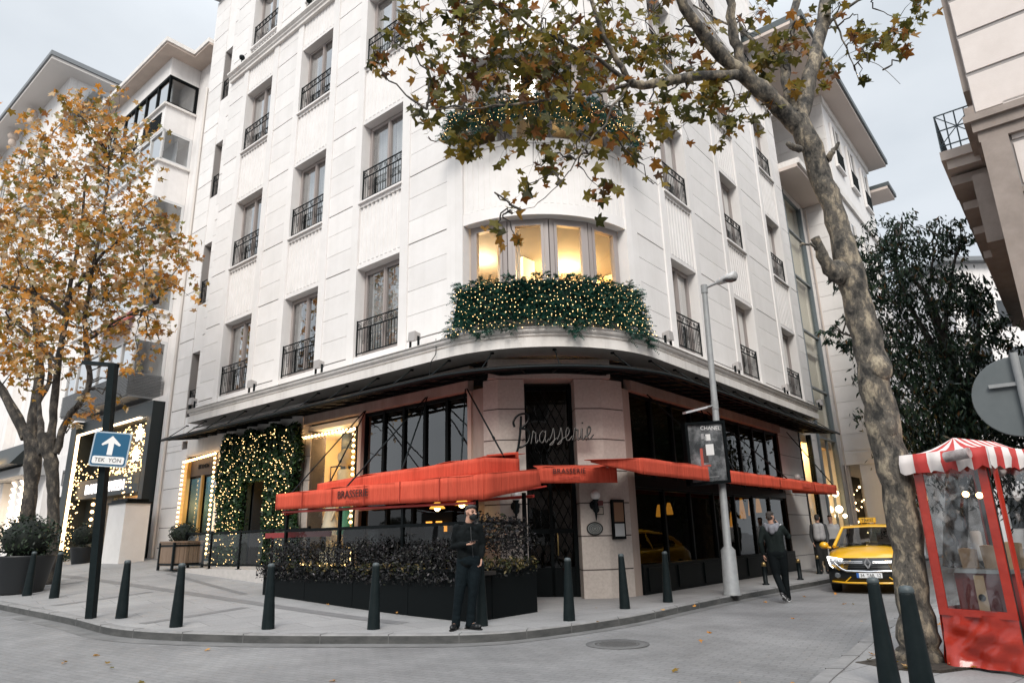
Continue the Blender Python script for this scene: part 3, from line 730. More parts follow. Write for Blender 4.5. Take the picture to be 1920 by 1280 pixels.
# lower tier, left side
aw = thing('awning', L(3.4, 1.2, 2.2), 'long lower red canvas awning over the terrace with BRASSERIE on its valance', 'awning', 'red brasserie awnings')
m = MB(); OF = 2.05; zt, zb = 2.44, 2.04
wavy(m, L(6.75, OF, zt + .02), L(.40, OF, zt), L(.40, OF, zb - .02), L(6.75, OF, zb + .07), 46, .013, seed=1)
wavy(m, L(.40, OF, zt), L(.40, .50, 2.60), L(.40, .42, 2.30), L(.40, OF, zb - .02), 10, .012, seed=2)
wavy(m, L(6.75, -.25, 2.72), L(6.75, OF, zt + .02), L(6.75, OF, zb + .07), L(6.75, -.25, 2.4), 10, .01, seed=3)
wavy(m, L(6.75, -.26, 2.74), L(.40, .45, 2.62), L(.40, OF, zt + .004), L(6.75, OF, zt + .024), 30, .012, seed=4)
m.build('canvas', RED, aw)
sm = MB()
for k in range(1, 6): u = 6.75 - k * 1.06; sm.box(L, u, u + .014, OF + .008, OF + .03, zb + .07 - .09 * k / 6 + .012, zt + .02)
sm.build('seam', mat('red_seam', (.36, .045, .025), .8), aw)
b = MB(); b.tube([L(6.6, OF - .1, zb + .02), L(.7, OF - .1, zb - .06)], .028, 8); b.tube([L(6.6, -.2, zb + .1), L(.7, .3, zb + .1)], .03, 8)
for u in (6.5, 4.6, 2.7, .8): b.tube([L(u, -.25, 2.35), L(u, 1.1, 2.16), L(u, OF - .1, 2.0)], .018, 6)
b.build('roller_bar', mat('red_bar', (.45, .04, .03), .4), aw)
t_ = MB(); serif(t_, 'BRASSERIE', L(3.93, OF + .034, 2.24), -dl, .215); serif(t_, 'TERRASSE', L(3.93, OF + .03, 2.12), -dl, .10, m=1); t_.build('lettering', [M_serif, M_faint], aw)
# upper tier
au = thing('awning', L(3, .8, 2.6), 'shorter upper red canvas awning folded above the long one at the corner', 'awning', 'red brasserie awnings')
m = MB(); ou = 1.55
wavy(m, L(5.9, ou, 2.66), L(.82, ou, 2.80), L(.82, ou, 2.47), L(5.9, ou, 2.46), 40, .013, seed=5)
wavy(m, L(.82, ou, 2.80), L(.82, .55, 2.84), L(.82, .55, 2.50), L(.82, ou, 2.47), 8, .012, seed=6)
wavy(m, L(5.9, -.24, 3.0), L(.95, .2, 2.98), L(.82, ou, 2.803), L(5.9, ou, 2.664), 30, .014, seed=7)
wavy(m, L(5.9, -.24, 3.0), L(5.9, ou, 2.66), L(5.9, ou, 2.46), L(5.9, -.24, 2.75), 8, .01, seed=8)
wavy(m, L(1.9, .3, 3.03), L(.82, .58, 2.97), L(.82, .55, 2.84), L(1.9, .25, 2.9), 8, .02, seed=9)
m.build('canvas', RED, au)
# chamfer awning
ac = thing('awning', Ch(-.1, .8, 2.5), 'narrow red valance with BRASSERIE over the corner entrance', 'awning', 'red brasserie awnings')
m = MB(); oc = .72; t0, t1 = -.52, 1.14
wavy(m, Ch(t0, oc, 2.745), Ch(t1, oc, 2.73), Ch(t1, oc, 2.42), Ch(t0, oc, 2.435), 18, .012, seed=10)
wavy(m, Ch(t0, .05, 2.86), Ch(t1, .05, 2.86), Ch(t1, oc, 2.735), Ch(t0, oc, 2.75), 18, .01, seed=11)
wavy(m, Ch(t1, oc, 2.73), Ch(t1, .05, 2.85), Ch(t1, .05, 2.56), Ch(t1, oc, 2.42), 6, .005, seed=12)
m.build('canvas', RED, ac)
t_ = MB(); serif(t_, 'BRASSERIE', Ch(.14, oc + .028, 2.62), DT, .15); serif(t_, 'TERRASSE', Ch(.14, oc + .027, 2.5), DT, .10, m=1); t_.build('lettering', [M_serif, M_faint], ac)
# street side awning
ar = thing('awning', Rr(7, .6, 2.6), 'long red canvas awning along the street side of the brasserie behind the lamp post', 'awning', 'red brasserie awnings')
m = MB(); orr = 1.22; pieces = [.55, 4.3, 8.0, 11.0, 13.3]
for i, (a, b_) in enumerate(zip(pieces, pieces[1:])):
    wavy(m, Rr(a, orr, 2.755), Rr(b_, orr, 2.755), Rr(b_, orr, 2.455), Rr(a, orr, 2.455), 24, .011, seed=20 + i)
    wavy(m, Rr(max(a, .75), -.2, 2.86), Rr(b_, -.2, 2.86), Rr(b_, orr, 2.758), Rr(a, orr, 2.758), 16, .008, seed=30 + i)
wavy(m, Rr(.55, orr, 2.755), Rr(.85, -.1, 2.85), Rr(.85, -.1, 2.80), Rr(.55, orr, 2.455), 8, .004, seed=40)
wavy(m, Rr(13.3, orr, 2.755), Rr(13.3, -.2, 2.86), Rr(13.3, -.2, 2.6), Rr(13.3, orr, 2.455), 8, .004, seed=41)
m.build('canvas', RED, ar)
t_ = MB(); serif(t_, 'BRASSERIE', Rr(10.2, orr + .02, 2.58), dr, .16, m=0); t_.build('lettering', [M_faint], ar)
# tension rods
for a, b_, own in ((L(6.55, -.2, 4.62), L(6.3, 1.95, 2.46), aw), (L(6.5, -.2, 4.62), L(5.5, 1.5, 2.68), au), (L(4.25, -.2, 4.64), L(4.25, 2.0, 2.46), aw), (L(4.2, -.2, 4.64), L(3.1, 1.5, 2.78), au), (L(2.95, -.2, 4.64), L(1.45, 1.5, 2.80), au), (L(2.9, -.2, 4.64), L(.9, .9, 2.84), au),
                   (Rr(3.6, -.2, 4.6), Rr(5.0, 1.1, 2.76), ar), (Rr(6.6, -.2, 4.6), Rr(5.2, 1.1, 2.76), ar), (Rr(7.0, -.2, 4.6), Rr(9, 1.1, 2.76), ar), (Rr(12.9, .0, 4.6), Rr(13.25, 1.15, 2.76), ar)):
    r = MB(); r.tube([a, b_], .017, 6); r.tube([a + (b_ - a) * .73, a + (b_ - a) * .76], .026, 6); r.build('tension_rod', M_iron, own)
# ------------------------------------------------------------------ script sign: bent tube lettering
def script_sign():
    t = thing('script_sign', Ch(.1, .3, 3.4), 'large handwritten Brasserie sign of black tube with pale edge across the entrance', 'sign')
    S = {'B': [[(.10, .98), (.06, .5), (-.02, 0), (-.10, -.26), (-.14, -.30), (-.15, -.24)], [(-.16, .62), (-.20, .80), (-.05, 1.0), (.2, 1.06), (.38, .98), (.36, .78), (.16, .60), (.04, .56), (.3, .5), (.42, .32), (.34, .06), (.1, -.08), (-.06, -.08)]],
         'r': [[(0, .0), (.08, .28), (.12, .42), (.18, .36), (.24, .34), (.22, .15), (.24, 0), (.34, .1)]],
         'a': [[(.30, .34), (.2, .40), (.06, .26), (.06, .06), (.18, .0), (.3, .2), (.34, .4), (.3, .1), (.36, 0), (.46, .12)]],
         's': [[(0, .06), (.12, .26), (.19, .46), (.23, .26), (.22, .06), (.13, -.08), (.0, -.1), (.14, .0), (.33, .12)]],
         'e': [[(0, .1), (.14, .18), (.22, .34), (.14, .44), (.06, .3), (.06, .06), (.16, 0), (.34, .14)]],
         'i': [[(0, .1), (.08, .38), (.06, .1), (.12, 0), (.26, .14)], [(.10, .56), (.13, .60)]]}
    adv = {'B': .46, 'r': .3, 'a': .42, 's': .30, 'e': .30, 'i': .22}
    word = 'Brasserie'; sc = .62; x = 0; tot = sum(adv[c] for c in word)
    m = MB(); m2 = MB(); width = 1.62; fx = width / tot
    for i, c in enumerate(word):
        for st in S[c]:
            pts = []
            for (px, pz) in st:
                X = (x + px * (.85 if c != 'B' else 1)) * fx - .83; Z = pz * sc + 3.28 + (X + .76) * .07
                if c == 'B': X = (x + px * 1.0) * fx - .83
                pts.append(Ch(X, .30, Z))
            pp = catmull(pts, 6); r = .025 if c == 'B' else .0195
            m.tube(pp, r, 6); m2.tube([q + DN * .016 + UP * .006 - DT * .008 for q in pp], r * .17, 5)
        x += adv[c]
    m.build('tube_lettering', M_iron, t); m2.build('pale_edge', mat('pale_tube_edge', (.55, .53, .5), .4), t)
    b = MB()
    for tt in (-.72, .68): b.tube([Ch(tt, 0, 3.4), Ch(tt, .3, 3.4)], .01, 5)
    b.build('standoff', M_iron, t); return t
script_sign()
# ------------------------------------------------------------------ globe wall lamps
def wall_lamp():
    t = thing('wall_lamp', (0, 0, 0), '', 'wall lamp', 'globe wall lamps on the piers'); X = lambda x, y, z: V3((x, y, z))
    m = MB(); m.tube([X(0, .2, .15), X(0, .2, .07), X(0, .2, -.02), X(0, .18, -.14), X(0, .16, -.29)], [.075, .03, .05, .028, .004], 10)
    m.tube([X(0, 0, .04), X(0, .2, .05)], .02, 8); m.lathe((0, 0, .04), [(.09, 0), (.1, .02), (.05, .045)], 14, ax=(0, 1, 0)); m.tube([X(0, .19, -.06), X(.0, .21, -.06)], [.07, .07], 14)
    m.build('bracket', M_iron, t)
    g = MB(); g.ball(X(0, .2, .24), .11, 0, 14, 9); g.build('globe', mat('milk_glass', (.66, .64, .63), .25, spec=.6), t); return t
wl = wall_lamp()
for i, (p, n, lab) in enumerate(((Ch(-.92, .01, 1.98), DN, 'globe wall lamp left of the corner entrance, beside the planting'), (Ch(.77, .01, 1.97), DN, 'globe wall lamp right of the corner entrance above the oval plaque'), (Rr(13.7, -.29, 2.9), nr, 'globe wall lamp on the far stone pier of the street side'), (L(13.45, -.2, 2.95), nl, 'globe wall lamp between the ivy and the bulb framed side window'))):
    o = wl if i == 0 else dup(wl); place(o, p, math.atan2(n.y, n.x) - math.pi / 2, lab)
# plaques and menu case
m = MB(); q = Ch(.76, .0, 1.53); N = 28
m.add([Ch(.76 + .165 * math.cos(2 * math.pi * k / N), .0, 1.53 + .125 * math.sin(2 * math.pi * k / N)) for k in range(N)] + [Ch(.76 + .165 * math.cos(2 * math.pi * k / N), .03, 1.53 + .125 * math.sin(2 * math.pi * k / N)) for k in range(N)], [list(range(N))[::-1], list(range(N, 2 * N))] + [(k, (k + 1) % N, N + (k + 1) % N, N + k) for k in range(N)], 0)
m.tube([Ch(.76 + .165 * math.cos(2 * math.pi * k / N), .03, 1.53 + .125 * math.sin(2 * math.pi * k / N)) for k in range(N + 1)], .012, 5, 1)
for a in (.03, .06, .09): m.tube([Ch(.76 + a * 1.3 * math.cos(2 * math.pi * k / N), .031, 1.53 + a * math.sin(2 * math.pi * k / N)) for k in range(N + 1)], .004, 4, 1)
tag(m.build('oval_plaque', [mat('pewter', (.13, .14, .138), .5, col2=(.2, .21, .2), scale=14), M_iron], None, org=q), 'oval pewter plaque with dark rim on the right entrance pier', 'plaque')
m = MB(); m.box(Ch, .80, .97, .0, .022, 1.81, 1.98, 0); m.box(Ch, .815, .955, .022, .026, 1.825, 1.965, 1); tag(m.build('brass_plaque', [M_iron, mat('stained_ivory_plate', (.38, .33, .28), .5)], None, org=Ch(.88, 0, 1.9)), 'small framed ivory plate just above the oval plaque', 'plaque')
m = MB(); m.box(Ch, .84, .97, .0, .022, 2.0, 2.10, 0); text_mb(m, '11', Ch(.905, .024, 2.02), DT, .07, .002, 1); tag(m.build('number_plate', [mat('maroon_plate', (.13, .02, .02), .5), M_room], None, org=Ch(.9, 0, 2.05)), 'tiny maroon number plate above the framed ivory plate', 'plaque')
m = MB(); fa = AB(*ch(1.06, 0)); fb = AB(.30, 2.6); fx = (fb - fa).normalized(); fn = fx.cross(UP)
FF = lambda u, o, z: fa + fx * u + fn * o + UP * z
m.box(FF, .08, .42, .005, .07, 1.30, 2.12, 0); m.box(FF, .12, .38, .071, .075, 1.36, 1.62, 1); m.box(FF, .12, .38, .071, .075, 1.66, 2.06, 2)
tag(m.build('menu_case', [M_blackframe, mat('menu_paper', (.45, .47, .47), .7), mat('menu_amber_paper', (.20, .11, .06), .7)], None, org=FF(.2, 0, 1.3)), 'tall black glazed menu case on the side of the right entrance pier', 'menu case')
# mannequins / display in the boutique window
def mannequin(p, label, dress, h=1.55):
    t = thing('mannequin', p, label, 'mannequin'); m = MB(); p = V3(p)
    for s in (1, -1): m.tube([p + dl * .08 * s, p + dl * .07 * s + UP * .42, p + dl * .08 * s + UP * .8], [.035, .05, .075], 8)
    m.tube([p + UP * .75, p + UP * .9, p + UP * 1.05, p + UP * 1.28, p + UP * 1.36], [.12, .13, .1, .13, .05], 10)
    m.tube([p + UP * 1.34, p + UP * 1.46], .04, 8); m.ball(p + UP * 1.56, (.075, .085, .11))
    for s in (1, -1): m.tube([p + dl * .15 * s + UP * 1.3, p + dl * .2 * s + UP * 1.05, p + dl * .17 * s + nl * .1 + UP * .8], [.04, .035, .025], 7)
    m.build('body', mat('ivory_mannequin', (.7, .58, .42), .4), t)
    d = MB(); d.tube([p + UP * .42, p + UP * .7, p + UP * .95, p + UP * 1.1, p + UP * 1.32], [.27, .2, .13, .135, .15], 14); d.build('dress', dress, t)
mannequin(L(7.75, -.7, 1.15), 'shop mannequin in a green dress at the right of the lit boutique window', mat('green_dress', (.03, .17, .10), .6), 1.5)
mannequin(L(8.7, -.85, 1.15), 'shop mannequin in a pale dress standing in the lit boutique window', mat('pale_dress', (.62, .55, .45), .6))
m = MB(); q = L(7.72, -.6, 2.9); m.lathe(q, [(.02, 0), (.22, .02), (.22, .06), (.25, .3), (.2, .34)], 16, 0); m.lathe(q + UP * .55, [(.16, -.1), (.26, .05), (.25, .2), (.14, .32), (.02, .36)], 16, 0); m.tube([q + UP * .34, q + UP * .5], .04, 8)
m.box(L, 7.06, 8.0, -.9, -.45, 2.84, 2.9, 0)
tag(m.build('hat_stand', mat('cream_hat', (.78, .62, .36), .6), None, org=q), 'cream hats on a high shelf at the right of the boutique window', 'display')
# ------------------------------------------------------------------ terrace, fence, planting
ter = MB()
def terrace_slab(pts):
    n = len(pts); lo = [V3((*AB(p[0], p[1])[:2], 0)) for p in pts]
    ter.slab([q[:2] for q in lo], -.2, TF, 0)
terrace_slab([(12.6, .25), (6.5, .25), (6.5, -1.35), (12.6, -1.35)])
terrace_slab([(6.49, .25), (2.6, .25), (2.3, .1), (.85, -.78), (.85, -1.95), (6.49, -1.95)])
terrace_slab([(16.3, .25), (12.61, .25), (12.61, -.55), (16.3, -.55)])
struct(ter.build('terrace', mat('terrace_stone', (.50, .47, .45), .8, col2=(.43, .41, .39), scale=9, bump=.15, bscale=120), None))
fe = thing('terrace_fence', L(9, 1.25, TF), 'low black metal fence with dark glass panels along the terrace in front of the ivy', 'fence')
for i, u in enumerate((6.55, 8.05, 9.55, 11.05, 12.5)):
    m = MB(); m.box(L, u, u + .05, 1.22, 1.27, TF, TF + .98); m.box(L, u - .03, u + .08, 1.19, 1.3, TF, TF + .012); m.build('post', M_blackframe, fe)
m = MB(); m.box(L, 6.6, 12.5, 1.225, 1.265, TF + .9, TF + .95); m.box(L, 6.6, 12.5, 1.23, 1.26, TF + .08, TF + .12); m.build('rail', M_blackframe, fe)
for u in (6.62, 8.12, 9.62, 11.12): g = MB(); g.box(L, u, u + 1.41, 1.24, 1.25, TF + .13, TF + .88); g.build('glass_panel', glass('smoked_fence_glass', (.87, .88, .88), 1.0), fe)
# terrace enclosure under the awning: black frames with glass
en = thing('terrace_screen', L(3.3, 2.0, TF), 'black framed glass wind screen around the terrace under the red awning', 'screen')
m = MB()
for u in (6.5, 4.55, 2.6, .72): m.box(L, u, u + .06, 1.84, 1.9, TF, 2.05)
m.box(L, .72, 6.55, 1.845, 1.895, TF + .85, TF + .91); m.box(L, .72, 6.55, 1.845, 1.895, TF, TF + .05); m.box(L, .72, .77, .55, 1.84, TF + .85, TF + .91); m.box(L, .72, .78, .5, .56, TF, 2.2)
m.build('frame', M_blackframe, en)
g = MB(); g.box(L, .78, 6.5, 1.862, 1.872, TF + .05, TF + .85); g.build('glass_panel', glass('smoked_screen_glass', (.72, .74, .74), 1.0), en)
rb = MB(); rb.box(L, 5.6, 8.2, 1.32, 1.38, TF + .74, TF + .86); rb.build('red_rail', mat('dark_red_rail', (.22, .02, .02), .4), fe)
# cafe tables and chairs on the dark terrace
M_chair = mat('black_rattan', (.014, .014, .015), .6)
def cafe_chair():
    t = thing('cafe_chair', (0, 0, 0), '', 'chair', 'dark cafe chairs on the terrace'); X = lambda x, y, z: V3((x, y, z))
    m = MB(); m.box(X, -.21, .21, -.2, .22, .44, .48); m.build('seat', M_chair, t)
    m = MB(); m.prism(X, [(-.2, .5), (.2, .5), (.22, .85), (.12, .92), (-.12, .92), (-.22, .85)], -.22, -.19); m.build('backrest', M_chair, t)
    for x in (-.19, .19):
        for y in (-.19, .2): m = MB(); m.tube([X(x, y, 0), X(x * .95, y * .95, .45)], .014, 6); m.build('leg', M_chair, t)
    return t
cc_ = cafe_chair(); k = 0
for u, o, a, w in ((5.6, .9, .4, 'nearest the boutique window'), (4.7, 1.2, 3.4, 'at the left table on the terrace'), (3.4, .8, .5, 'at the middle of the terrace'), (2.4, 1.1, 3.3, 'behind the man, under the amber lamps')):
    o_ = cc_ if k == 0 else dup(cc_); k += 1; place(o_, L(u, o, TF), a + math.atan2(dl.y, dl.x), 'dark cafe chair ' + w)
for u, o, w in ((5.15, 1.05, 'left'), (2.9, .95, 'right')):
    t = thing('cafe_table', L(u, o, TF), 'round dark cafe table at the %s of the terrace under the red awning' % w, 'table', 'dark cafe tables on the terrace')
    m = MB(); m.lathe(L(u, o, TF + .72), [(.33, 0), (.34, .015), (.33, .03)], 20); m.build('tabletop', mat('dark_table_top', (.03, .025, .022), .35), t)
    m = MB(); m.lathe(L(u, o, TF), [(.2, 0), (.19, .02), (.03, .04), (.025, .7)], 12); m.build('pedestal', M_iron, t)
# planter boxes
M_planter = mat('black_planter_panel', (.003, .0045, .005), .5, spec=.1)
M_purp = island_mat('dark_purple_foliage', [(0, (.003, .004, .004)), (.4, (.006, .007, .007)), (.72, (.014, .013, .015)), (.9, (.035, .03, .034)), (.97, (.05, .055, .03)), (1, (.13, .115, .125))], .5, .1)
M_ygrn = island_mat('autumn_shrub_foliage', [(0, (.015, .022, .008)), (.5, (.05, .055, .018)), (.8, (.13, .09, .03)), (1, (.24, .19, .09))], .6, .2)
def leafclump(mb, c, r, n, s, rg):
    c = V3(c)
    for i in range(n):
        d = V3((rg.gauss(0, 1), rg.gauss(0, 1), rg.gauss(0, 1))).normalized() * (r * rg.random() ** .45)
        p = c + V3((d.x, d.y, d.z * .8)); x = V3((rg.gauss(0, 1), rg.gauss(0, 1), rg.gauss(0, 1))).normalized(); y = x.cross(V3((rg.gauss(0, 1), rg.gauss(0, 1), rg.gauss(0, 1)))).normalized(); k = s * (.6 + .8 * rg.random())
        mb.add([p - x * k, p + y * k * .45, p + x * k, p - y * k * .45], [(0, 1, 2, 3)])
def front_planter():
    t = thing('planter_box', L(3.6, 2.25, .3), 'long black planter box full of dark purple shrubs along the front of the terrace', 'planter')
    m = MB(); F = L
    def pbox(u0, u1, o0, o1):
        nn = max(1, round((u1 - u0) / 1.6)); w = (u1 - u0) / nn
        for i in range(nn): m.box(F, u0 + w * i + .006, u0 + w * (i + 1) - .006, o0, o1, -.1, TF + .1)
        m.box(F, u0, u1, o0 - .01, o1 + .02, TF + .1, TF + .14)
    pbox(.34, 6.45, 1.95, 2.4); m.box(F, .34, .72, .75, 1.94, -.1, TF + .1); m.box(F, .32, .74, .73, 1.93, TF + .1, TF + .14)
    m.build('box', M_planter, t)
    f = MB(); g = MB(); rg = random.Random(3); u = .5
    while u < 6.5:
        hh = .22 + .55 * rg.random(); leafclump(f, L(u, 2.2 + .12 * (rg.random() - .5), TF + .1 + hh * .55), .24 + .09 * rg.random(), 170, .027, rg)
        leafclump(f, L(u + .1, 2.34, TF + .08), .22, 120, .03, rg); leafclump(f, L(u + .05, 2.42, TF - .02), .15, 45, .028, rg)
        if rg.random() < .33: leafclump(g, L(u, 2.36, TF + .12), .15, 60, .034, rg)
        u += .16
    o = .9
    while o < 2.2:
        leafclump(f, L(.53, o, TF + .45 + .2 * rg.random()), .34, 240, .027, rg); leafclump(f, L(.53, o, TF + .75 + .15 * rg.random()), .22, 60, .04, rg)
        if rg.random() < .8: leafclump(g, L(.4, o, TF + .18), .18, 90, .034, rg)
        o += .16
    for _ in range(16): u = .4 + 6 * rg.random(); f.tube([L(u, 2.2, TF + .1), L(u + .1 * (rg.random() - .5), 2.2, TF + .6)], .006, 4)
    for k in range(9): leafclump(f, L(.42, .9 + k * .16, TF + .12), .2, 90, .03, rg)
    f.build('purple_shrubs', M_purp, t, recalc=False); g.build('yellow_shrubs', M_ygrn, t, recalc=False)
    s = MB(); s.box(L, .2, 6.4, 2.0, 2.35, TF + .05, TF + .11); s.build('soil', mat('dark_soil', (.015, .012, .01), .95), t)
front_planter()
M_box = island_mat('boxwood_leaves', [(0, (.006, .012, .008)), (.6, (.015, .028, .016)), (1, (.035, .055, .028))], .5, .1)
def wooden_planter():
    p = L(12.75, .25, gs(*L(12.75, 1.0, 0)[:2])); t = thing('wooden_planter', p, 'wooden planter box with iron bands and a clipped bush beside the ivy wall', 'planter')
    z = TF; m = MB(); u0, u1, o0, o1 = 12.45, 13.3, .75, 1.6; z = gs(*L(12.9, 1.1, 0)[:2]) + .02
    n = 6
    for i in range(n):
        a = u0 + (u1 - u0) * i / n; b_ = u0 + (u1 - u0) * (i + 1) / n - .012
        m.box(L, a, b_, o1 - .03, o1, z + .1, z + .72); m.box(L, a, b_, o0, o0 + .03, z + .1, z + .72)
    for i in range(n):
        a = o0 + .03 + (o1 - o0 - .06) * i / n; b_ = o0 + .03 + (o1 - o0 - .06) * (i + 1) / n - .012
        m.box(L, u0, u0 + .03, a, b_, z + .1, z + .72); m.box(L, u1 - .03, u1, a, b_, z + .1, z + .72)
    m.box(L, u0 - .02, u1 + .02, o0 - .02, o1 + .02, z + .72, z + .77)
    m.build('wooden_box', mat('weathered_oak', (.24, .17, .12), .7, col2=(.17, .115, .08), scale=6, stretch=(1, 1, .1)), t)
    b_ = MB()
    for zz in (z + .12, z + .62): b_.box(L, u0 - .012, u1 + .012, o0 - .012, o1 + .012, zz, zz + .05)
    for a, c in ((u0, o0), (u1, o0), (u0, o1), (u1, o1)): b_.box(L, a - .03, a + .03, c - .03, c + .03, z - .02, z + .73)
    b_.build('iron_band', M_iron, t)
    f = MB(); leafclump(f, L(12.88, 1.17, z + .98), .42, 1300, .035, random.Random(8)); f.build('bush', M_box, t, recalc=False)
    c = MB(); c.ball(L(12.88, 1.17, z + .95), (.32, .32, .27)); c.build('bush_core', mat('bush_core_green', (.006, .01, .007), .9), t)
wooden_planter()
# ================================================================== ground, road, pavements
def brick_mat(name, c1, c2, mortar, sx, sy, ang, rough=.7, bump=.35, stain=.35, msize=.03, bands=None):
    m = bpy.data.materials.new(name); m.use_nodes = True; nt = m.node_tree; p = nt.nodes['Principled BSDF']; p.inputs['Roughness'].default_value = rough
    tc = nt.nodes.new('ShaderNodeTexCoord'); mp = nt.nodes.new('ShaderNodeMapping'); mp.inputs['Rotation'].default_value = (0, 0, ang)
    nt.links.new(tc.outputs['Object'], mp.inputs['Vector'])
    b = nt.nodes.new('ShaderNodeTexBrick'); b.inputs['Color1'].default_value = (*c1, 1); b.inputs['Color2'].default_value = (*c2, 1); b.inputs['Mortar'].default_value = (*mortar, 1)
    b.inputs['Scale'].default_value = 1; b.inputs['Brick Width'].default_value = sx; b.inputs['Row Height'].default_value = sy; b.inputs['Mortar Size'].default_value = msize * sy; b.inputs['Mortar Smooth'].default_value = .3
    nt.links.new(mp.outputs[0], b.inputs['Vector'])
    n = nt.nodes.new('ShaderNodeTexNoise'); n.inputs['Scale'].default_value = .55; n.inputs['Detail'].default_value = 9; n.inputs['Roughness'].default_value = .7; nt.links.new(mp.outputs[0], n.inputs['Vector'])
    r = nt.nodes.new('ShaderNodeMapRange'); r.inputs['From Min'].default_value = .3; r.inputs['From Max'].default_value = .7; r.inputs['To Min'].default_value = 1 - stain; r.inputs['To Max'].default_value = 1 + stain * .5; nt.links.new(n.outputs['Fac'], r.inputs['Value'])
    mx = nt.nodes.new('ShaderNodeMix'); mx.data_type = 'RGBA'; mx.blend_type = 'MULTIPLY'; mx.inputs[0].default_value = 1
    nt.links.new(b.outputs['Color'], mx.inputs[6]); nt.links.new(r.outputs[0], mx.inputs[7])
    n3 = nt.nodes.new('ShaderNodeTexNoise'); n3.inputs['Scale'].default_value = 38; n3.inputs['Detail'].default_value = 6; nt.links.new(mp.outputs[0], n3.inputs['Vector'])
    r3 = nt.nodes.new('ShaderNodeMapRange'); r3.inputs['To Min'].default_value = .72; r3.inputs['To Max'].default_value = 1.28; nt.links.new(n3.outputs['Fac'], r3.inputs['Value'])
    m3 = nt.nodes.new('ShaderNodeMix'); m3.data_type = 'RGBA'; m3.blend_type = 'MULTIPLY'; m3.inputs[0].default_value = 1; nt.links.new(mx.outputs[2], m3.inputs[6]); nt.links.new(r3.outputs[0], m3.inputs[7])
    nt.links.new(m3.outputs[2], p.inputs['Base Color'])
    bp = nt.nodes.new('ShaderNodeBump'); bp.inputs['Strength'].default_value = bump; bp.inputs['Distance'].default_value = .01
    ad = nt.nodes.new('ShaderNodeMath'); ad.operation = 'MULTIPLY_ADD'; ad.inputs[1].default_value = -1; nt.links.new(b.outputs['Fac'], ad.inputs[0]); nt.links.new(n3.outputs['Fac'], ad.inputs[2])
    nt.links.new(ad.outputs[0], bp.inputs['Height']); nt.links.new(bp.outputs[0], p.inputs['Normal'])
    return m
M_road = brick_mat('small_block_paving', (.185, .185, .187), (.21, .209, .209), (.155, .155, .155), .21, .105, .55, .62, .35, .4, .09)
M_pave = brick_mat('granite_slabs', (.24, .238, .238), (.272, .27, .268), (.165, .163, .162), 1.15, .62, -_aL, .7, .25, .22, .015)
M_kerb = mat('kerb_granite', (.24, .237, .235), .75, col2=(.17, .167, .165), scale=5, bump=.2, bscale=50)
M_band = mat('dark_granite_band', (.13, .13, .133), .65, col2=(.17, .168, .168), scale=6, bump=.1)
def axis(lo, hi, step, far):
    a = [lo + step * i for i in range(int((hi - lo) / step) + 1)]
    return [lo - d for d in far[::-1]] + a + [hi + d for d in far]
xs = axis(-26, 30, .8, [4, 12, 30, 80, 180, 400]); ys = axis(-10, 44, .8, [4, 12, 30, 80, 180, 400])
m = MB(); m.add([V3((x, y, G(x, y))) for y in ys for x in xs], [(j * len(xs) + i, j * len(xs) + i + 1, (j + 1) * len(xs) + i + 1, (j + 1) * len(xs) + i) for j in range(len(ys) - 1) for i in range(len(xs) - 1)], 0, True)
struct(m.build('road', M_road, None, recalc=False))
kp = [L(60, 6.3, 0), L(30, 6.3, 0), L(18, 6.2, 0), L(11, 6.1, 0), L(6.6, 6.0, 0), L(4.3, 6.0, 0), L(2.5, 5.3, 0), W(-2.04, 10.25, 0), W(-.69, 10.15, 0), W(.25, 10.5, 0), W(1.78, 11.78, 0), W(3.25, 13.6, 0), AB(-1.36, 4.41), AB(-1.5, 7), AB(-1.62, 10), AB(-1.65, 20), AB(-1.65, 60)]
ip = [AB(60, 1), AB(30, 1), AB(18, 1), AB(12, 1), AB(8, 1), AB(6, 1), AB(4.5, 1.5), AB(3.6, 2), AB(3, 2.4), AB(2.4, 3), AB(2, 3.6), AB(1.5, 4.5), AB(1, 6), AB(1, 8.5), AB(1, 11), AB(1, 20), AB(1, 60)]
K = catmull(kp, 8); I = catmull(ip, 8); nrow = 14
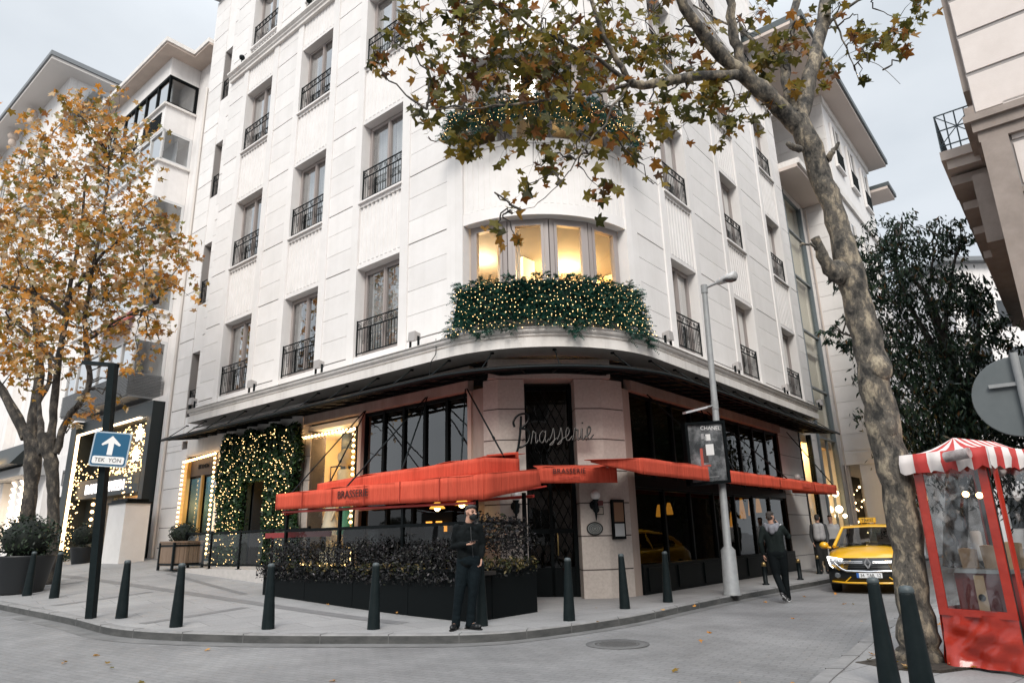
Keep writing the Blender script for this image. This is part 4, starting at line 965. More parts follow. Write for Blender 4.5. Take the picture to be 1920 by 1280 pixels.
# finer along the long ends
sw = MB(); kb = MB(); vs = []
for k, i in zip(K, I):
    d = (i - k); d.z = 0; dd = d.normalized()
    for j in range(nrow + 1):
        p = k + dd * .17 + (i - k - dd * .17) * (j / nrow); vs.append(V3((p.x, p.y, gs(p.x, p.y))))
sw.add(vs, [(a * (nrow + 1) + b, a * (nrow + 1) + b + 1, (a + 1) * (nrow + 1) + b + 1, (a + 1) * (nrow + 1) + b) for a in range(len(K) - 1) for b in range(nrow)], 0, True)
struct(sw.build('pavement', M_pave, None, recalc=False))
def kerb_run(K, I, name):
    vs = []
    for k, i in zip(K, I):
        d = (i - k); d.z = 0; d.normalize(); g = G(k.x, k.y)
        for o, z in ((0, -.15), (0, .105), (.012, .122), (.175, .124), (.175, -.15)):
            p = k + d * o; vs.append(V3((p.x, p.y, g + z)))
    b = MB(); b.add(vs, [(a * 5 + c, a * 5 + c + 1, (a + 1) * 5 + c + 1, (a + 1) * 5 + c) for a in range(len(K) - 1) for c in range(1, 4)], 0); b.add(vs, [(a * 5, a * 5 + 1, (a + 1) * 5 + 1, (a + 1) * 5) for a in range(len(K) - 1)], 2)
    # open joints between the kerb stones
    acc = 0
    for a in range(len(K) - 1):
        acc += (K[a + 1] - K[a]).length
        if acc > .9:
            acc = 0; d = (I[a] - K[a]); d.z = 0; d.normalize(); t = d.cross(UP); g = G(K[a].x, K[a].y); q = K[a]
            b.hexa([V3((*(q + d * o + t * s)[:2], g + z)) for z in (-.1, .1265) for o, s in ((-.002, -.006), (.18, -.006), (.18, .006), (-.002, .006))], 1)
    return struct(b.build(name, [M_kerb, mat('kerb_joint', (.12, .12, .12), .9), mat('grimy_shaded_kerb_face', (.045, .047, .047), .85, col2=(.09, .09, .088), scale=3, stretch=(1, 1, 3))], None))  # front face coloured dark for its shade as well as its grime
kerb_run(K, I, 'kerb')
gv = []
for k, i in zip(K, I):
    d = (i - k); d.z = 0; d.normalize()
    for o in (-.30, -.002): p = k + d * o; gv.append(V3((p.x, p.y, G(p.x, p.y) + .005)))
g_ = MB(); g_.add(gv, [(2 * a, 2 * a + 1, 2 * a + 3, 2 * a + 2) for a in range(len(K) - 1)], 0)
struct(g_.build('gutter', mat('grimy_gutter_stone', (.085, .085, .084), .8, col2=(.16, .158, .155), scale=2.2, lo=.3, hi=.7, bump=.2), None, recalc=False))
# darker granite bands laid in the pavement
b = MB()
def band(p, q, w, n=30):
    p = V3(p); q = V3(q); t = (q - p); t.z = 0; s = t.normalized().cross(UP) * (w / 2); vs = []
    for i in range(n + 1):
        c = p + (q - p) * (i / n)
        for g in (1, -1): e = c + s * g; vs.append(V3((e.x, e.y, gs(e.x, e.y) + .004)))
    b.add(vs, [(2 * i, 2 * i + 1, 2 * i + 3, 2 * i + 2) for i in range(n)], 0)
band(L(16, 3.4, 0), L(1.2, 3.1, 0), .28); band(L(12.4, 1.7, 0), L(6.8, 2.6, 0), .16)
for u in (12.5, 8.6, 4.6): band(L(u, 5.6, 0), L(u + .4, 3.6, 0), .2, 8)
struct(b.build('paving_band', M_band, None))
# far-side pavement on the right
kr = [W(-2.2, -6, 0), W(-.6, -1, 0), W(1.35, 4.0, 0), W(2.3, 6.2, 0), W(3.12, 7.6, 0), W(4.5, 9.5, 0), W(5.5, 10.7, 0), AB(-5.0, 3), AB(-5.0, 10), AB(-5.0, 25), AB(-5, 60)]
ir = [W(8, -6, 0), W(9, -1, 0), W(9, 3.6, 0), W(9.3, 5, 0), W(9.8, 6, 0), W(10.5, 8, 0), W(11.2, 9, 0), AB(-9.5, 3), AB(-9.5, 10), AB(-9.5, 25), AB(-9.5, 60)]
K2 = catmull(kr, 8); I2 = catmull(ir, 8); vs = []; s2 = MB()
for k, i in zip(K2, I2):
    d = (i - k).normalized()
    for j in range(9):
        p = k + d * .17 + (i - k - d * .17) * (j / 8); vs.append(V3((p.x, p.y, gs(p.x, p.y))))
s2.add(vs, [(a * 9 + c, a * 9 + c + 1, (a + 1) * 9 + c + 1, (a + 1) * 9 + c) for a in range(len(K2) - 1) for c in range(8)], 0, True)
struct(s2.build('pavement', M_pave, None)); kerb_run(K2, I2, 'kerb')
b = MB(); band(W(3.6, 5.2, 0), W(6.2, 8.6, 0), .38); band(W(2.0, 4.9, 0), W(3.9, 3.6, 0), .2); struct(b.build('paving_band', M_band, None))
# manhole
q = W(1.3, 9.75, G(1.3, 9.75) + .004); m = MB(); m.lathe(q, [(.30, 0), (.30, .006), (.27, .006), (.265, .002), (.0, .002)], 28)
for k in range(-5, 6):
    w = math.sqrt(max(.0, .25 ** 2 - (k * .045) ** 2)); m.box(W, q.x - w, q.x + w, q.y + k * .045 - .009, q.y + k * .045 + .009, q.z + .0021, q.z + .006)
m.lathe(q, [(.42, -.002), (.42, .003), (.3, .003)], 28, 1)
tag(m.build('manhole_cover', [mat('cast_iron_cover', (.055, .055, .055), .55, col2=(.09, .09, .09), scale=20), mat('manhole_collar', (.10, .10, .10), .9)], None, org=q), 'round iron manhole cover in the block paved road', 'manhole cover')
# ------------------------------------------------------------------ bollards
def bollard():
    t = thing('bollard', (0, 0, 0), '', 'bollard', 'tapering dark bollards along the kerb')
    m = MB(); m.lathe((0, 0, 0), [(.097, -.06), (.095, .0), (.0925, .08), (.053, .87), (.051, .89)], 20); m.build('post', M_bollard, t)
    m = MB(); m.lathe((0, 0, .885), [(.052, 0), (.055, .01), (.053, .03), (.04, .05), (.0, .056)], 20); m.build('cap', mat('worn_cap', (.05, .065, .07), .5), t)
    return t
bs = [(-10.95, 16.0, 'leftmost tapering bollard, in front of the round potted bush'), (-9.95, 15.4, 'tapering bollard in front of the left tree trunk'), (-6.75, 12.31, 'tapering bollard just right of the one way sign post'), (-5.31, 11.26, 'tapering bollard in front of the wooden planter box'),
      (-3.78, 10.97, 'tapering bollard in front of the left end of the black planter'), (-2.16, 10.83, 'tapering bollard at the middle of the black planter, left of the man'), (-.56, 10.98, 'tapering bollard half hidden behind the masked man'), (.79, 11.4, 'tapering bollard in front of the corner entrance'),
      (1.9, 12.95, 'tapering bollard in front of the right entrance pier'), (2.88, 13.94, 'tapering bollard left of the street lamp foot'), (3.36, 6.8, 'close tapering bollard in the foreground, standing in front of the taxi'), (2.90, 5.4, 'nearest tapering bollard in the foreground, in front of the big tree trunk')]
pb = bollard()
for i, (x, y, l) in enumerate(bs):
    o = pb if i == 0 else dup(pb); place(o, (x, y, gs(x, y)), i * 1.3, l); o.rotation_euler = (.012 * math.sin(i * 2.1), .014 * math.cos(i * 1.7), i)
o.rotation_euler = (0, .0, 0)
def short_bollard():
    t = thing('short_bollard', (0, 0, 0), '', 'bollard', 'short brass topped bollards')
    m = MB(); m.lathe((0, 0, 0), [(.085, 0), (.085, .03), (.055, .04), (.055, .42), (.06, .43)], 14); m.build('post', M_iron, t)
    m = MB(); m.lathe((0, 0, .43), [(.056, 0), (.056, .07), (.03, .1), (0, .11)], 14); m.build('cap', mat('aged_brass', (.30, .21, .09), .35, metal=.8), t); return t
ps = short_bollard()
for i, (x, y, l) in enumerate(((6.1, 17.7, 'short brass topped bollard left of the walking man'), (7.55, 19.2, 'short brass topped bollard right of the walking man'), (9.0, 21.4, 'short brass topped bollard beyond the walking man, beside the far pedestrians'))):
    o = ps if i == 0 else dup(ps); place(o, (x, y, gs(x, y)), 0, l)
# ------------------------------------------------------------------ street lamp with advertising case
M_grey = mat('grey_lamp_paint', (.27, .28, .28), .5, col2=(.22, .225, .23), scale=7, bump=.05)
lx, ly = at(1373, 1118, 15.15)[:2]; lz = gs(lx, ly)
lp = thing('street_lamp', (lx, ly, lz), 'grey street lamp post with two arms on the street side kerb', 'street lamp')
top = at(1320, 537, 15.15); base = V3((lx, ly, lz))
ax = (top - base).normalized(); ax = (ax * .5 + UP * .5).normalized() if False else (top - base).normalized()
m = MB(); m.tube([base, base + ax * .04, base + ax * .05, base + ax * .9, base + ax * .98, top - ax * .02], [.19, .19, .165, .15, .082, .062], 16); m.build('pole', M_grey, lp)
m = MB(); a0 = top - ax * .05; tip = at(1372, 518, 14.7); mid = at(1345, 530, 15.0)
m.tube([a0, mid], .03, 8); m.tube([a0 - ax * .12, a0 + ax * .08], .08, 12); m.build('arm', M_grey, lp)
h = MB(); dd = (tip - mid).normalized(); h.tube([mid - dd * .05, mid + dd * .05, mid + dd * .25, mid + dd * .5, tip + dd * .08], [.03, .075, .10, .09, .02], 12); hd = h.build('lamp_head', mat('pale_lamp_housing', (.42, .42, .42), .4), lp)
h = MB(); c = mid + dd * .33 - UP * .06; h.ball(c, (.17, .13, .06), 0, 12, 6); h.build('lens', mat('lamp_lens', (.10, .10, .10), .15), hd)
m = MB(); a1 = base + ax * (top - base).length * .585; e = at(1283, 774, 14.8); m.tube([a1, a1 + (e - a1) * .35], .022, 8); m.tube([a1 - ax * .1, a1 + ax * .1], .082, 12); m.build('arm', M_grey, lp)
m = MB(); s0 = a1 + (e - a1) * .3; m.bar(s0, e, .12, .045); m.build('lamp_head', mat('strip_light_housing', (.45, .45, .46), .35), lp)
# the case
A = at(1283, 800, 14.86); B = at(1358, 789, 14.98); xd = (B - A); xd.z = 0; xd.normalize(); nd = xd.cross(UP)
ctr = V3(((A.x + B.x) / 2, (A.y + B.y) / 2, at(1320, 848, 14.9).z)); w, h_ = .93, 1.36
BF = lambda u, o, z: ctr + (xd * .997 + UP * .06) * u + nd * o + UP * z
ad_ = thing('advert_case', ctr, 'black glazed advertising case with a perfume poster fixed to the street lamp post', 'advertising case')
m = MB(); m.box(BF, -w / 2, w / 2, -.2, -.02, -h_ / 2, h_ / 2)
for a, b_, c, d_ in ((-w / 2, w / 2, h_ / 2 - .06, h_ / 2), (-w / 2, w / 2, -h_ / 2, -h_ / 2 + .06), (-w / 2, -w / 2 + .06, -h_ / 2 + .06, h_ / 2 - .06), (w / 2 - .06, w / 2, -h_ / 2 + .06, h_ / 2 - .06)): m.box(BF, a, b_, -.02, .03, c, d_)
m.build('case', M_blackframe, ad_)
m = MB(); m.box(BF, -w / 2 + .065, w / 2 - .065, -.019, -.012, -h_ / 2 + .065, h_ / 2 - .065, 0)
m.box(BF, -.13, .02, -.0119, -.009, -.22, .12, 1); m.box(BF, -.16, -.10, -.0085, -.006, -.30, .10, 2); m.box(BF, -.10, .06, -.0083, -.006, -.30, -.26, 2); m.box(BF, -.02, .16, -.0082, -.005, -.06, .18, 3); m.box(BF, .0, .11, -.0118, -.006, .26, .40, 3); m.box(BF, -.10, -.04, -.0117, -.006, .30, .42, 4); m.box(BF, -.03, .02, -.0116, -.006, .27, .36, 4)
text_mb(m, 'CHANEL', BF(.13, -.008, .49), xd, .12, .003, 3, center=True); m.box(BF, -.14, .22, -.0115, -.008, -.53, -.52, 4)
m.build('poster', [mat('dark_grey_poster', (.03, .035, .038), .5, col2=(.42, .43, .44), scale=2.2, lo=.45, hi=.75), mat('smoky_bottle', (.07, .05, .05), .4), mat('red_bottle_edge', (.50, .10, .07), .4), mat('white_poster_print', (.85, .84, .82), .5), mat('grey_poster_print', (.35, .35, .35), .5)], ad_)
m = MB(); m.box(BF, -w / 2 + .06, w / 2 - .06, .006, .012, -h_ / 2 + .06, h_ / 2 - .06); m.build('glass_cover', glass('case_glass', (.97, .97, .97), .8), ad_)
m = MB()
for z in (-.4, .4): m.tube([BF(.22, -.19, z), BF(.26, -.32, z)], .03, 8)
m.build('bracket', M_iron, ad_)
# ------------------------------------------------------------------ one way sign
sx, sy = at(173, 1140, 12.35)[:2]; sz = gs(sx, sy); sb = V3((sx, sy, sz)); st = at(213, 683, 12.0); st = V3((st.x, st.y, st.z))
sp_ = thing('sign_post', sb, 'dark square steel post with a bent arm at its top carrying the one way sign', 'post')
m = MB(); m.bar(sb - UP * .1, st, .125, .125); m.build('pole', M_bollard, sp_)
m = MB(); e = at(158, 680, 12.35); m.bar(st + V3((.06, 0, -.02)), e, .11, .07); m.build('arm', M_bollard, sp_)
os_ = thing('one_way_sign', at(207, 842, 11.95), 'blue one way sign with white arrow reading TEK YON on the dark post', 'sign')
c = at(207, 842, 11.98); xd = V3((.985, .17, 0)).normalized(); xd = (xd - UP * .075).normalized(); zd = (UP + V3((.075, 0, 0))).normalized(); nd = xd.cross(zd)
SF = lambda u, o, z: c + xd * u + nd * o + zd * z
def rrect(w, h, r, n=5):
    out = []
    for cx, cz, a in ((w - r, h - r, 0), (-w + r, h - r, 90), (-w + r, -h + r, 180), (w - r, -h + r, 270)):
        for k in range(n + 1): t = R_(a + 90 * k / n); out.append((cx + r * math.cos(t), cz + r * math.sin(t)))
    return out
m = MB(); m.prism(SF, rrect(.31, .305, .05), -.02, 0, 0); m.prism(SF, rrect(.285, .28, .04), .001, .004, 1)
m.prism(SF, [(0, .235), (.16, .085), (.14, .06), (.045, .105), (.045, -.10), (-.045, -.10), (-.045, .105), (-.14, .06), (-.16, .085)], .0045, .008, 2)
m.prism(SF, rrect(.265, .068, .03), .0045, .008, 2) if False else None
m.prism(lambda u, o, z: SF(u, o, z - .19), rrect(.262, .066, .03), .0045, .008, 2)
text_mb(m, 'TEK  YÖN', SF(0, .0085, -.222), xd, .098, .002, 3, zd=zd)
m.build('sign_plate', [mat('sign_grey_rim', (.35, .42, .48), .45), mat('traffic_blue', (.008, .085, .17), .4), mat('sign_white', (.74, .74, .73), .5), mat('sign_black', (.02, .02, .025), .5)], os_)
m = MB(); m.box(SF, -.12, .12, -.05, -.021, -.06, -.02); m.box(SF, -.12, .12, -.05, -.021, .1, .14); m.build('clamp', M_iron, os_)
# back of a round sign at the right edge
c = at(1913, 742, 5.6); rs = thing('round_sign', (c.x, c.y, 0), 'grey back of a round traffic sign on a pole at the right edge', 'sign')
nn = V3((-c.x, -c.y, 0)).normalized(); m = MB(); m.lathe(c, [(.335, -.012), (.34, 0), (.335, .012)], 40, 0, False, ax=nn); m.build('sign_disc', mat('bare_sign_back', (.085, .10, .105), .5, col2=(.11, .125, .13), scale=3), rs)
tx = nn.cross(UP); m = MB(); m.tube([V3((c.x, c.y, gs(c.x, c.y))) + nn * .045 + tx * -.02, V3((c.x, c.y, c.z + .36)) + nn * .045 + tx * -.02], .03, 12); m.build('pole', M_grey, rs)
m = MB(); m.bar(c + nn * .03 + tx * .2 + UP * .1, c + nn * .03 - tx * .2 + UP * .1, .03, .03); m.build('bracket', M_grey, rs)
# ------------------------------------------------------------------ chestnut cart under a striped roof
def cart():
    P = at(1782, 1247, 7.75); P.z = gs(P.x, P.y); Q = at(1934, 1271, 7.12); xd = V3((Q.x - P.x, Q.y - P.y, 0)); wid = xd.length; xd.normalize()
    bd = xd.cross(UP) * -1                       # away from the camera
    t = thing('street_cart', P, 'red vendor cart wrapped in clear plastic under a red and white striped roof', 'cart')
    F = lambda u, o, z: P + xd * u - bd * o + UP * z
    M_vinyl = mat('red_tarpaulin', (.44, .034, .016), .26, col2=(.33, .022, .012), scale=5, bump=.5, bscale=5, coat=.25)
    M_clear = glass('clear_plastic_sheet', (.80, .81, .81), 3.0, 1.5, .14)
    H = 2.12; D = 1.35
    def face(o0, A, B, nm, th=.012):
        """one red framed plastic side between plan points A,B"""
        A = V3(A); B = V3(B); x = (B - A); wl_ = x.length; x.normalize(); n = x.cross(UP)
        fr = lambda u, o, z: A + x * u + n * o + UP * z
        m = MB(); r = random.Random(4)
        # rippled lower skirt
        nx, ny = 22, 12; vs = []
        for j in range(ny + 1):
            for i in range(nx + 1):
                f = i / nx; z = .02 + .50 * j / ny; w_ = .06 * math.sin(f * 6 + z * 10 + 1.5 * math.sin(f * 5)) * (1 - j / ny) + .03 * math.sin(f * 15 - z * 16 + math.sin(z * 12)) + .014 * math.sin(f * 5 + z * 33)
                vs.append(fr(f * wl_, w_ * (.25 + .75 * math.sin(math.pi * f)) + .05 * (1 - j / ny) ** 2, z))
        m.add(vs, [(j * (nx + 1) + i, j * (nx + 1) + i + 1, (j + 1) * (nx + 1) + i + 1, (j + 1) * (nx + 1) + i) for j in range(ny) for i in range(nx)], 0, True)
        for a, b, c, d in ((0, .085, .50, H), (wl_ - .085, wl_, .50, H), (.085, wl_ - .085, H - .13, H), (.085, wl_ - .085, .50, .57)): m.box(fr, a, b, -.008, .008, c, d)
        so = m.build('tarpaulin', M_vinyl, t)
        g = MB(); nx, ny = 16, 26; vs = []
        for j in range(ny + 1):
            for i in range(nx + 1):
                f = i / nx; z = .56 + (H - .68) * j / ny; w_ = .024 * math.sin(f * 7 + z * 5) + .016 * math.sin(f * 19 - z * 11) + .010 * math.sin(z * 27 + f * 5)
                vs.append(fr(.08 + f * (wl_ - .16), w_ * math.sin(math.pi * f), z))
        g.add(vs, [(j * (nx + 1) + i, j * (nx + 1) + i + 1, (j + 1) * (nx + 1) + i + 1, (j + 1) * (nx + 1) + i) for j in range(ny) for i in range(nx)], 0, True)
        g.build('clear_sheet', M_clear, so)
    c0, c1, c2, c3 = F(0, 0, 0), F(wid, 0, 0), F(wid, -D, 0), F(0, -D, 0)
    face(0, c0, c1, 'front'); face(0, c1 + xd * .06, c2, 'side'); face(0, c3, c0 - xd * .01, 'side')
    for c in (c0, c1, c2, c3):
        m = MB(); q = c + ((c0 + c2) / 2 - c) * .08; m.tube([q, q + UP * H], .022, 8)
        m.build('post', mat('cart_post_steel', (.09, .09, .09), .4, metal=.6), t)
    b = MB(); b.box(F, .12, wid - .1, -D + .15, -.18, .3, .92, 0); b.box(F, .08, wid - .06, -D + .1, -.14, .92, .96, 1)
    b.box(F, .2, wid - .15, -.175, -.165, .45, .85, 2); b.box(F, .32, .42, -.163, -.155, .5, .9, 3); b.lathe(F(.37, -.153, .68), [(.035, 0), (.035, .006)], 14, 4, ax=-bd)
    b.build('counter', [mat('cart_red_board', (.17, .02, .018), .5), mat('cart_steel_top', (.34, .34, .33), .3, metal=.7), mat('maroon_panel', (.12, .018, .02), .5), mat('cart_wood_trim', (.42, .30, .18), .6), M_iron], t)
    rr = random.Random(17)
    for k in range(3):
        g_ = MB(); u0 = .16 + k * .2; o0 = -.3 - .05 * k; h0 = .2 + .03 * k
        g_.hexa([F(u0, o0, .961), F(u0 + .13, o0, .961), F(u0 + .13, o0 - .09, .961), F(u0, o0 - .09, .961), F(u0 - .01, o0 + .01, .96 + h0), F(u0 + .14, o0 - .01, .96 + h0), F(u0 + .13, o0 - .1, .95 + h0), F(u0 + .01, o0 - .08, .97 + h0)]); g_.build('paper_bag', mat('brown_paper_bag', (.36, .25, .15), .85, col2=(.30, .20, .12), scale=12), t)
    g_ = MB()
    for k in range(90): a_ = rr.random() * 6.28; q_ = .17 * rr.random() ** .5; g_.ball(F(.45 + q_ * math.cos(a_), -.6 + q_ * math.sin(a_), 1.03 + .06 * (1 - q_ / .17) * rr.random()), (.02, .018, .016), 0, 6, 4)
    stuff(g_.build('chestnuts', mat('roast_chestnut', (.10, .04, .018), .4, col2=(.16, .08, .04), scale=15), t))
    g_ = MB(); g_.lathe(F(.14, -.75, .961), [(.05, 0), (.055, .36), (.04, .38)], 12); g_.build('cup_stack', mat('white_paper_cup', (.7, .68, .66), .6), t)
    b = MB(); b.lathe(F(.45, -.6, .96), [(.2, 0), (.24, .06), (.22, .07), (.0, .05)], 20); b.build('roasting_pan', M_iron, t)
    for u, o in ((.12, -.25), (.12, -D + .2), (wid - .1, -.25), (wid - .1, -D + .2)):
        wq = F(u, o, .17); wm = MB(); wm.lathe(wq - xd * .03, [(.12, 0), (.17, .005), (.17, .055), (.12, .06)], 18, ax=xd); wm.build('wheel', mat('cart_rubber', (.015, .015, .015), .8), t)
    # striped roof: pyramid with hanging valance
    M_str = bpy.data.materials.new('striped_roof_cloth'); MATS['striped_roof_cloth'] = M_str; M_str.use_nodes = True
    nt = M_str.node_tree; p = nt.nodes['Principled BSDF']; p.inputs['Roughness'].default_value = .6
    at_ = nt.nodes.new('ShaderNodeAttribute'); at_.attribute_name = 'stripe'
    mt = nt.nodes.new('ShaderNodeMath'); mt.operation = 'FRACT'; gt = nt.nodes.new('ShaderNodeMath'); gt.operation = 'GREATER_THAN'; gt.inputs[1].default_value = .5
    mx = nt.nodes.new('ShaderNodeMix'); mx.data_type = 'RGBA'; mx.inputs[6].default_value = (.62, .57, .55, 1); mx.inputs[7].default_value = (.43, .035, .03, 1)
    nt.links.new(at_.outputs['Fac'], mt.inputs[0]); nt.links.new(mt.outputs[0], gt.inputs[0]); nt.links.new(gt.outputs[0], mx.inputs[0]); nt.links.new(mx.outputs[2], p.inputs['Base Color'])
    e = .09; zr = H + .06; cr = [F(-e, e, zr), F(wid + e, e, zr), F(wid + e, -D - e, zr), F(-e, -D - e, zr)]
    ap0 = F(wid * .5, -D * .16, H + .22); ap1 = F(wid * .5, -D * .84, H + .22)
    m = MB(); st_ = []; acc = 0
    for k in range(4):
        A, B = cr[k], cr[(k + 1) % 4]; ln = (B - A).length; tA, tB = [(ap0, ap0), (ap0, ap1), (ap1, ap1), (ap1, ap0)][k]; n = 24; vs = []
        for i in range(n + 1):
            f = i / n; q = A + (B - A) * f; tp = tA + (tB - tA) * f; drop = .19 + .03 * abs(math.sin(f * ln / .17 * math.pi)) + .012 * math.sin(f * 40)
            out = (q - (c0 + c2) / 2); out.z = 0; out.normalize()
            for j in range(6): vs.append(tp + (q - tp) * (j / 5) - UP * (.05 * math.sin(math.pi * j / 5))); st_.append((acc + f * ln) / .30)
            vs.append(q - UP * drop * .5 + out * (.02 + .02 * math.sin(i * 1.3))); st_.append((acc + f * ln) / .30); vs.append(q - UP * drop + out * .02 * math.sin(i * 1.3 + 1)); st_.append((acc + f * ln) / .30)
        acc += ln
        m.add(vs, [(i * 8 + j, i * 8 + j + 1, (i + 1) * 8 + j + 1, (i + 1) * 8 + j) for i in range(n) for j in range(7)], 0, True)
    ro = m.build('striped_roof', M_str, t, recalc=False)
    a_ = ro.data.attributes.new('stripe', 'FLOAT', 'POINT'); a_.data.foreach_set('value', st_)
    rl = MB(); rl.tube([F(wid * .62, .20, H - .02), F(wid * .95, .20, H + .0)], .055, 10); rl.tube([F(.05, .06, H - .02), F(wid + .1, .06, H - .02)], .03, 8); rl.build('rolled_sheet', M_str if False else mat('rolled_plastic', (.45, .42, .41), .35, col2=(.12, .08, .08), scale=6), t)
    bl = MB()
    for u, z in ((.22, 1.74), (.36, 1.72)): bl.ball(F(u, -.55, z), .035)
    bl.build('bulb', glow('cart_bulb', (1, .55, .22), 7), t)
cart()
# ------------------------------------------------------------------ left-hand neighbours
M_w2 = mat('white_rendered_wall', (.80, .775, .76), .85, col2=(.73, .705, .69), scale=1.8, bump=.15, bscale=30, streak=.15)
M_soff = mat('beige_soffit', (.62, .52, .45), .85, col2=(.52, .43, .37), scale=1.3)
M_dkf = mat('dark_grey_shopfront', (.009, .014, .015), .45)
nb = thing('white_building', L(24, 0, 0), 'white building with stacked glazed bays and deep beige eaves, left of the corner building', 'building')
m = MB(); m.box(L, 17.96, 32, -10, -.75, 5.3, 22.2); m.box(L, 20.0, 27.0, -.74, .55, 6.9, 7.35); m.box(L, 17.96, 18.55, -.9, -.3, 0, 6.9); m.box(L, 26.05, 32, -.9, -.3, 0, 5.5); m.box(L, 18.56, 26.04, -.74, -.35, 6.6, 6.9)
bands = [(7.35, 9.3), (10.5, 12.3), (13.8, 15.4), (17.1, 18.6), (19.85, 21.3)]
prev = 7.35
for i, (a, b_) in enumerate(bands):
    if i: m.box(L, 20.0, 27.0, -.74, .55, bands[i - 1][1] + .002, a - .1, 0); m.box(L, 19.9, 27.1, -.74, .66, a - .1, a, 1)
m.box(L, 20., 27., -.74, .55, 21.3, 22.2); m.build('wall', [M_w2, M_cornice], nb)
m = MB(); m.slab([q[:2] for q in (L(17.97, -.1, 0), L(19.3, -.1, 0), L(19.3, 1.1, 0), L(27.7, 1.1, 0), L(27.7, -.1, 0), L(32.3, -.1, 0), L(32.3, -10, 0), L(17.97, -10, 0))], 22.2, 22.3, 0); m.slab([q[:2] for q in (L(17.97, -.04, 0), L(19.24, -.04, 0), L(19.24, 1.16, 0), L(27.76, 1.16, 0), L(27.76, -.04, 0), L(32.3, -.04, 0), L(32.3, -10, 0), L(17.97, -10, 0))], 22.302, 22.5, 1); m.build('eaves', [M_soff, M_cornice], nb)
for i, (a, b_) in enumerate(bands):
    dk = M_blackframe if i in (4,) else mat('white_window_frame', (.6, .6, .6), .5)
    f = MB(); n = 6; w = 7.0 / n
    for k in range(n + 1): c = 20.0 + w * k; f.box(L, max(20., c - .06), min(27., c + .06), .42, .53, a, b_)
    for k in (0, 1): f.box(L, 20.0, 20.1, -.74 + k * 1.16 - (.0 if k == 0 else .0), -.62 + k * 1.1, a, b_)
    f.box(L, 20.0, 27.0, .42, .54, b_ - .12, b_); f.box(L, 20., 27., .42, .54, a, a + .12); f.box(L, 20., 20.1, -.62, .42, b_ - .12, b_); f.box(L, 20., 20.1, -.62, .42, a, a + .12)
    fo = f.build('bay_glazing', dk, nb); g = MB(); g.box(L, 20.03, 20.05, -.62, .44, a + .12, b_ - .12); g.box(L, 20.1, 26.95, .46, .475, a + .12, b_ - .12); g.build('pane', M_glass, fo)
    bl = MB(); bl.box(L, 20.4, 26.8, .2, .24, a, b_) if i % 2 == 0 else bl.box(L, 20.4, 26.8, -.3, -.28, a, b_); bl.build('blind', mat('pale_blind', (.55, .55, .55), .9) if i in (4, 3, 2) else M_room, fo)
m = MB()
for k in range(9): m.box(L, 20.3, 22.1, .55, .59, 18.72 + k * .09, 18.77 + k * .09)
m.build('louvre', M_blackframe, nb)
m = MB(); text_mb(m, 'ZEKAİ', L(23.6, .57, 18.72), -dl, .95, .03, 0, sx=.7); m.build('roof_lettering', M_blackframe, nb)
m = MB()
for k in range(30):
    m.box(L, 19.86, 19.9, -.6 + k * .04, -.585 + k * .04, 6.95, 7.85)
for z in range(15): m.box(L, 19.85, 19.91, -.66, .62, 6.95 + z * .06, 6.965 + z * .06); m.box(L, 19.9, 26.9, .58, .62, 6.95 + z * .06, 6.985 + z * .06)
m.box(L, 19.85, 26.9, -.7, .57, 6.88, 6.94); m.build('lattice_planter', mat('grey_lattice', (.16, .165, .17), .6), nb)
m = MB(); m.hexa([L(20.2, .56, 10.2), L(23.4, .56, 10.2), L(23.4, 1.1, 9.7), L(20.2, 1.1, 9.7), L(20.2, .56, 10.3), L(23.4, .56, 10.3), L(23.4, 1.12, 9.78), L(20.2, 1.12, 9.78)]); m.build('window_awning', mat('faded_red_awning', (.42, .10, .09), .8), nb)
# dark boutique front with star curtain
sf = thing('boutique_front', L(22, 0, 1), 'tall dark boutique shopfront with glowing star light curtain and white lit lettering', 'shopfront')
z0 = 1.0; zt = 6.6
m = MB(); m.box(L, 18.6, 18.95, -.7, .12, z0, zt); m.box(L, 25.4, 26.0, -.7, .35, z0, zt); m.box(L, 18.95, 25.4, -.7, .12, zt - .55, zt); m.box(L, 19.15, 25.4, -.6, -.5, 3.3, zt - .55); m.box(L, 19.15, 25.4, -.5, .05, 3.3, 4.05); m.box(L, 22.6, 25.4, -.6, -.45, z0, 3.3)
m.box(L, 18.95, 19.4, -.6, -.1, z0, zt - .55); m.build('dark_surround', M_dkf, sf)
m = MB(); m.box(L, 25.3, 25.39, .2, .3, z0, zt - .56); m.box(L, 19.2, 25.3, .2, .3, zt - .62, zt - .56); m.build('light_strip', glow('warm_strip_light', (1, .72, .45), 2.2), sf)
m = MB(); text_mb(m, 'DAMAT TWEEN', L(22.3, .06, 3.47), -dl, .56, .03, 0, sx=.95); m.build('lit_lettering', glow('white_lit_letters', (1, .93, .9), 1.1), sf)
m = MB(); r = random.Random(9)
for k in range(430):
    u = 19.6 + 4.4 * r.random(); z = 4.15 + 1.8 * r.random(); m.ball(L(u, -.35 + .2 * r.random(), z), .024, 0, 5, 4)
for k in range(230):
    side = r.random()
    if side < .5: u = 25.0 - .5 * r.random(); z = 1.1 + 3.6 * r.random()
    elif side < .75: u = 19.35 + .4 * r.random(); z = 1.4 + 2.9 * r.random()
    else: u = 19.5 + 5.4 * r.random(); z = 4.05 + .3 * r.random() + .5 * (u > 24)
    m.ball(L(u, .12 + .3 * r.random(), z), .026, 0, 5, 4)
stuff(m.build('fairy_lights', M_fairy, sf))
m = MB()
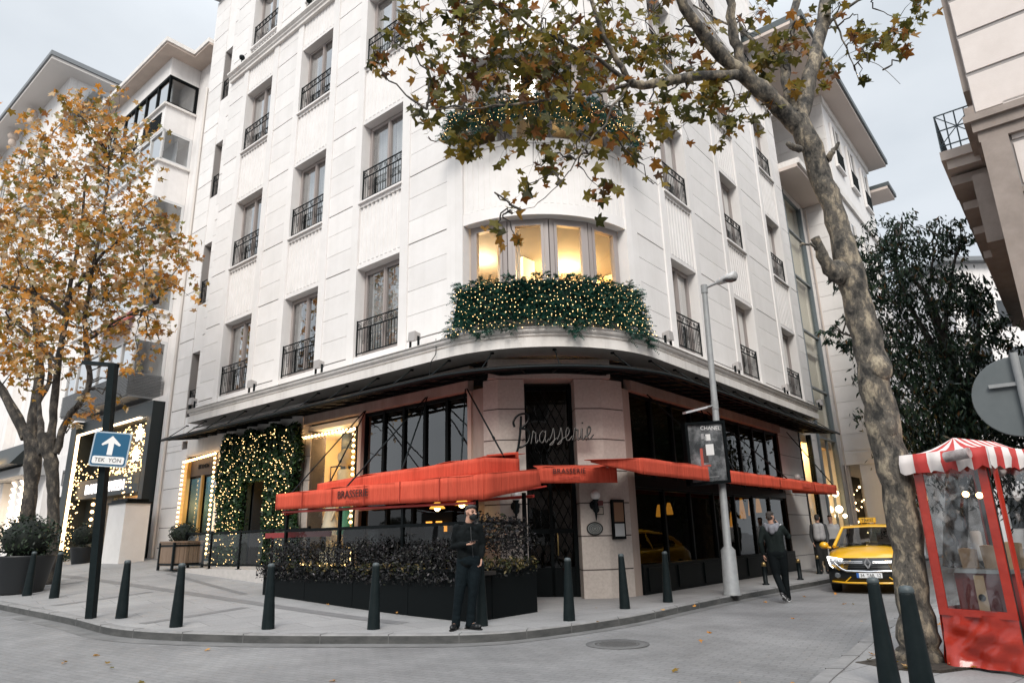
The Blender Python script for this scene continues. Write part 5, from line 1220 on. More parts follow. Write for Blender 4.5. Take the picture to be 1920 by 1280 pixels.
for u, z, s in ((20.0, 5.55, .34), (20.1, 4.75, .3)): m.prism(L, [(u + s * (1 if k % 2 == 0 else .42) * math.cos(R_(90 + 36 * k)), z + s * (1 if k % 2 == 0 else .42) * math.sin(R_(90 + 36 * k))) for k in range(10)], -.12, -.06)
m.build('light_star', glow('white_star_light', (1, .95, .85), 7), sf)
m = MB(); m.box(L, 19.5, 22.6, -3, -2.9, z0, 3.3, 0); m.box(L, 19.5, 22.6, -2.9, -.62, 3.28, 3.3, 0); m.box(L, 19.5, 22.6, -2.9, -.6, z0 - .3, z0 + .02, 1); m.box(L, 20.2, 21.2, -2.2, -1.7, z0, 2.2, 2); m.box(L, 21.6, 22.4, -2.8, -2.4, z0, 2.9, 2); m.build('shop_interior', [mat('honey_shop_wall', (.55, .36, .18), .7), M_room, mat('shop_shelving', (.35, .22, .12), .6)], sf)
light('shop_lamp', 'POINT', L(21.2, -1.4, 3.0), 60, (1, .68, .36), .2, sf)
m = MB(); m.box(L, 19.5, 22.6, -.58, -.56, z0, 3.3); m.build('shop_glass', M_glassclear, sf)
m = MB()
for k in range(7): m.ball(L(24.2, -.3, 1.3 + k * .3), .07)
m.build('bulb_column', M_bulb, sf)
# ground floor of the white building further left, lettering DIBS
m = MB(); text_mb(m, 'DIBS', L(27.6, -.27, 4.1), -dl, 1.0, .03, 0, sx=.6); tag(m.build('wall_lettering', mat('grey_wall_letters', (.16, .16, .165), .5), None, org=L(27.6, -.27, 4.1)), 'grey raised letters DIBS on the pale wall left of the dark boutique', 'lettering')
m = MB(); m.box(L, 27.0, 28.6, -.32, -.22, 1.0, 3.6); d_ = tag(m.build('dark_doorway', M_blackframe, None, org=L(27.8, -.3, 1)), 'tall dark doorway in the pale wall left of the dark boutique', 'door')
# far left building with eaves
fb_ = thing('far_building', L(42, 0, 0), 'tall pale building with deep grey eaves and arched windows behind the orange tree', 'building')
m = MB(); m.box(L, 37.2, 62, -14, .0, 0, 30.2, 0); m.box(L, 32.02, 37.19, -9, -.5, 0, 26.5, 0); m.box(L, 32.0, 62, .01, .12, 5.6, 6.0, 1); m.box(L, 37.1, 62, .01, .35, 22.3, 22.8, 1); m.box(L, 37, 62, .01, .3, 12.6, 13, 1); m.build('wall', [M_w2, M_cornice], fb_)
m = MB(); m.box(L, 36.1, 63, -14.5, 1.4, 30.2, 30.4, 0); m.box(L, 36.0, 63, -14.5, 1.5, 30.41, 30.7, 1); m.hexa([L(36.2, -14, 30.7), L(63, -14, 30.7), L(63, 1.3, 30.7), L(36.2, 1.3, 30.7), L(40, -8, 33.2), L(63, -8, 33.2), L(63, -6, 33.2), L(40, -6, 33.2)], 2); m.box(L, 31.9, 37.2, -9.3, .1, 26.5, 26.8, 1); m.build('eaves', [mat('grey_eaves_soffit', (.62, .58, .55), .85), mat('grey_gutter', (.18, .19, .2), .5), mat('slate_roof', (.06, .07, .08), .6)], fb_)
for i, u in enumerate((39.5, 43.5, 47.5, 51.5, 55.5)):
    for z in (7.5, 14.5, 18.5, 24.2):
        f = MB(); arch = [(u, z), (u + 1.6, z)] + [(u + .8 + .8 * math.cos(R_(k * 22.5)), z + 2.4 + .8 * math.sin(R_(k * 22.5)) * (1 if z > 20 else .1)) for k in range(9)]
        f.prism(L, arch, -.05, .05, 0); fo = f.build('window', M_glassdark if False else mat('dark_far_window', (.05, .055, .06), .15, spec=.7), fb_)
        g = MB(); g.tube([L(a, .06, b) for a, b in arch + [arch[0]]], .1, 5); g.box(L, u + .75, u + .85, .05, .1, z, z + 3.0); g.build('frame', mat('pale_window_surround', (.6, .58, .56), .7), fo)
    m = MB(); 
    for k in (0, 1): m.ball(L(u + 2.9, .5, 29.6 - k * .5), (.35 - k * .1, .35 - k * .1, .35), 0, 8, 6)
    m.build('eaves_bracket', M_soff, fb_)
# candy-cane lit shop at far left
cs = thing('lit_shop', L(34, 0, 1.2), 'white shopfront with slanted candy lights and gold lettered dark fascia at the far left', 'shopfront')
m = MB(); m.box(L, 30.5, 33, -.28, .35, 1, 4.6, 0); m.box(L, 34.4, 36.6, -.28, .35, 1, 4.6, 0); m.box(L, 29.2, 30.4, -.28, .1, 1, 4.9, 0); m.box(L, 29, 38.5, -.2, 1.0, 4.62, 5.0, 1); m.build('wall', [M_w2, mat('grey_canopy', (.33, .33, .33), .7)], cs)
m = MB(); m.hexa([L(29.5, .5, 5.1), L(38.5, .5, 5.1), L(38.5, 1.5, 5.1), L(29.5, 1.5, 5.1), L(29.5, .5, 6.3), L(38.5, .5, 6.3), L(38.5, .7, 6.2), L(29.5, .7, 6.2)]); m.build('fascia', M_dkf, cs)
m = MB(); text_mb(m, 'ISPA MOMO', L(34.2, 1.53, 5.2), -dl, .95, .03, 0); m.build('gold_lettering', glow('gold_lit_letters', (1, .68, .30), 2.6), cs)
m = MB()
for u0 in (31.0, 32.2, 35.0):
    for k in range(10): m.tube([L(u0, .4, 1.6 + k * .3), L(u0 + .55, .4, 1.82 + k * .3)], .045, 6)
m.build('slanted_lights', glow('cane_lights', (1, .80, .58), 2.2), cs)
m = MB(); m.box(L, 33.02, 34.38, -.25, -.2, 1, 4.4, 0); m.box(L, 36.62, 38.4, -.25, -.2, 1, 4.5, 1); m.build('shop_window', [glow('lit_shop_window', (1, .78, .52), .55), M_blackframe], cs)
# white render block, bushes, pots left of the corner building
q = L(18.6, .75, gs(*L(18.6, .75, 0)[:2])); m = MB(); m.box(L, 17.35, 18.75, .3, 1.1, q.z - .1, q.z + 1.9, 0); m.box(L, 17.3, 18.8, .25, 1.15, q.z + 1.9, q.z + 1.96, 1); m.box(L, 17.4, 18.7, .35, 1.05, q.z + 1.96, q.z + 2.05, 2)
tag(m.build('white_partition', [M_white, M_iron, M_planter], None, org=q), 'white rendered block with dark top beside the bulb framed window', 'partition')
def pot_bush(p, label, rp, hp, rb, hb, dens, name='potted_bush'):
    t = thing(name, p, label, 'potted bush'); m = MB(); m.lathe(p, [(rp * .72, -.03), (rp * .75, .02), (rp, hp * .95), (rp * 1.03, hp), (rp * .9, hp), (rp * .88, hp - .05)], 22); m.build('pot', mat('black_plant_pot', (.008, .010, .012), .5), t)
    f = MB(); leafclump(f, V3(p) + UP * (hp + hb), rb, dens, .05, random.Random(int(rb * 100))); f.build('leaves', M_box, t, recalc=False)
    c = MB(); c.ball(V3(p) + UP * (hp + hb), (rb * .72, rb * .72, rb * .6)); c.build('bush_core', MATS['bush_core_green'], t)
q = at(38, 1095, 16.6); q.z = gs(q.x, q.y); pot_bush(q, 'big black pot with a round dark bush behind the leftmost bollards', .62, .82, .72, .38, 1700)
q = L(20.3, 1.2, 0); q.z = gs(q.x, q.y); pot_bush(q, 'loose green bush in a dark pot beside the dark boutique entrance', .38, .55, .55, .4, 700)
hg = MB(); r = random.Random(12)
for k in range(14): leafclump(hg, L(23 + k * .28, .8, gs(*L(23 + k * .28, .8, 0)[:2]) + .22), .3, 110, .05, r)
tag(hg.build('low_hedge', M_box, None, recalc=False, org=L(25, .8, 1)), 'low clipped hedge along the foot of the dark boutique front', 'hedge')
m = MB(); m.tube([L(17.93, -.2, 1.0), L(17.93, -.2, 20)], .05, 8); tag(m.build('drainpipe', mat('white_pipe', (.62, .58, .54), .6), None, org=L(17.93, -.2, 1)), 'pale drainpipe at the left end of the corner building', 'drainpipe')
# ------------------------------------------------------------------ street side beyond the hotel
sb_ = thing('stair_tower', Rr(18, 0, 0), 'tall glazed stair strip in a pale wall at the right end of the corner building', 'building')
m = MB(); m.box(Rr, 16.61, 17.55, -6, -.35, 0, 16.1, 0); m.box(Rr, 20.1, 21.2, -6, -.35, 0, 16.1, 0); m.box(Rr, 17.56, 20.09, -6, -.35, 15.75, 16.1, 0)
for k in range(20): m.box(Rr, 20.12, 21.18, -.36, -.33, 1 + k * .75, 1.74 + k * .75, 0); m.box(Rr, 16.63, 17.53, -.36, -.33, 1 + k * .75, 1.74 + k * .75, 0)
m.box(Rr, 17.56, 20.09, -.75, -.62, 5, 15.75, 1)
for z in (5.3, 8.6, 11.9): m.box(Rr, 17.56, 20.09, -.61, -.5, z, z + .2, 0)
m.build('wall', [M_stone, mat('pale_stair_wall', (.78, .74, .68), .8)], sb_)
m = MB(); m.box(Rr, 16.61, 21.4, -6, .75, 16.1, 16.25, 0); m.box(Rr, 16.61, 21.5, -6, .85, 16.25, 16.5, 1); m.build('eaves', [mat('pale_soffit', (.58, .50, .45), .8), M_cornice], sb_)
f = MB()
for z in (4.9, 6.95, 9.4, 11.85, 14.0, 15.66): f.box(Rr, 17.56, 20.09, -.42, -.30, z, z + .07)
f.box(Rr, 17.55, 17.68, -.45, -.25, 0, 15.75); f.box(Rr, 20.0, 20.1, -.45, -.25, 0, 15.75); f.box(Rr, 18.9, 18.95, -.42, -.32, 0, 4.9)
fo = f.build('curtain_wall', mat('steel_mullion', (.16, .19, .21), .35, metal=.3), sb_); g = MB(); g.box(Rr, 17.68, 20.0, -.38, -.365, 0, 15.7); g.build('pane', M_glassclear, fo)
m = MB(); m.box(Rr, 15.15, 20.0, -3.0, -2.9, 0, 4.9, 0); m.box(Rr, 15.15, 20, -2.9, -.5, 4.6, 4.9, 0); m.box(Rr, 16.9, 17.5, -1.4, -.9, 0, 4.6, 1); m.build('gold_shop_interior', [mat('gold_shop_wall', (.72, .50, .22), .6, col2=(.6, .38, .14), scale=2), M_dark], sb_)
f = MB(); 
for u in (15.15, 16.55): f.box(Rr, u, u + .1, -.45, -.28, .1, 4.9)
f.box(Rr, 15.15, 16.6, -.45, -.3, 2.7, 2.78); fo = f.build('shop_window', M_blackframe, sb_); g = MB(); g.box(Rr, 15.25, 16.55, -.38, -.37, .1, 4.85); g.build('pane', M_glassclear, fo)
light('gold_shop_lamp', 'POINT', Rr(16.2, -1.2, 4.2), 130, (1, .66, .28), .2, sb_); light('gold_shop_lamp', 'POINT', Rr(19, -1.3, 2.6), 40, (1, .66, .28), .2, sb_)
m = MB()
for u, z, s in ((18.5, 2.75, .13), (18.7, 2.15, .14), (19.4, 1.9, .08)): m.ball(Rr(u, -.2, z), s)
m.build('globe_light', glow('shop_globe', (1, .78, .52), 6), sb_)
m = MB(); m.tube([Rr(21.0, -.2, .2), Rr(21.0, -.2, 15.9)], .07, 8); m.tube([Rr(20.75, -.22, .2), Rr(20.75, -.22, 15.9)], .035, 8); tag(m.build('drainpipe', mat('cream_pipe', (.52, .45, .40), .6), None, org=Rr(21, -.2, .2)), 'cream drainpipe right of the glazed stair strip', 'drainpipe')
fbk = thing('far_block', Rr(25, 1.2, 0), 'pale projecting block with dark gutter eaves further up the street on the left side', 'building')
W0, OB = 20.9, 1.2
m = MB(); m.box(Rr, W0, 29.8, -8, OB, 4.3, 21.6, 0); m.box(Rr, W0 - .05, 29.9, -8, OB + .12, 16.5, 16.85, 1); m.box(Rr, W0 - .05, 29.9, -8, OB + .2, 4.0, 4.5, 1); m.box(Rr, W0 - .08, 29.9, -8, OB + .1, 21.2, 21.6, 1)
for k in range(23): m.box(Rr, W0 - .025, W0 - .002, -3, OB - .05, 4.6 + k * .7, 5.28 + k * .7, 0)
for u in (W0, 23.6, 26.5, 29.0): m.box(Rr, u, u + .75, OB - .9, OB - .1, 0, 4.0, 0)
m.box(Rr, W0 + .2, 29.8, -8, -2, 0, 4.0, 2); m.build('wall', [M_stone, M_cornice, M_dark], fbk)
m = MB(); m.box(Rr, W0 - 6, 30.5, -8, OB + .95, 21.61, 21.75, 0); m.box(Rr, W0 - 6, 30.6, -8, OB + 1.05, 21.76, 22.05, 1); m.box(Rr, 29.9, 31.8, -8, OB + .9, 20.0, 20.15, 0); m.box(Rr, 29.9, 31.9, -8, OB + 1, 20.16, 20.4, 1); m.build('eaves', [mat('pale_soffit', (.58, .50, .45), .8), mat('dark_gutter', (.07, .085, .09), .5)], fbk)
m = MB(); m.box(Rr, 29.81, 31.0, -8, OB - .3, 0, 20.0); m.build('wing_wall', M_stone, fbk)
for u in (21.9, 24.7, 27.6):
    for z, h in ((18.3, 2.3), (13.2, 2.3), (9.2, 2.3), (5.4, 2.4)):
        f = MB(); f.box(Rr, u, u + 1.3, OB + .002, OB + .05, z, z + h); fo = f.build('window', mat('dark_far_window', (.05, .055, .06), .15, spec=.7), fbk)
        g = MB(); g.box(Rr, u - .06, u, OB + .01, OB + .12, z, z + h); g.box(Rr, u + 1.3, u + 1.36, OB + .01, OB + .12, z, z + h); g.box(Rr, u - .06, u + 1.36, OB + .01, OB + .16, z - .1, z); g.box(Rr, u + .6, u + .7, OB + .05, OB + .08, z, z + h); g.build('frame', M_stone, fo)
        rr_ = MB()
        for k in range(9): rr_.tube([Rr(u + .05 + k * .15, OB + .13, z), Rr(u + .05 + k * .15, OB + .13, z + .85)], .015, 5)
        rr_.box(Rr, u, u + 1.3, OB + .11, OB + .15, z + .85, z + .89); rr_.build('railing', M_iron, fo)
fs = thing('lit_arcade_shop', Rr(25, -1, 0), 'dark arcade shopfront with small warm lights far up the street behind the taxi', 'shopfront')
m = MB(); m.box(Rr, W0 + .3, 29.7, -1.9, -1.8, .1, 4.0, 0); m.build('dark_front', M_blackframe, fs); m = MB(); r = random.Random(2)
for k in range(46): m.ball(Rr(W0 + 1 + 8 * r.random(), -1.6 + .6 * r.random(), .9 + 2.6 * r.random()), .03 + .035 * r.random(), 0, 6, 4)
stuff(m.build('warm_lights', glow('arcade_lights', (1, .66, .32), 4.5), fs))
m = MB(); m.box(Rr, W0 + 3, W0 + 3.6, -1.75, -1.7, .5, 3.6); m.box(Rr, W0 + 5.2, W0 + 5.5, -1.75, -1.7, .5, 3.6); m.build('teal_pane', mat('teal_shop_glass', (.02, .09, .11), .2), fs)
# far buildings up the street
for i, (x0, x1, y0, y1, h, lab) in enumerate(((19.5, 26, 44, 56, 12, 'pale building far up the street between the block and the evergreen tree'), (29.5, 40, 43, 58, 18.5, 'pale grey apartment building behind the evergreen tree'))):
    t = thing('far_building', (x0, y0, 0), lab, 'building', None); m = MB(); m.box(W, x0, x1, y0, y1, 0, h, 0); m.box(W, x0 - .5, x1 + .5, y0 - .6, y1, h, h + .3, 1); m.build('wall', [M_w2, mat('grey_gutter', (.18, .19, .2), .5)], t)
    for a in range(int((x1 - x0) / 2.2)):
        for b_ in range(int(h / 3.2)):
            f = MB(); f.box(W, x0 + .7 + a * 2.2, x0 + 1.9 + a * 2.2, y0 - .05, y0 - .002, 1.2 + b_ * 3.2, 3 + b_ * 3.2); f.build('window', MATS['dark_far_window'], t)
# ------------------------------------------------------------------ right-hand corner building
cx, cy = 11.1, 14.0
RF = lambda u, o, z: V3((cx, cy, z)) - dl * u - dr * o       # u to the right along the front, o towards us
rb_ = thing('rusticated_building', (cx, cy, 0), 'beige grooved stone building with balcony and dark cornices at the upper right edge', 'building')
M_rb = mat('beige_rusticated_stone', (.66, .60, .565), .8, col2=(.60, .54, .505), scale=1.4, bump=.15, bscale=40); M_rd = mat('brown_cornice', (.30, .25, .22), .75, col2=(.23, .19, .165), scale=2)
m = MB(); m.box(RF, 0, 14, -20, -.03, 0, 17, 1)
z = 10.75
while z < 15.8: m.box(RF, 0.02, 14, -.035, 0, z + .05, z + 1.02, 0); z += 1.08
z = 3.2
while z < 9.9: m.box(RF, .55, 14, -.035, .0, z + .04, z + 1.05, 0); z += 1.1
m.build('wall', [M_rb, M_joint], rb_)
m = MB()
for a, b_, zz, z2 in ((-.25, .3, 10.45, 10.62), (-.12, .2, 10.2, 10.45), (-.05, .12, 9.95, 10.2)): m.box(RF, a, 14, -20, b_, zz, z2)
m.box(RF, -.02, .5, -20, .16, 0, 9.95); m.box(RF, .0, 14, -.02, .1, 8.5, 8.62); m.build('cornice', M_rd, rb_)
m = MB()
for k in range(13): m.box(RF, -.13, -.001, -.9 - k * 1.15, -.15 - k * 1.15, 11.5, 16.8)
m.box(RF, -.2, 0, -20, -.02, 10.7, 11.0); m.build('pilaster', M_rd, rb_)
m = MB(); m.box(RF, 3.0, 4.9, .001, .03, 12.3 - .1, 13.15); m.build('vent', M_iron, rb_)
m = MB(); m.tube([RF(3.2, .22, 10.75), RF(5.2, .22, 10.75)], .12, 12); m.build('tube_light', mat('grey_tube_lamp', (.4, .4, .41), .4), rb_)
m = MB(); m.box(RF, -.95, -.02, -4.4, -1.5, 10.55, 10.8, 0); m.box(RF, -.85, -.02, -4.3, -1.6, 10.3, 10.55, 0); m.build('balcony_slab', mat('balcony_stone', (.42, .36, .32), .8), rb_)
m = MB()
for o in [-1.55 - k * .35 for k in range(9)]: m.tube([RF(-.9, o, 10.8), RF(-.9, o, 11.85)], .018, 5)
for u in [-.9 + k * .22 for k in range(5)]: m.tube([RF(u, -1.52, 10.8), RF(u, -1.52, 11.85)], .018, 5); m.tube([RF(u, -4.36, 10.8), RF(u, -4.36, 11.85)], .018, 5)
for z in (10.95, 11.4, 11.85): m.tube([RF(0, -1.52, z), RF(-.9, -1.52, z), RF(-.9, -4.36, z), RF(0, -4.36, z)], .022, 5)
m.tube([RF(-.9, -1.52, 10.95), RF(-.02, -1.52, 11.85)], .014, 5); m.tube([RF(-.9, -1.52, 11.85), RF(-.02, -1.52, 10.95)], .014, 5); m.build('balcony_railing', mat('blue_grey_iron', (.06, .085, .10), .5), rb_)
m = MB()
for k, (p, za, zb) in enumerate(((.85, 9.95, 10.2), (.75, 9.4, 9.62), (.68, 8.85, 9.05), (.6, 8.3, 8.5))): m.box(RF, -p, -.03, -9 - k, -1.9 - k * .5, za, zb, 0)
m.box(RF, -.4, -.02, -12, -1.6, 8.1, 9.95, 0); m.build('side_cornice', M_rd, rb_)
sfd = MB(); sfd.box(RF, .6, 14, -.03, .06, .1, 3.15, 0); sfd.box(RF, -.06, -.03, -18, -.4, .1, 3.6, 0); sfd.build('dark_shopfront', M_blackframe, rb_)
# building across the street behind the camera: seen only in the shop windows
bh = thing('opposite_building', (-2, -9, 0), 'pinkish building across the road, visible only as a reflection in the shop windows', 'building')
m = MB(); m.box(W, -30, 34, -18, -11, 0, 11, 0); m.box(W, -30, 34, -11, -10.7, 4.2, 4.6, 1); m.box(W, -30, 34, -11, -10.5, 10.6, 11.3, 1); m.build('wall', [mat('pink_plaster', (.40, .33, .30), .85), M_cornice], bh)
for k in range(20):
    for z in (1.0, 5.4, 8.3):
        x = -28 + k * 3.1; f = MB(); f.box(W, x, x + 1.3, -11, -10.95, z, z + 1.9); fo = f.build('window', MATS['dark_far_window'], bh); g = MB(); g.box(W, x - .12, x + 1.42, -11, -10.9, z - .12, z - .002); g.box(W, x + .6, x + .7, -10.95, -10.92, z, z + 1.9); g.box(W, x - .1, x - .002, -11, -10.92, z, z + 1.9); g.box(W, x + 1.302, x + 1.4, -11, -10.92, z, z + 1.9); g.build('frame', MATS['white_window_frame'], fo)
# ================================================================== people
def remesh(mb, voxel, smooth=2, fac=.5):
    """fuse the overlapping tapered limbs into one continuous skin"""
    me = bpy.data.meshes.new('tmp'); me.from_pydata([tuple(v) for v in mb.v], [], mb.f)
    b = bmesh.new(); b.from_mesh(me); bmesh.ops.recalc_face_normals(b, faces=b.faces); b.to_mesh(me); b.free()
    ob = bpy.data.objects.new('tmp', me); COL.objects.link(ob)
    r = ob.modifiers.new('r', 'REMESH'); r.mode = 'VOXEL'; r.voxel_size = voxel; r.use_smooth_shade = True
    if smooth: s = ob.modifiers.new('s', 'SMOOTH'); s.iterations = smooth; s.factor = fac
    dg = bpy.context.evaluated_depsgraph_get(); dg.update(); out = bpy.data.meshes.new_from_object(ob.evaluated_get(dg))
    bpy.data.objects.remove(ob); bpy.data.meshes.remove(me)
    for p in out.polygons: p.use_smooth = True
    return out
def limb(mb, pts, rs, n=12):
    pts = [V3(p) for p in pts]; mb.tube(pts, rs, n)
    for p, r in zip(pts, rs): mb.ball(p, r, 0, n, 8)
def add_mesh(name, me, m, parent):
    me.materials.clear(); me.materials.append(m); me.name = name
    o = bpy.data.objects.new(name, me); COL.objects.link(o); o.parent = parent; return o
M_skin = mat('skin', (.50, .29, .21), .55, col2=(.44, .245, .175), scale=14, spec=.4)
def head_prims(mb, c, f, sc=1.0):
    """skull, jaw, nose, ears around centre c, facing f"""
    f = V3(f).normalized(); s = f.cross(UP).normalized(); u = s.cross(f)
    P = lambda a, b, d: V3(c) + s * a * sc + f * b * sc + u * d * sc
    mb.ball(P(0, -.012, .028), (.074 * sc, .074 * sc, .088 * sc), 0, 16, 12); mb.ball(P(0, -.03, .035), (.072 * sc,) * 3, 0, 14, 10); mb.ball(P(0, .02, -.03), (.058 * sc, .058 * sc, .068 * sc), 0, 14, 10)
    limb(mb, [P(0, .035, -.07), P(0, .055, -.082)], [.034 * sc, .026 * sc], 10)
    limb(mb, [P(0, .075, .022), P(0, .098, -.012)], [.010 * sc, .0145 * sc], 8)
    for g in (1, -1):
        mb.ball(P(.012 * g, .086, -.016), .010 * sc, 0, 8, 6); limb(mb, [P(.012 * g, .073, .034), P(.045 * g, .06, .034)], [.012 * sc, .011 * sc], 8)
        mb.ball(P(.042 * g, .045, -.008), .026 * sc, 0, 10, 8)
        limb(mb, [P(.074 * g, -.012, .025), P(.078 * g, -.010, -.022)], [.013 * sc, .009 * sc], 8)
    limb(mb, [P(-.02, .083, -.052), P(0, .088, -.05), P(.02, .083, -.052)], [.007 * sc] * 3, 8); limb(mb, [P(-.018, .080, -.064), P(0, .085, -.065), P(.018, .080, -.064)], [.008 * sc] * 3, 8)
    return P
def hand(mb, wrist, d, palm_n, curl=.5, side=1, sc=1.0):
    """palm plus five separate fingers of unequal length; d points along the hand, palm_n out of the palm"""
    d = V3(d).normalized(); n = V3(palm_n); n = (n - d * n.dot(d)).normalized(); s = d.cross(n) * side; w = V3(wrist)
    for k in (-1.5, -.5, .5, 1.5): limb(mb, [w + s * .010 * k * sc + d * .012, w + d * .085 * sc + s * .0175 * k * sc], [.0145 * sc, .0115 * sc], 8)
    tips = []
    for k, ln in zip((-1.5, -.5, .5, 1.5), (.066, .078, .074, .058)):
        p = w + d * .088 * sc + s * .0185 * k * sc; dirv = d; pts = [p]
        for j, fr in enumerate((.45, .32, .23)):
            a = curl * (.45 + .35 * j); dirv = (d * math.cos(a * (j + 1) * .75) + n * math.sin(a * (j + 1) * .75)).normalized(); p = p + dirv * ln * fr * sc; pts.append(p)
        limb(mb, pts, [.0095 * sc, .009 * sc, .0083 * sc, .0068 * sc], 8); tips.append(pts[-1])
    t0 = w + d * .028 * sc - s * .022 * sc; t1 = t0 + (d * .7 - s * .75 + n * .35).normalized() * .038 * sc; t2 = t1 + (d * .85 - s * .15 + n * .5).normalized() * .03 * sc; t3 = t2 + (d * .8 + s * .2 + n * .5).normalized() * .024 * sc
    limb(mb, [t0, t1, t2, t3], [.0145 * sc, .0115 * sc, .0098 * sc, .0075 * sc], 8)
    return w + d * .09 * sc + n * .025 * sc
def person(loc, right, label, J, fdir, hdir, cols, voxel=.009, extras=None, group=None, fhand=None):
    """J: joints as (x right, y towards the viewer, z up); right: world vector of +x"""
    t = thing('person', loc, label, 'person', group)
    R0 = V3(right).normalized(); B0 = UP.cross(R0) * -1       # towards the viewer
    def X(p): return R0 * p[0] + B0 * p[1] + UP * p[2]
    j = {k: X(v) for k, v in J.items()}; f = X(fdir).normalized(); h = X(hdir).normalized(); side = f.cross(UP).normalized()
    body = MB()
    P = head_prims(body, j['head'], h)
    limb(body, [j['neck'] - UP * .06, j['neck'], j['head'] - UP * .03 - h * .02], [.062, .055, .056], 14)
    limb(body, [j['pelvis'], (j['pelvis'] + j['chest']) / 2, j['chest'], j['neck'] - UP * .08], [.09, .085, .095, .05], 14)
    for s in ('l', 'r'):
        limb(body, [j['sh' + s], j['el' + s], j['wr' + s]], [.05, .038, .026], 12); limb(body, [j['hip' + s], j['kn' + s], j['an' + s]], [.08, .052, .036], 12)
        limb(body, [j['an' + s] - UP * .02, j['to' + s] - UP * .0], [.036, .028], 10)
    grip = {}
    for s in ('l', 'r'):
        hd, pn_, cu, sd = (fhand or {}).get(s, ((j['wr' + s] - j['el' + s]), side * (1 if s == 'l' else -1), .5, 1))
        hd = X(hd) if isinstance(hd, tuple) else hd; pn_ = X(pn_) if isinstance(pn_, tuple) else pn_
        grip[s] = hand(body, j['wr' + s], hd, pn_, cu, sd)
    add_mesh('body', remesh(body, min(voxel, .0062 if voxel < .01 else voxel), 1), M_skin, t)
    # eyes
    e = MB()
    for g in (1, -1): e.ball(P(.031 * g, .062, .014), .0115, 0, 8, 6)
    e.build('eyes', mat('eye_dark', (.03, .02, .015), .2), t, local=True)
    # hair
    hm = MB(); hm.ball(P(0, -.030, .062), (.076, .074, .070), 0, 16, 12); hm.ball(P(0, -.055, .015), (.069, .052, .078), 0, 14, 10)
    for _ in range(26): a = random.random() * 6.28; e_ = random.random(); hm.ball(P(.07 * e_ * math.cos(a), .01 + .06 * e_ * math.sin(a), .115 - .03 * e_), (.02, .02, .018), 0, 8, 6)
    hm.ball(P(0, .03, .098), (.058, .045, .028), 0, 12, 8)
    add_mesh('hair', remesh(hm, .0085, 1), mat(cols['hair'][0], cols['hair'][1], .7, col2=tuple(c * 1.9 + .01 for c in cols['hair'][1]), scale=60, bump=.5, bscale=150), t)
    # jacket / top
    k = MB(); up_ = j['pelvis'] + UP * .02
    for a in (-1, 0, 1):
        limb(k, [up_ + side * .065 * a - UP * .06, (j['pelvis'] * .5 + j['chest'] * .5) + side * .065 * a, j['chest'] + side * .085 * a, j['neck'] - UP * .085 + side * .07 * a], [.118, .112, .116, .062], 14)
    for s in ('l', 'r'):
        mid_ = j['el' + s]; limb(k, [j['chest'] * .25 + j['sh' + s] * .75, j['sh' + s], (j['sh' + s] + mid_) / 2, mid_, (mid_ + j['wr' + s]) / 2, j['wr' + s] - (j['wr' + s] - mid_).normalized() * .01], [.07, .068, .06, .056, .05, .041], 14)
    limb(k, [j['neck'] - UP * .075, j['neck'] - UP * .02 - f * .012], [.088, .066], 14)
    add_mesh('jacket', remesh(k, voxel * 1.3, 3), cols['top'], t)
    # trousers
    k = MB(); limb(k, [j['pelvis'] - side * .06 - UP * .02, j['pelvis'] + side * .06 - UP * .02], [.125, .125], 14)
    for s in ('l', 'r'):
        limb(k, [j['hip' + s] + UP * .03, (j['hip' + s] + j['kn' + s]) / 2, j['kn' + s], (j['kn' + s] + j['an' + s]) / 2, j['an' + s] + UP * .005], [.112, .098, .074, .066, .058], 14)
        a_ = (j['kn' + s] * .2 + j['an' + s] * .8); limb(k, [a_ + f * .01, j['an' + s] + f * .012 - UP * .02], [.064, .066], 12)
    add_mesh('trousers', remesh(k, voxel * 1.3, 2), cols['legs'], t)
    # shoes
    for s in ('l', 'r'):
        k = MB(); a = j['an' + s]; o_ = j['to' + s]; dv = (o_ - a); hz = V3((dv.x, dv.y, 0)); hz = hz.normalized() if hz.length > .01 else f; lift = J['an' + s][2] - .085
        tilt = (dv.z + .05)
        heel = a - hz * .05 - UP * .045; toe = o_ + hz * .03
        sd_ = hz.cross(UP)
        limb(k, [heel, a - UP * .05 + hz * .03, (a + o_) / 2 - UP * .02, toe], [.038, .042, .042, .032], 12); limb(k, [a - UP * .045, a + UP * .0], [.046, .044], 12); limb(k, [toe - hz * .05 + sd_ * .015, toe - hz * .05 - sd_ * .015], [.034, .034], 10)
        add_mesh('shoe', remesh(k, voxel * 1.1, 2), cols['shoes'], t)
        so = MB(); pts = []
        for q, w in ((-.06, .032), (0, .038), (.08, .04), (.14, .045), (.19, .036), (.225, .015)): pts.append((q, w))
        zb = -.088; ud = (dv.normalized() * 1.0); upv = sd_.cross(hz) * -1 if False else UP
        ln = (toe - heel).length + .06; dz = (toe - heel).normalized()
        vs = []
        for q, w in pts:
            c = heel + dz * ((q + .04) / .265 * ln - .01) - UP * .026
            vs += [c + sd_ * w, c - sd_ * w, c + sd_ * w - UP * .014, c - sd_ * w - UP * .014]
        n = len(pts); fs = []
        for i in range(n - 1): b = 4 * i; fs += [(b, b + 1, b + 5, b + 4), (b + 2, b + 6, b + 7, b + 3), (b, b + 4, b + 6, b + 2), (b + 1, b + 3, b + 7, b + 5)]
        fs += [(0, 2, 3, 1), (4 * n - 4, 4 * n - 3, 4 * n - 1, 4 * n - 2)]
        so.add(vs, fs); so.build('sole', cols.get('sole', cols['shoes']), t, local=True)
    if extras: extras(t, j, P, f, h, side, grip, X)
    return t
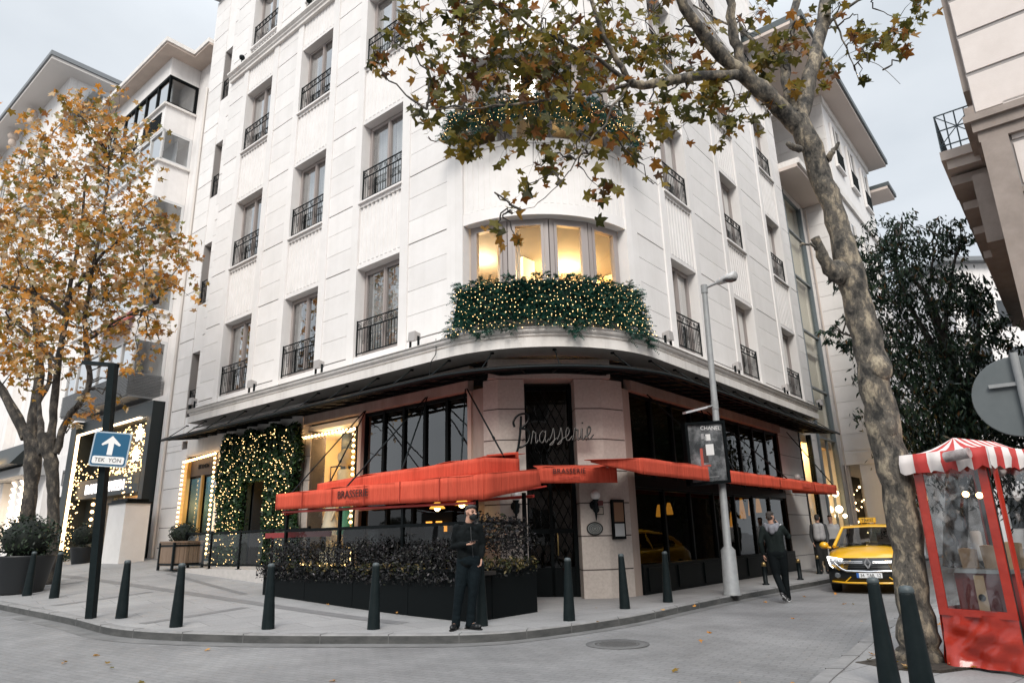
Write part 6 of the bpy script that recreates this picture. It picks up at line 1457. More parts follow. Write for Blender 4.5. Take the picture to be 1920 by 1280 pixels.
M_blk = mat('black_jacket_cloth', (.003, .0045, .005), .85, col2=(.006, .008, .009), scale=12, bump=.9, bscale=13, spec=.12)
M_jean = mat('dark_navy_denim', (.003, .006, .008), .85, col2=(.006, .011, .014), scale=8, bump=.9, bscale=13, spec=.12)
M_shoe = mat('black_shoe_leather', (.008, .009, .010), .4)
def front_extras(t, j, P, f, h, side, grip, X):
    mk = MB(); mk.ball(P(0, .045, -.048), (.062, .058, .052), 0, 14, 10); mk.ball(P(0, .085, -.03), (.03, .03, .034), 0, 10, 8); mk.ball(P(0, .06, -.075), (.042, .04, .03), 0, 10, 8)
    add_mesh('face_mask', remesh(mk, .0085, 2), mat('black_mask_cloth', (.008, .010, .011), .85), t)
    b = MB()
    for g in (1, -1): b.tube([P(.058 * g, .05, -.035), P(.073 * g, .02, .0), P(.080 * g, -.015, .02)], .0025, 5)
    for g in (1, -1): b.tube([P(.016 * g, .082, .040), P(.05 * g, .066, .042)], .006, 6)
    b.build('mask_strap', mat('black_strap', (.01, .01, .01), .8), t, local=True)
    ph = MB(); c = grip['r'] + UP * .006; d = (j['wrr'] - j['elr']).normalized(); d = (d + X((.2, .25, .05))).normalized(); w = d.cross(UP).normalized(); u = (w.cross(d) + d * .0).normalized()
    FF = lambda a, b_, z: c + w * a + d * b_ + u * z
    ph.box(FF, -.037, .037, -.04, .11, .004, .013); ph.build('phone', mat('black_phone', (.006, .006, .007), .15), t, local=True)
    z = MB(); n0 = j['neck'] - UP * .05 + f * .075; p2 = j['chest'] + f * .135; p3 = j['pelvis'] + f * .135 + UP * .02; z.tube([n0, p2, p3], .005, 5); z.build('zip', mat('dark_zip', (.025, .028, .03), .4), t, local=True)
    s = MB(); q = j['pelvis'] - side * .12 - UP * .075 + f * .04; s.ball(q, (.04, .045, .02), 0, 10, 6); s.build('shirt_hem', mat('white_shirt_hem', (.7, .7, .7), .8), t, local=True)
J1 = dict(head=(.115, .02, 1.635), neck=(.075, -.02, 1.50), chest=(.055, -.02, 1.30), pelvis=(.085, 0, .98), shl=(.225, -.02, 1.425), shr=(-.105, .02, 1.42), ell=(.285, -.05, 1.17), wrl=(.255, .03, .985), elr=(-.15, .0, 1.16), wrr=(.045, .23, 1.185),
          hipl=(.165, -.01, .92), hipr=(-.0, .01, .92), knl=(.13, .02, .49), knr=(-.07, .03, .49), anl=(.085, -.03, .09), anr=(-.125, -.02, .09), tol=(.205, .09, .045), tor=(-.165, .13, .045))
mx_, my_ = -.80, 10.62
person((mx_, my_, gs(mx_, my_) + .0), (1, .05, 0), 'man in black jacket, jeans and black face mask holding a phone beside a bollard', J1, (.42, .9, 0), (.62, .72, -.06),
       dict(hair=('greying_dark_hair', (.014, .013, .013)), top=M_blk, legs=M_jean, shoes=M_shoe), .0075, front_extras,
       fhand={'r': ((.75, .38, .05), (.1, .2, .95), .55, 1), 'l': ((-.15, .25, -.95), (-.6, .5, -.1), .7, -1)})
def walk_extras(t, j, P, f, h, side, grip, X):
    hd = MB(); b = j['neck'] - f * .07 - UP * .045
    for a in (-1, -.5, 0, .5, 1): limb(hd, [b + side * .115 * a + UP * (.02 + .03 * abs(a)) + f * .09 * abs(a), b + side * .07 * a - UP * .06 - f * .05 * (1 - abs(a))], [.048, .042], 12)
    limb(hd, [b - UP * .02 - f * .05, b - UP * .09 - f * .06], [.07, .055], 12)
    add_mesh('hood', remesh(hd, .013, 3), mat('light_grey_hood', (.20, .20, .225), .85, col2=(.15, .15, .165), scale=10, bump=.2), t)
    ph = MB(); c = grip['r'] + UP * .0; FF = lambda a, b_, z: c + side * a + f * b_ + UP * z
    ph.box(FF, -.006, .006, -.03, .04, -.06, .09); ph.build('phone', MATS['black_phone'], t, local=True)
    cf = MB(); q = j['wrr']; d = (j['wrr'] - j['elr']).normalized(); cf.tube([q - d * .035, q - d * .012], .044, 12); cf.build('cuff', mat('pale_cuff', (.5, .5, .52), .8), t, local=True)
J2 = dict(head=(-.02, .05, 1.66), neck=(-.01, .06, 1.51), chest=(0, .05, 1.32), pelvis=(.03, .02, .97), shl=(-.19, .05, 1.43), shr=(.19, .04, 1.44), ell=(-.27, .08, 1.16), wrl=(-.24, .0, .93), elr=(.30, -.06, 1.27), wrr=(.135, -.08, 1.52),
          hipl=(-.06, .02, .92), hipr=(.12, .02, .92), knl=(-.03, .03, .50), knr=(.13, -.05, .49), anl=(.05, .28, .22), anr=(.13, -.06, .09), tol=(.075, .24, .08), tor=(.15, -.20, .045))
px_, py_ = at(1466, 1133, 14.75)[:2]
d_ = V3((px_, py_, 0)).normalized()
person((px_, py_, G(px_, py_)), (d_.y, -d_.x, 0), 'man walking away up the road in dark jacket with grey hood, phone at ear', J2, (.05, -1, 0), (.2, -1, 0),
       dict(hair=('brown_hair', (.016, .011, .008)), top=mat('dark_green_black_jacket', (.007, .011, .011), .85, col2=(.012, .017, .016), scale=8, bump=.3, spec=.15), legs=mat('black_joggers', (.004, .006, .007), .85, bump=.2, spec=.12), shoes=mat('dark_trainer', (.04, .04, .042), .6), sole=mat('white_trainer_sole', (.6, .6, .6), .6)), .010, walk_extras,
       fhand={'r': ((-.5, -.1, .8), (-.8, .1, -.3), .9, 1), 'l': ((.1, -.1, -.95), (.9, -.2, 0), .7, -1)})
J3 = dict(head=(0, 0, 1.6), neck=(0, 0, 1.46), chest=(0, 0, 1.27), pelvis=(0, 0, .95), shl=(-.18, 0, 1.38), shr=(.18, 0, 1.38), ell=(-.23, .02, 1.1), wrl=(-.2, .12, .9), elr=(.23, .02, 1.1), wrr=(.2, .12, .9), hipl=(-.08, 0, .9), hipr=(.08, 0, .9), knl=(-.08, .03, .48), knr=(.09, .0, .48), anl=(-.08, -.02, .09), anr=(.1, .03, .09), tol=(-.1, .13, .045), tor=(.12, .18, .045))
def pack(t, j, P, f, h, side, grip, X):
    k = MB(); c = j['chest'] - f * .17 - UP * .05; limb(k, [c + UP * .15 - side * .06, c - UP * .17 - side * .06], [.1, .12]); limb(k, [c + UP * .15 + side * .06, c - UP * .17 + side * .06], [.1, .12]); add_mesh('backpack', remesh(k, .016, 2), mat('grey_backpack', (.33, .33, .34), .8, col2=(.25, .25, .26), scale=9), t)
q = at(1547, 1078, 21.6)
person((q.x, q.y, gs(q.x, q.y)), (.92, -.38, 0), 'distant pedestrian with a grey backpack on the pavement left of the taxi', J3, (0, -1, 0), (0, -1, 0), dict(hair=('black_hair', (.012, .011, .011)), top=mat('dark_grey_coat', (.03, .033, .036), .8), legs=mat('black_trousers', (.008, .009, .010), .85), shoes=M_shoe), .016, pack)
q = at(1571, 1072, 23.2)
person((q.x, q.y, gs(q.x, q.y)), (.92, -.38, 0), 'distant pedestrian in a pale coat close beside the taxi mirror', J3, (0, 1, 0), (-.3, 1, 0), dict(hair=('dark_brown_hair', (.02, .015, .012)), top=mat('pale_grey_coat', (.36, .36, .37), .8), legs=MATS['black_trousers'], shoes=M_shoe), .016, None)
# ================================================================== taxi
def taxi():
    p = at(1636, 1112, 15.9); f = V3((-.50, -.866, 0)).normalized(); t = thing('taxi', (p.x, p.y, 0), 'yellow taxi with black bumper and roof sign facing the camera, partly behind the big tree', 'taxi')
    r = f.cross(UP)                       # the car's right-hand side
    org = p - f * 2.18; org.z = G(p.x, p.y)
    F = lambda x, y, z: org + r * x + f * y + UP * z
    M_y = mat('taxi_yellow', (.74, .40, .018), .3, spec=.5, coat=.6); M_by = mat('glossy_black_plastic', (.008, .010, .011), .3, spec=.5); M_ch = mat('chrome', (.75, .75, .76), .12, metal=1); M_tg = glass('taxi_glass', (.20, .25, .25), 2.2)
    fy = lambda x, k=.30: 2.18 - k * (abs(x) / .86) ** 2.6          # plan curve of the nose
    # lower body loft: (y, half width at sill, at waist, z waist, z top centre)
    st = [(-2.15, .70, .74, .80, .98), (-1.9, .80, .84, .90, 1.06), (-1.2, .84, .875, .93, 1.04), (-.3, .845, .88, .92, .98), (.6, .845, .88, .90, .97), (.95, .845, .88, .885, 1.02), (1.3, .84, .87, .85, .985), (1.65, .82, .845, .80, .93), (1.92, .74, .77, .74, .855), (2.03, .60, .64, .69, .79), (2.10, .42, .46, .66, .75)]
    m = MB(); vs = []; n = 15
    for y, ws, ww, zw, zt in st:
        half = [(ws * .97, .30), (ws, .40), (ww, .58), (ww, zw - .08), (ww * .965, zw), (ww * .72, zw + (zt - zw) * .62), (ww * .36, zt - .008), (0, zt)]
        prof = [(-x, z) for x, z in half] + [(x, z) for x, z in half[::-1][1:]]
        vs += [F(x, y, z) for x, z in prof]
    n = 15; fs = [(i * n + j, i * n + j + 1, (i + 1) * n + j + 1, (i + 1) * n + j) for i in range(len(st) - 1) for j in range(n - 1)]
    fs += [list(range(n)), [(len(st) - 1) * n + j for j in range(n)]] + [(i * n, (i + 1) * n, (i + 1) * n + n - 1, i * n + n - 1) for i in range(len(st) - 1)]
    m.add(vs, fs, 0, True); m.build('body', M_y, t)
    # greenhouse
    gh = [(-1.55, .70, 1.06, .66, 1.10), (-1.05, .76, 1.0, .55, 1.43), (-.5, .79, .96, .57, 1.50), (.05, .79, .94, .57, 1.49), (.38, .78, .94, .545, 1.43), (1.12, .73, .99, .70, 1.02)]
    m = MB(); vs = []
    for y, wb, zb, wt, zt in gh: vs += [F(-wb, y, zb), F(-wt - .03, y, zt - .07), F(-wt, y, zt - .02), F(0, y, zt + .015), F(wt, y, zt - .02), F(wt + .03, y, zt - .07), F(wb, y, zb)]
    cab = MB(); k = 7; cab.add(vs, [(i * k + j, i * k + j + 1, (i + 1) * k + j + 1, (i + 1) * k + j) for i in range(1, 4) for j in (1, 2, 3, 4)], 0, True)
    def strip(a, b, w=.035): cab.tube([a, b], w, 6)
    for g in (1, -1):
        strip(F(g * .57, .37, 1.42), F(g * .745, 1.14, .99), .042); strip(F(g * .60, -.05, 1.44), F(g * .80, -.05, .94), .035); strip(F(g * .58, -1.05, 1.38), F(g * .74, -1.6, 1.03), .06); strip(F(g * .6, -1.05, 1.40), F(g * .585, .38, 1.42), .03)
    strip(F(-.56, .385, 1.425), F(.56, .385, 1.425), .03); cab.build('roof', M_y, t)
    g = MB(); g.add([F(-.545, .40, 1.415), F(0, .43, 1.435), F(.545, .40, 1.415), F(.72, 1.11, 1.0), F(0, 1.2, 1.025), F(-.72, 1.11, 1.0)], [(0, 1, 4, 5), (1, 2, 3, 4)], 0, True)
    for s in (1, -1): g.add([F(s * .60, .34, 1.40), F(s * .60, -1.0, 1.38), F(s * .765, -1.3, 1.0), F(s * .785, .95, .98)], [(0, 1, 2, 3)], 0)
    g.build('windscreen', M_tg, t, recalc=False)
    it = MB(); it.box(F, -.7, .7, -1.3, .7, .5, .93, 0)
    for s in (.36, -.36): it.box(F, s - .22, s + .22, -.35, -.2, .9, 1.28, 0); it.box(F, s - .11, s + .11, -.33, -.22, 1.28, 1.42, 0)
    it.build('interior', M_dark, t); sw_ = MB(); sw_.lathe(F(.36, .42, 1.0), [(.17, -.012), (.185, 0), (.17, .012)], 18, ax=f * .9 + UP * -.4); sw_.build('steering_wheel', M_by, t)
    # bumper and grille wrap
    def wrap(x0, x1, z0, z1, proud, k=18, lean=0., zf=None):
        b = MB(); vs = []
        for i in range(k + 1):
            x = x0 + (x1 - x0) * i / k; y = fy(x) + proud; dzf = zf(x) if zf else 0
            vs += [F(x, y - .16, z0 + dzf), F(x, y + .0, z0 + dzf), F(x, y - lean, z1 + dzf), F(x, y - .16 - lean, z1 + dzf)]
        b.add(vs, [(i * 4 + j, i * 4 + (j + 1) % 4, (i + 1) * 4 + (j + 1) % 4, (i + 1) * 4 + j) for i in range(k) for j in range(4)] + [(0, 1, 2, 3), (4 * k, 4 * k + 1, 4 * k + 2, 4 * k + 3)], 0, True); return b
    b = wrap(-.86, .86, .20, .76, .02, 22, .08)
    for s in (1, -1):   # black cheeks in front of the wheels
        b.hexa([F(s * .80, 1.72, .22), F(s * .865, 1.60, .22), F(s * .87, 1.35 + .2, .24), F(s * .6, 1.5, .22), F(s * .79, 1.80, .66), F(s * .862, 1.66, .66), F(s * .872, 1.62, .66), F(s * .6, 1.5, .66)])
    b.build('bumper', M_by, t)
    wrap(-.80, .80, .215, .255, .045, 22, .0, lambda x: .05 * max(0, abs(x) - .5)).build('lip', M_y, t)
    for s in (1, -1): q = MB(); q.tube([F(s * .5, fy(.5) + .035, .26), F(s * .38, fy(.38) + .035, .36)], .013, 6); q.build('lip', M_y, t)
    gr = MB()
    for z in (.565, .60, .635): gr.tube([F(x / 10, fy(x / 10) + .012, z) for x in range(-5, 6)], .010, 5)
    gr.build('grille', mat('dark_grille', (.02, .022, .023), .3), t)
    c = MB(); c.tube([F(-.70, fy(.7) + .015, .66), F(-.56, fy(.56) + .035, .53), F(-.45, fy(.45) + .04, .485), F(0, fy(0) + .05, .475), F(.45, fy(.45) + .04, .485), F(.56, fy(.56) + .035, .53), F(.70, fy(.7) + .015, .66)], [.02, .026, .022, .022, .022, .026, .02], 8)
    for s in (1, -1):
        for z in (.655, .685): c.tube([F(s * .10, fy(.1) + .01, z), F(s * .3, fy(.3) + .005, z), F(s * .5, fy(.5) + .01, z + .005)], .015, 6)
    c.build('chrome_trim', M_ch, t)
    em = MB(); e0 = F(0, fy(0) + .035, .655)
    for a, b_ in (((0, .105), (.062, 0)), ((.062, 0), (0, -.105)), ((0, -.105), (-.062, 0)), ((-.062, 0), (0, .105))): em.bar(e0 + r * a[0] + UP * a[1], e0 + r * b_[0] + UP * b_[1], .035, .03)
    em.build('diamond_emblem', M_ch, t)
    for s in (1, -1):
        h_ = MB(); xs_ = [.48, .58, .68, .78, .85]; vs = []
        lo = [.66, .625, .61, .615, .65]; hi = [.70, .725, .745, .765, .775]
        for x, a, b_ in zip(xs_, lo, hi): y = fy(x) + .03 - (x > .8) * .05; vs += [F(s * x, y, a), F(s * x, y - .035, b_), F(s * x, y - .2, b_), F(s * x, y - .2, a)]
        h_.add(vs, [(i * 4 + j, i * 4 + (j + 1) % 4, (i + 1) * 4 + (j + 1) % 4, (i + 1) * 4 + j) for i in range(4) for j in range(4)] + [(0, 1, 2, 3), (16, 17, 18, 19)], 0, True); ho = h_.build('headlight', mat('headlight_lens', (.36, .38, .40), .08, spec=.9, coat=1), t)
        b_ = MB(); b_.ball(F(s * .73, fy(.73) + .035, .70), .034, 0, 10, 6); b_.ball(F(s * .60, fy(.6) + .035, .69), .026, 0, 10, 6); b_.build('lamp', mat('lamp_reflector', (.72, .74, .78), .1, metal=.6), ho)
        d = MB(); d.tube([F(s * .50, fy(.5) + .03, .735), F(s * .66, fy(.66) + .02, .765), F(s * .84, fy(.84) - .02, .785)], .012, 6); d.tube([F(s * .84, fy(.84) + .0, .77), F(s * .80, fy(.80) + .03, .60), F(s * .74, fy(.74) + .03, .55)], .012, 6); d.build('running_light', glow('running_light', (1, .98, .95), 2.0), ho)
        fl = MB(); fl.lathe(F(s * .66, fy(.66) + .022, .385), [(.06, -.02), (.062, .005), (.045, .012), (0, .006)], 14, ax=f); fl.build('fog_lamp', mat('fog_lamp_glass', (.10, .11, .12), .12, spec=.8), t)
        mi = MB(); mi.ball(F(s * .995, .86, 1.02), (.11, .11, .085), 0, 14, 8); mi.tube([F(s * .84, .88, .955), F(s * .96, .87, .985)], .03, 6); mo = mi.build('mirror', M_y, t)
        for y in (1.36, -1.35):
            wm = MB(); wc = F(s * .78, y, .305); wm.lathe(wc - r * .1, [(.24, 0), (.295, .005), (.305, .03), (.305, .17), (.295, .195), (.24, .2)], 28, ax=r); wo = wm.build('wheel', mat('tyre_rubber', (.013, .013, .014), .8), t)
            rm = MB(); rm.lathe(wc + r * s * .06, [(.0, 0), (.2, 0), (.215, .02 * 1), (.0, .03)], 20, ax=r * s); rm.build('rim', mat('grey_alloy', (.33, .33, .34), .35, metal=.7), wo)
            wa = MB(); wa.lathe(F(s * .70, y, .33), [(.36, 0), (.36, .135), (.33, .135), (.33, 0)], 24, ax=r * s) if False else None
    pl = MB(); pb_ = F(0, fy(0) + .075, .40); PF = lambda u, o, z: pb_ - r * u + f * o + UP * z     # u reads left to right for whoever faces the car
    pl.box(PF, -.26, .26, -.03, -.008, -.057, .057, 0); pl.box(PF, -.255, .255, -.0079, -.004, -.052, .052, 1); pl.box(PF, -.255, -.205, -.0038, -.001, -.052, .052, 2)
    text_mb(pl, '34  TAR  12', PF(.025, -.0005, -.033), -r, .10, .002, 3, sx=.82); pl.build('number_plate', [M_by, mat('plate_white', (.72, .73, .74), .5), mat('plate_blue', (.02, .10, .35), .5), mat('plate_black', (.01, .01, .01), .6)], t)
    rs = MB(); rs.box(F, -.19, .19, -.12, .0, 1.535, 1.66, 0); rs.tube([F(-.15, -.06, 1.49), F(-.15, -.06, 1.54)], .015, 6); rs.tube([F(.15, -.06, 1.49), F(.15, -.06, 1.54)], .015, 6); text_mb(rs, 'TAKSİ', F(0, .003, 1.565), -r, .095, .003, 1); rs.build('roof_sign', [mat('taxi_sign_yellow', (.55, .33, .03), .5), mat('taxi_sign_black', (.01, .01, .01), .6)], t)
    w_ = MB(); 
    for s in (.1, -.55): w_.tube([F(s, 1.17, 1.03), F(s + .2, 1.12, 1.055), F(s + .5, 1.08, 1.05)], .009, 5)
    w_.build('wiper', M_by, t)
    an = MB(); an.tube([F(.05, .2, 1.5), F(.05, .1, 1.66)], .006, 5); an.build('aerial', M_by, t)
taxi()
# ================================================================== trees
def leaf_shape(mb, c, n, up, s, rg, lobes=5):
    """palmate plane-tree leaf: pointed lobes round a centre, slightly cupped"""
    n = V3(n).normalized(); x = n.cross(V3(up)); x = x.normalized() if x.length > .05 else n.orthogonal().normalized(); y = x.cross(n) * -1
    c = V3(c); pts = []; cup = (rg.random() - .5) * .8; fold = (rg.random() - .3) * .9
    tips = [(-2.05, .62), (-1.05, .86), (0, 1.0), (1.05, .86), (2.05, .62)]; ring = []
    for i, (a, r) in enumerate(tips):
        ring.append((a - .24, r * .74)); ring.append((a, r)); ring.append((a + .24, r * .74))
        if i < 4: ring.append((a + .525, r * .56))
    ring.append((math.pi, .16))
    vs = [c]
    for a, r in ring:
        px, py = r * math.sin(a), r * math.cos(a)
        vs.append(c + x * px * s + y * py * s + n * s * (cup * r * r + fold * abs(px)))
    k = len(ring); mb.add(vs, [(0, 1 + i, 1 + (i + 1) % k) for i in range(k)])
def simple_leaf(mb, c, d, n, s, w):
    d = V3(d).normalized(); x = V3(n).cross(d); x = x.normalized() if x.length > .05 else d.orthogonal().normalized()
    mb.add([V3(c), V3(c) + d * s * .45 + x * w, V3(c) + d * s, V3(c) + d * s * .45 - x * w], [(0, 1, 2, 3)])
def wobble(pts, amp, rg, n=5):
    P = catmull(pts, n); return [p + V3((rg.gauss(0, amp), rg.gauss(0, amp), rg.gauss(0, amp))) if 0 < i < len(P) - 1 else p for i, p in enumerate(P)]
M_bark = bpy.data.materials.new('plane_bark'); MATS['plane_bark'] = M_bark; M_bark.use_nodes = True
def bark_nodes(m, cols, sc=8.5):
    nt = m.node_tree; p = nt.nodes['Principled BSDF']; p.inputs['Roughness'].default_value = .85
    tc = nt.nodes.new('ShaderNodeTexCoord'); mp = nt.nodes.new('ShaderNodeMapping'); mp.inputs['Scale'].default_value = (1, 1, .55); nt.links.new(tc.outputs['Object'], mp.inputs[0])
    n = nt.nodes.new('ShaderNodeTexNoise'); n.inputs['Scale'].default_value = sc; n.inputs['Detail'].default_value = 7; n.inputs['Roughness'].default_value = .62; n.inputs['Distortion'].default_value = .15; nt.links.new(mp.outputs[0], n.inputs['Vector'])
    r = nt.nodes.new('ShaderNodeValToRGB'); r.color_ramp.interpolation = 'LINEAR'
    while len(r.color_ramp.elements) < len(cols): r.color_ramp.elements.new(.5)
    for i, (q, c) in enumerate(cols): r.color_ramp.elements[i].position = q; r.color_ramp.elements[i].color = (*c, 1)
    nt.links.new(n.outputs['Fac'], r.inputs[0])
    n2 = nt.nodes.new('ShaderNodeTexNoise'); n2.inputs['Scale'].default_value = 42; n2.inputs['Detail'].default_value = 6; nt.links.new(mp.outputs[0], n2.inputs['Vector'])
    mr = nt.nodes.new('ShaderNodeMapRange'); mr.inputs['To Min'].default_value = .3; mr.inputs['To Max'].default_value = 1.65; nt.links.new(n2.outputs['Fac'], mr.inputs['Value'])
    mx = nt.nodes.new('ShaderNodeMix'); mx.data_type = 'RGBA'; mx.blend_type = 'MULTIPLY'; mx.inputs[0].default_value = 1; nt.links.new(r.outputs[0], mx.inputs[6]); nt.links.new(mr.outputs[0], mx.inputs[7]); nt.links.new(mx.outputs[2], p.inputs['Base Color'])
    b = nt.nodes.new('ShaderNodeBump'); b.inputs['Strength'].default_value = .6; b.inputs['Distance'].default_value = .02; ad = nt.nodes.new('ShaderNodeMath'); ad.operation = 'ADD'; nt.links.new(n.outputs['Fac'], ad.inputs[0]); nt.links.new(n2.outputs['Fac'], ad.inputs[1]); nt.links.new(ad.outputs[0], b.inputs['Height']); nt.links.new(b.outputs[0], p.inputs['Normal'])
bark_nodes(M_bark, [(.36, (.018, .017, .015)), (.43, (.05, .045, .038)), (.45, (.085, .075, .062)), (.535, (.10, .088, .072)), (.55, (.19, .16, .12)), (.60, (.21, .175, .13)), (.625, (.30, .255, .185))])
M_bark2 = bpy.data.materials.new('dark_bark'); M_bark2.use_nodes = True; bark_nodes(M_bark2, [(.35, (.018, .016, .014)), (.5, (.04, .034, .029)), (.65, (.09, .075, .06))], 7)
M_bark3 = bpy.data.materials.new('dark_plane_bark'); M_bark3.use_nodes = True; bark_nodes(M_bark3, [(.36, (.012, .011, .010)), (.45, (.030, .026, .022)), (.54, (.055, .047, .039)), (.6, (.10, .085, .067)), (.66, (.17, .14, .10))], 7)
M_leaf1 = island_mat('autumn_plane_leaves', [(0, (.03, .034, .008)), (.25, (.09, .085, .016)), (.5, (.16, .135, .022)), (.66, (.24, .16, .025)), (.8, (.28, .11, .018)), (.9, (.07, .03, .012)), (1, (.18, .18, .04))], .5, .45)
M_leaf2 = island_mat('orange_plane_leaves', [(0, (.11, .10, .02)), (.16, (.30, .17, .025)), (.34, (.56, .22, .025)), (.52, (.55, .30, .09)), (.68, (.52, .40, .25)), (.8, (.26, .10, .025)), (.9, (.18, .19, .05)), (1, (.66, .54, .36))], .55, .42)
def grow(P, limbs, tips, rg, bark, name, n=10):
    m = MB()
    for pts, rs in limbs:
        W_ = wobble(pts, .012, rg, 4); k = len(W_); RR = [rs[0] + (rs[-1] - rs[0]) * i / (k - 1) for i in range(k)] if len(rs) == 2 else [rs[min(len(rs) - 1, int(i / (k - 1) * (len(rs) - 1)))] * (1 - ((i / (k - 1) * (len(rs) - 1)) % 1)) + rs[min(len(rs) - 1, int(i / (k - 1) * (len(rs) - 1)) + 1)] * ((i / (k - 1) * (len(rs) - 1)) % 1) for i in range(k)]
        m.tube(W_, [r * (1 + .06 * rg.gauss(0, 1)) if r > .05 else r for r in RR], n if rs[0] > .05 else 6)
    return m
def nearest(limbs, p):
    best = None
    for pts, rs in limbs:
        for a, b in zip(pts, pts[1:]):
            for f in (0, .33, .66, 1):
                q = V3(a) + (V3(b) - V3(a)) * f; d = (q - p).length
                if best is None or d < best[0]: best = (d, q)
    return best[1]
# ---- big plane tree on the right
rg = random.Random(21)
def A8(x, y, d=8.0): return at(x, y, d)
b0 = A8(1728, 1232, 8.05); b0.z = gs(b0.x, b0.y)
rt = thing('plane_tree', b0, 'big mottled plane tree in the right foreground, olive and rust leaves over the facade', 'tree')
trunk = [b0 - UP * .05, b0 + UP * .12, A8(1714, 1130, 8.05), A8(1697, 1000, 8.05), A8(1675, 880, 8.0), A8(1654, 780, 8.0), A8(1634, 680, 8.0), A8(1610, 580, 8.0), A8(1586, 480, 8.0), A8(1560, 390, 8.0), A8(1530, 300, 8.0), A8(1494, 225, 8.0)]
limbs = [(trunk, [.28, .215, .185, .172, .172, .175, .182, .168, .155, .135, .13, .135]),
    ([A8(1500, 240), A8(1450, 190, 7.9), A8(1395, 145, 7.8), A8(1340, 90, 7.6), A8(1295, 35, 7.4), A8(1255, -40, 7.2)], [.135, .055]),
    ([A8(1395, 145, 7.8), A8(1330, 140, 7.6), A8(1260, 152, 7.5), A8(1210, 160, 7.4), A8(1180, 152, 7.4)], [.07, .05]),
    ([A8(1182, 155, 7.4), A8(1150, 100, 7.3), A8(1122, 40, 7.2), A8(1100, -30, 7.1)], [.042, .022]),
    ([A8(1180, 152, 7.4), A8(1120, 110, 7.2), A8(1060, 82, 7.1), A8(990, 45, 7.0), A8(930, 10, 6.9)], [.032, .012]),
    ([A8(1182, 158, 7.4), A8(1110, 175, 7.2), A8(1010, 190, 7.0), A8(900, 200, 6.9), A8(800, 205, 6.8)], [.024, .006]),
    ([A8(1400, 150, 7.8), A8(1382, 90, 7.7), A8(1372, 30, 7.6), A8(1362, -40, 7.5)], [.075, .05]),
    ([A8(1500, 225), A8(1520, 140, 8.1), A8(1540, 60, 8.2), A8(1555, -40, 8.3)], [.105, .085]),
    ([A8(1488, 215), A8(1474, 150, 8.2), A8(1480, 80, 8.4), A8(1492, 10, 8.6), A8(1500, -40, 8.7)], [.075, .05]),
    ([A8(1478, 135, 8.2), A8(1440, 100, 8.4), A8(1390, 60, 8.6), A8(1300, 10, 8.8)], [.035, .012]),
    ([A8(1540, 60, 8.2), A8(1580, 20, 8.2), A8(1640, -10, 8.2)], [.03, .016]), ([A8(1562, 30, 8.2), A8(1588, 90, 8.1), A8(1612, 155, 8.0)], [.016, .005]), ([A8(1600, 110, 8.1), A8(1640, 118, 8.0), A8(1688, 158, 8.0)], [.006, .003]),
    ([A8(1566, 520, 7.9), A8(1546, 485, 7.8), A8(1528, 446, 7.75)], [.085, .055]), ([A8(1545, 470, 7.8), A8(1520, 458, 7.7), A8(1500, 462, 7.7)], [.02, .012]),
    ([A8(1550, 300, 7.95), A8(1562, 285, 7.9), A8(1572, 268, 7.9)], [.05, .02]), ([A8(1500, 280, 7.9), A8(1486, 276, 7.8), A8(1478, 270, 7.8)], [.05, .035]),
    ([A8(1060, 330, 7.0), A8(1010, 380, 6.9), A8(960, 400, 6.9)], [.006, .003]), ([A8(1130, 240, 7.1), A8(1080, 300, 7.0), A8(1060, 330, 7.0)], [.012, .006]), ([A8(1180, 160, 7.4), A8(1150, 200, 7.2), A8(1130, 240, 7.1)], [.018, .012])]
m = grow(None, limbs, None, rg, M_bark, 'trunk', 20)
for x, y, d, r in ((1650, 690, 7.88, (.14, .11, .18)), (1572, 510, 7.9, (.14, .1, .16)), (1665, 800, 7.9, (.1, .1, .16)), (1700, 1130, 7.95, (.09, .1, .2))): m.ball(A8(x, y, d), r, 0, 14, 10)
cl = [(735, 75, 45, 26), (790, 45, 55, 60), (860, 60, 70, 95), (940, 50, 80, 120), (1020, 60, 80, 120), (1100, 70, 75, 100), (835, 140, 55, 70), (900, 150, 70, 100), (985, 155, 80, 130), (1070, 180, 75, 120), (1140, 200, 70, 90), (790, 205, 32, 20), (860, 240, 45, 50), (930, 245, 60, 80), (1000, 255, 60, 85), (1080, 285, 50, 60), (1110, 340, 38, 34), (1020, 305, 30, 26), (990, 345, 28, 14), (955, 385, 22, 9), (935, 435, 30, 12), (965, 440, 14, 8), (1180, 255, 50, 40), (1205, 300, 32, 20), (1235, 225, 45, 34), (1290, 215, 45, 36), (1335, 190, 42, 34), (1365, 235, 32, 22), (1285, 80, 60, 60), (1340, 120, 45, 36), (1400, 60, 55, 45), (1440, 105, 40, 26), (1210, 40, 60, 70), (1200, 120, 50, 50), (1225, 345, 16, 5), (1560, 25, 45, 34), (1620, 40, 48, 44), (1685, 35, 48, 46), (1725, 10, 32, 20), (1605, 95, 32, 16), (1655, 85, 26, 14), (1545, 160, 14, 5), (1490, 40, 40, 24), (1405, 215, 34, 22), (1445, 215, 18, 8), (1150, 20, 60, 70), (890, 0, 60, 60), (1615, 150, 12, 5), (1270, 190, 26, 14), (1690, 100, 18, 7), (700, 95, 16, 6), (1040, 130, 60, 60), (960, 110, 50, 40), (880, 200, 40, 36), (1350, 160, 30, 18), (1400, 130, 40, 26), (1470, 170, 30, 14), (1500, 100, 40, 18)]
tw = MB(); lf = MB()
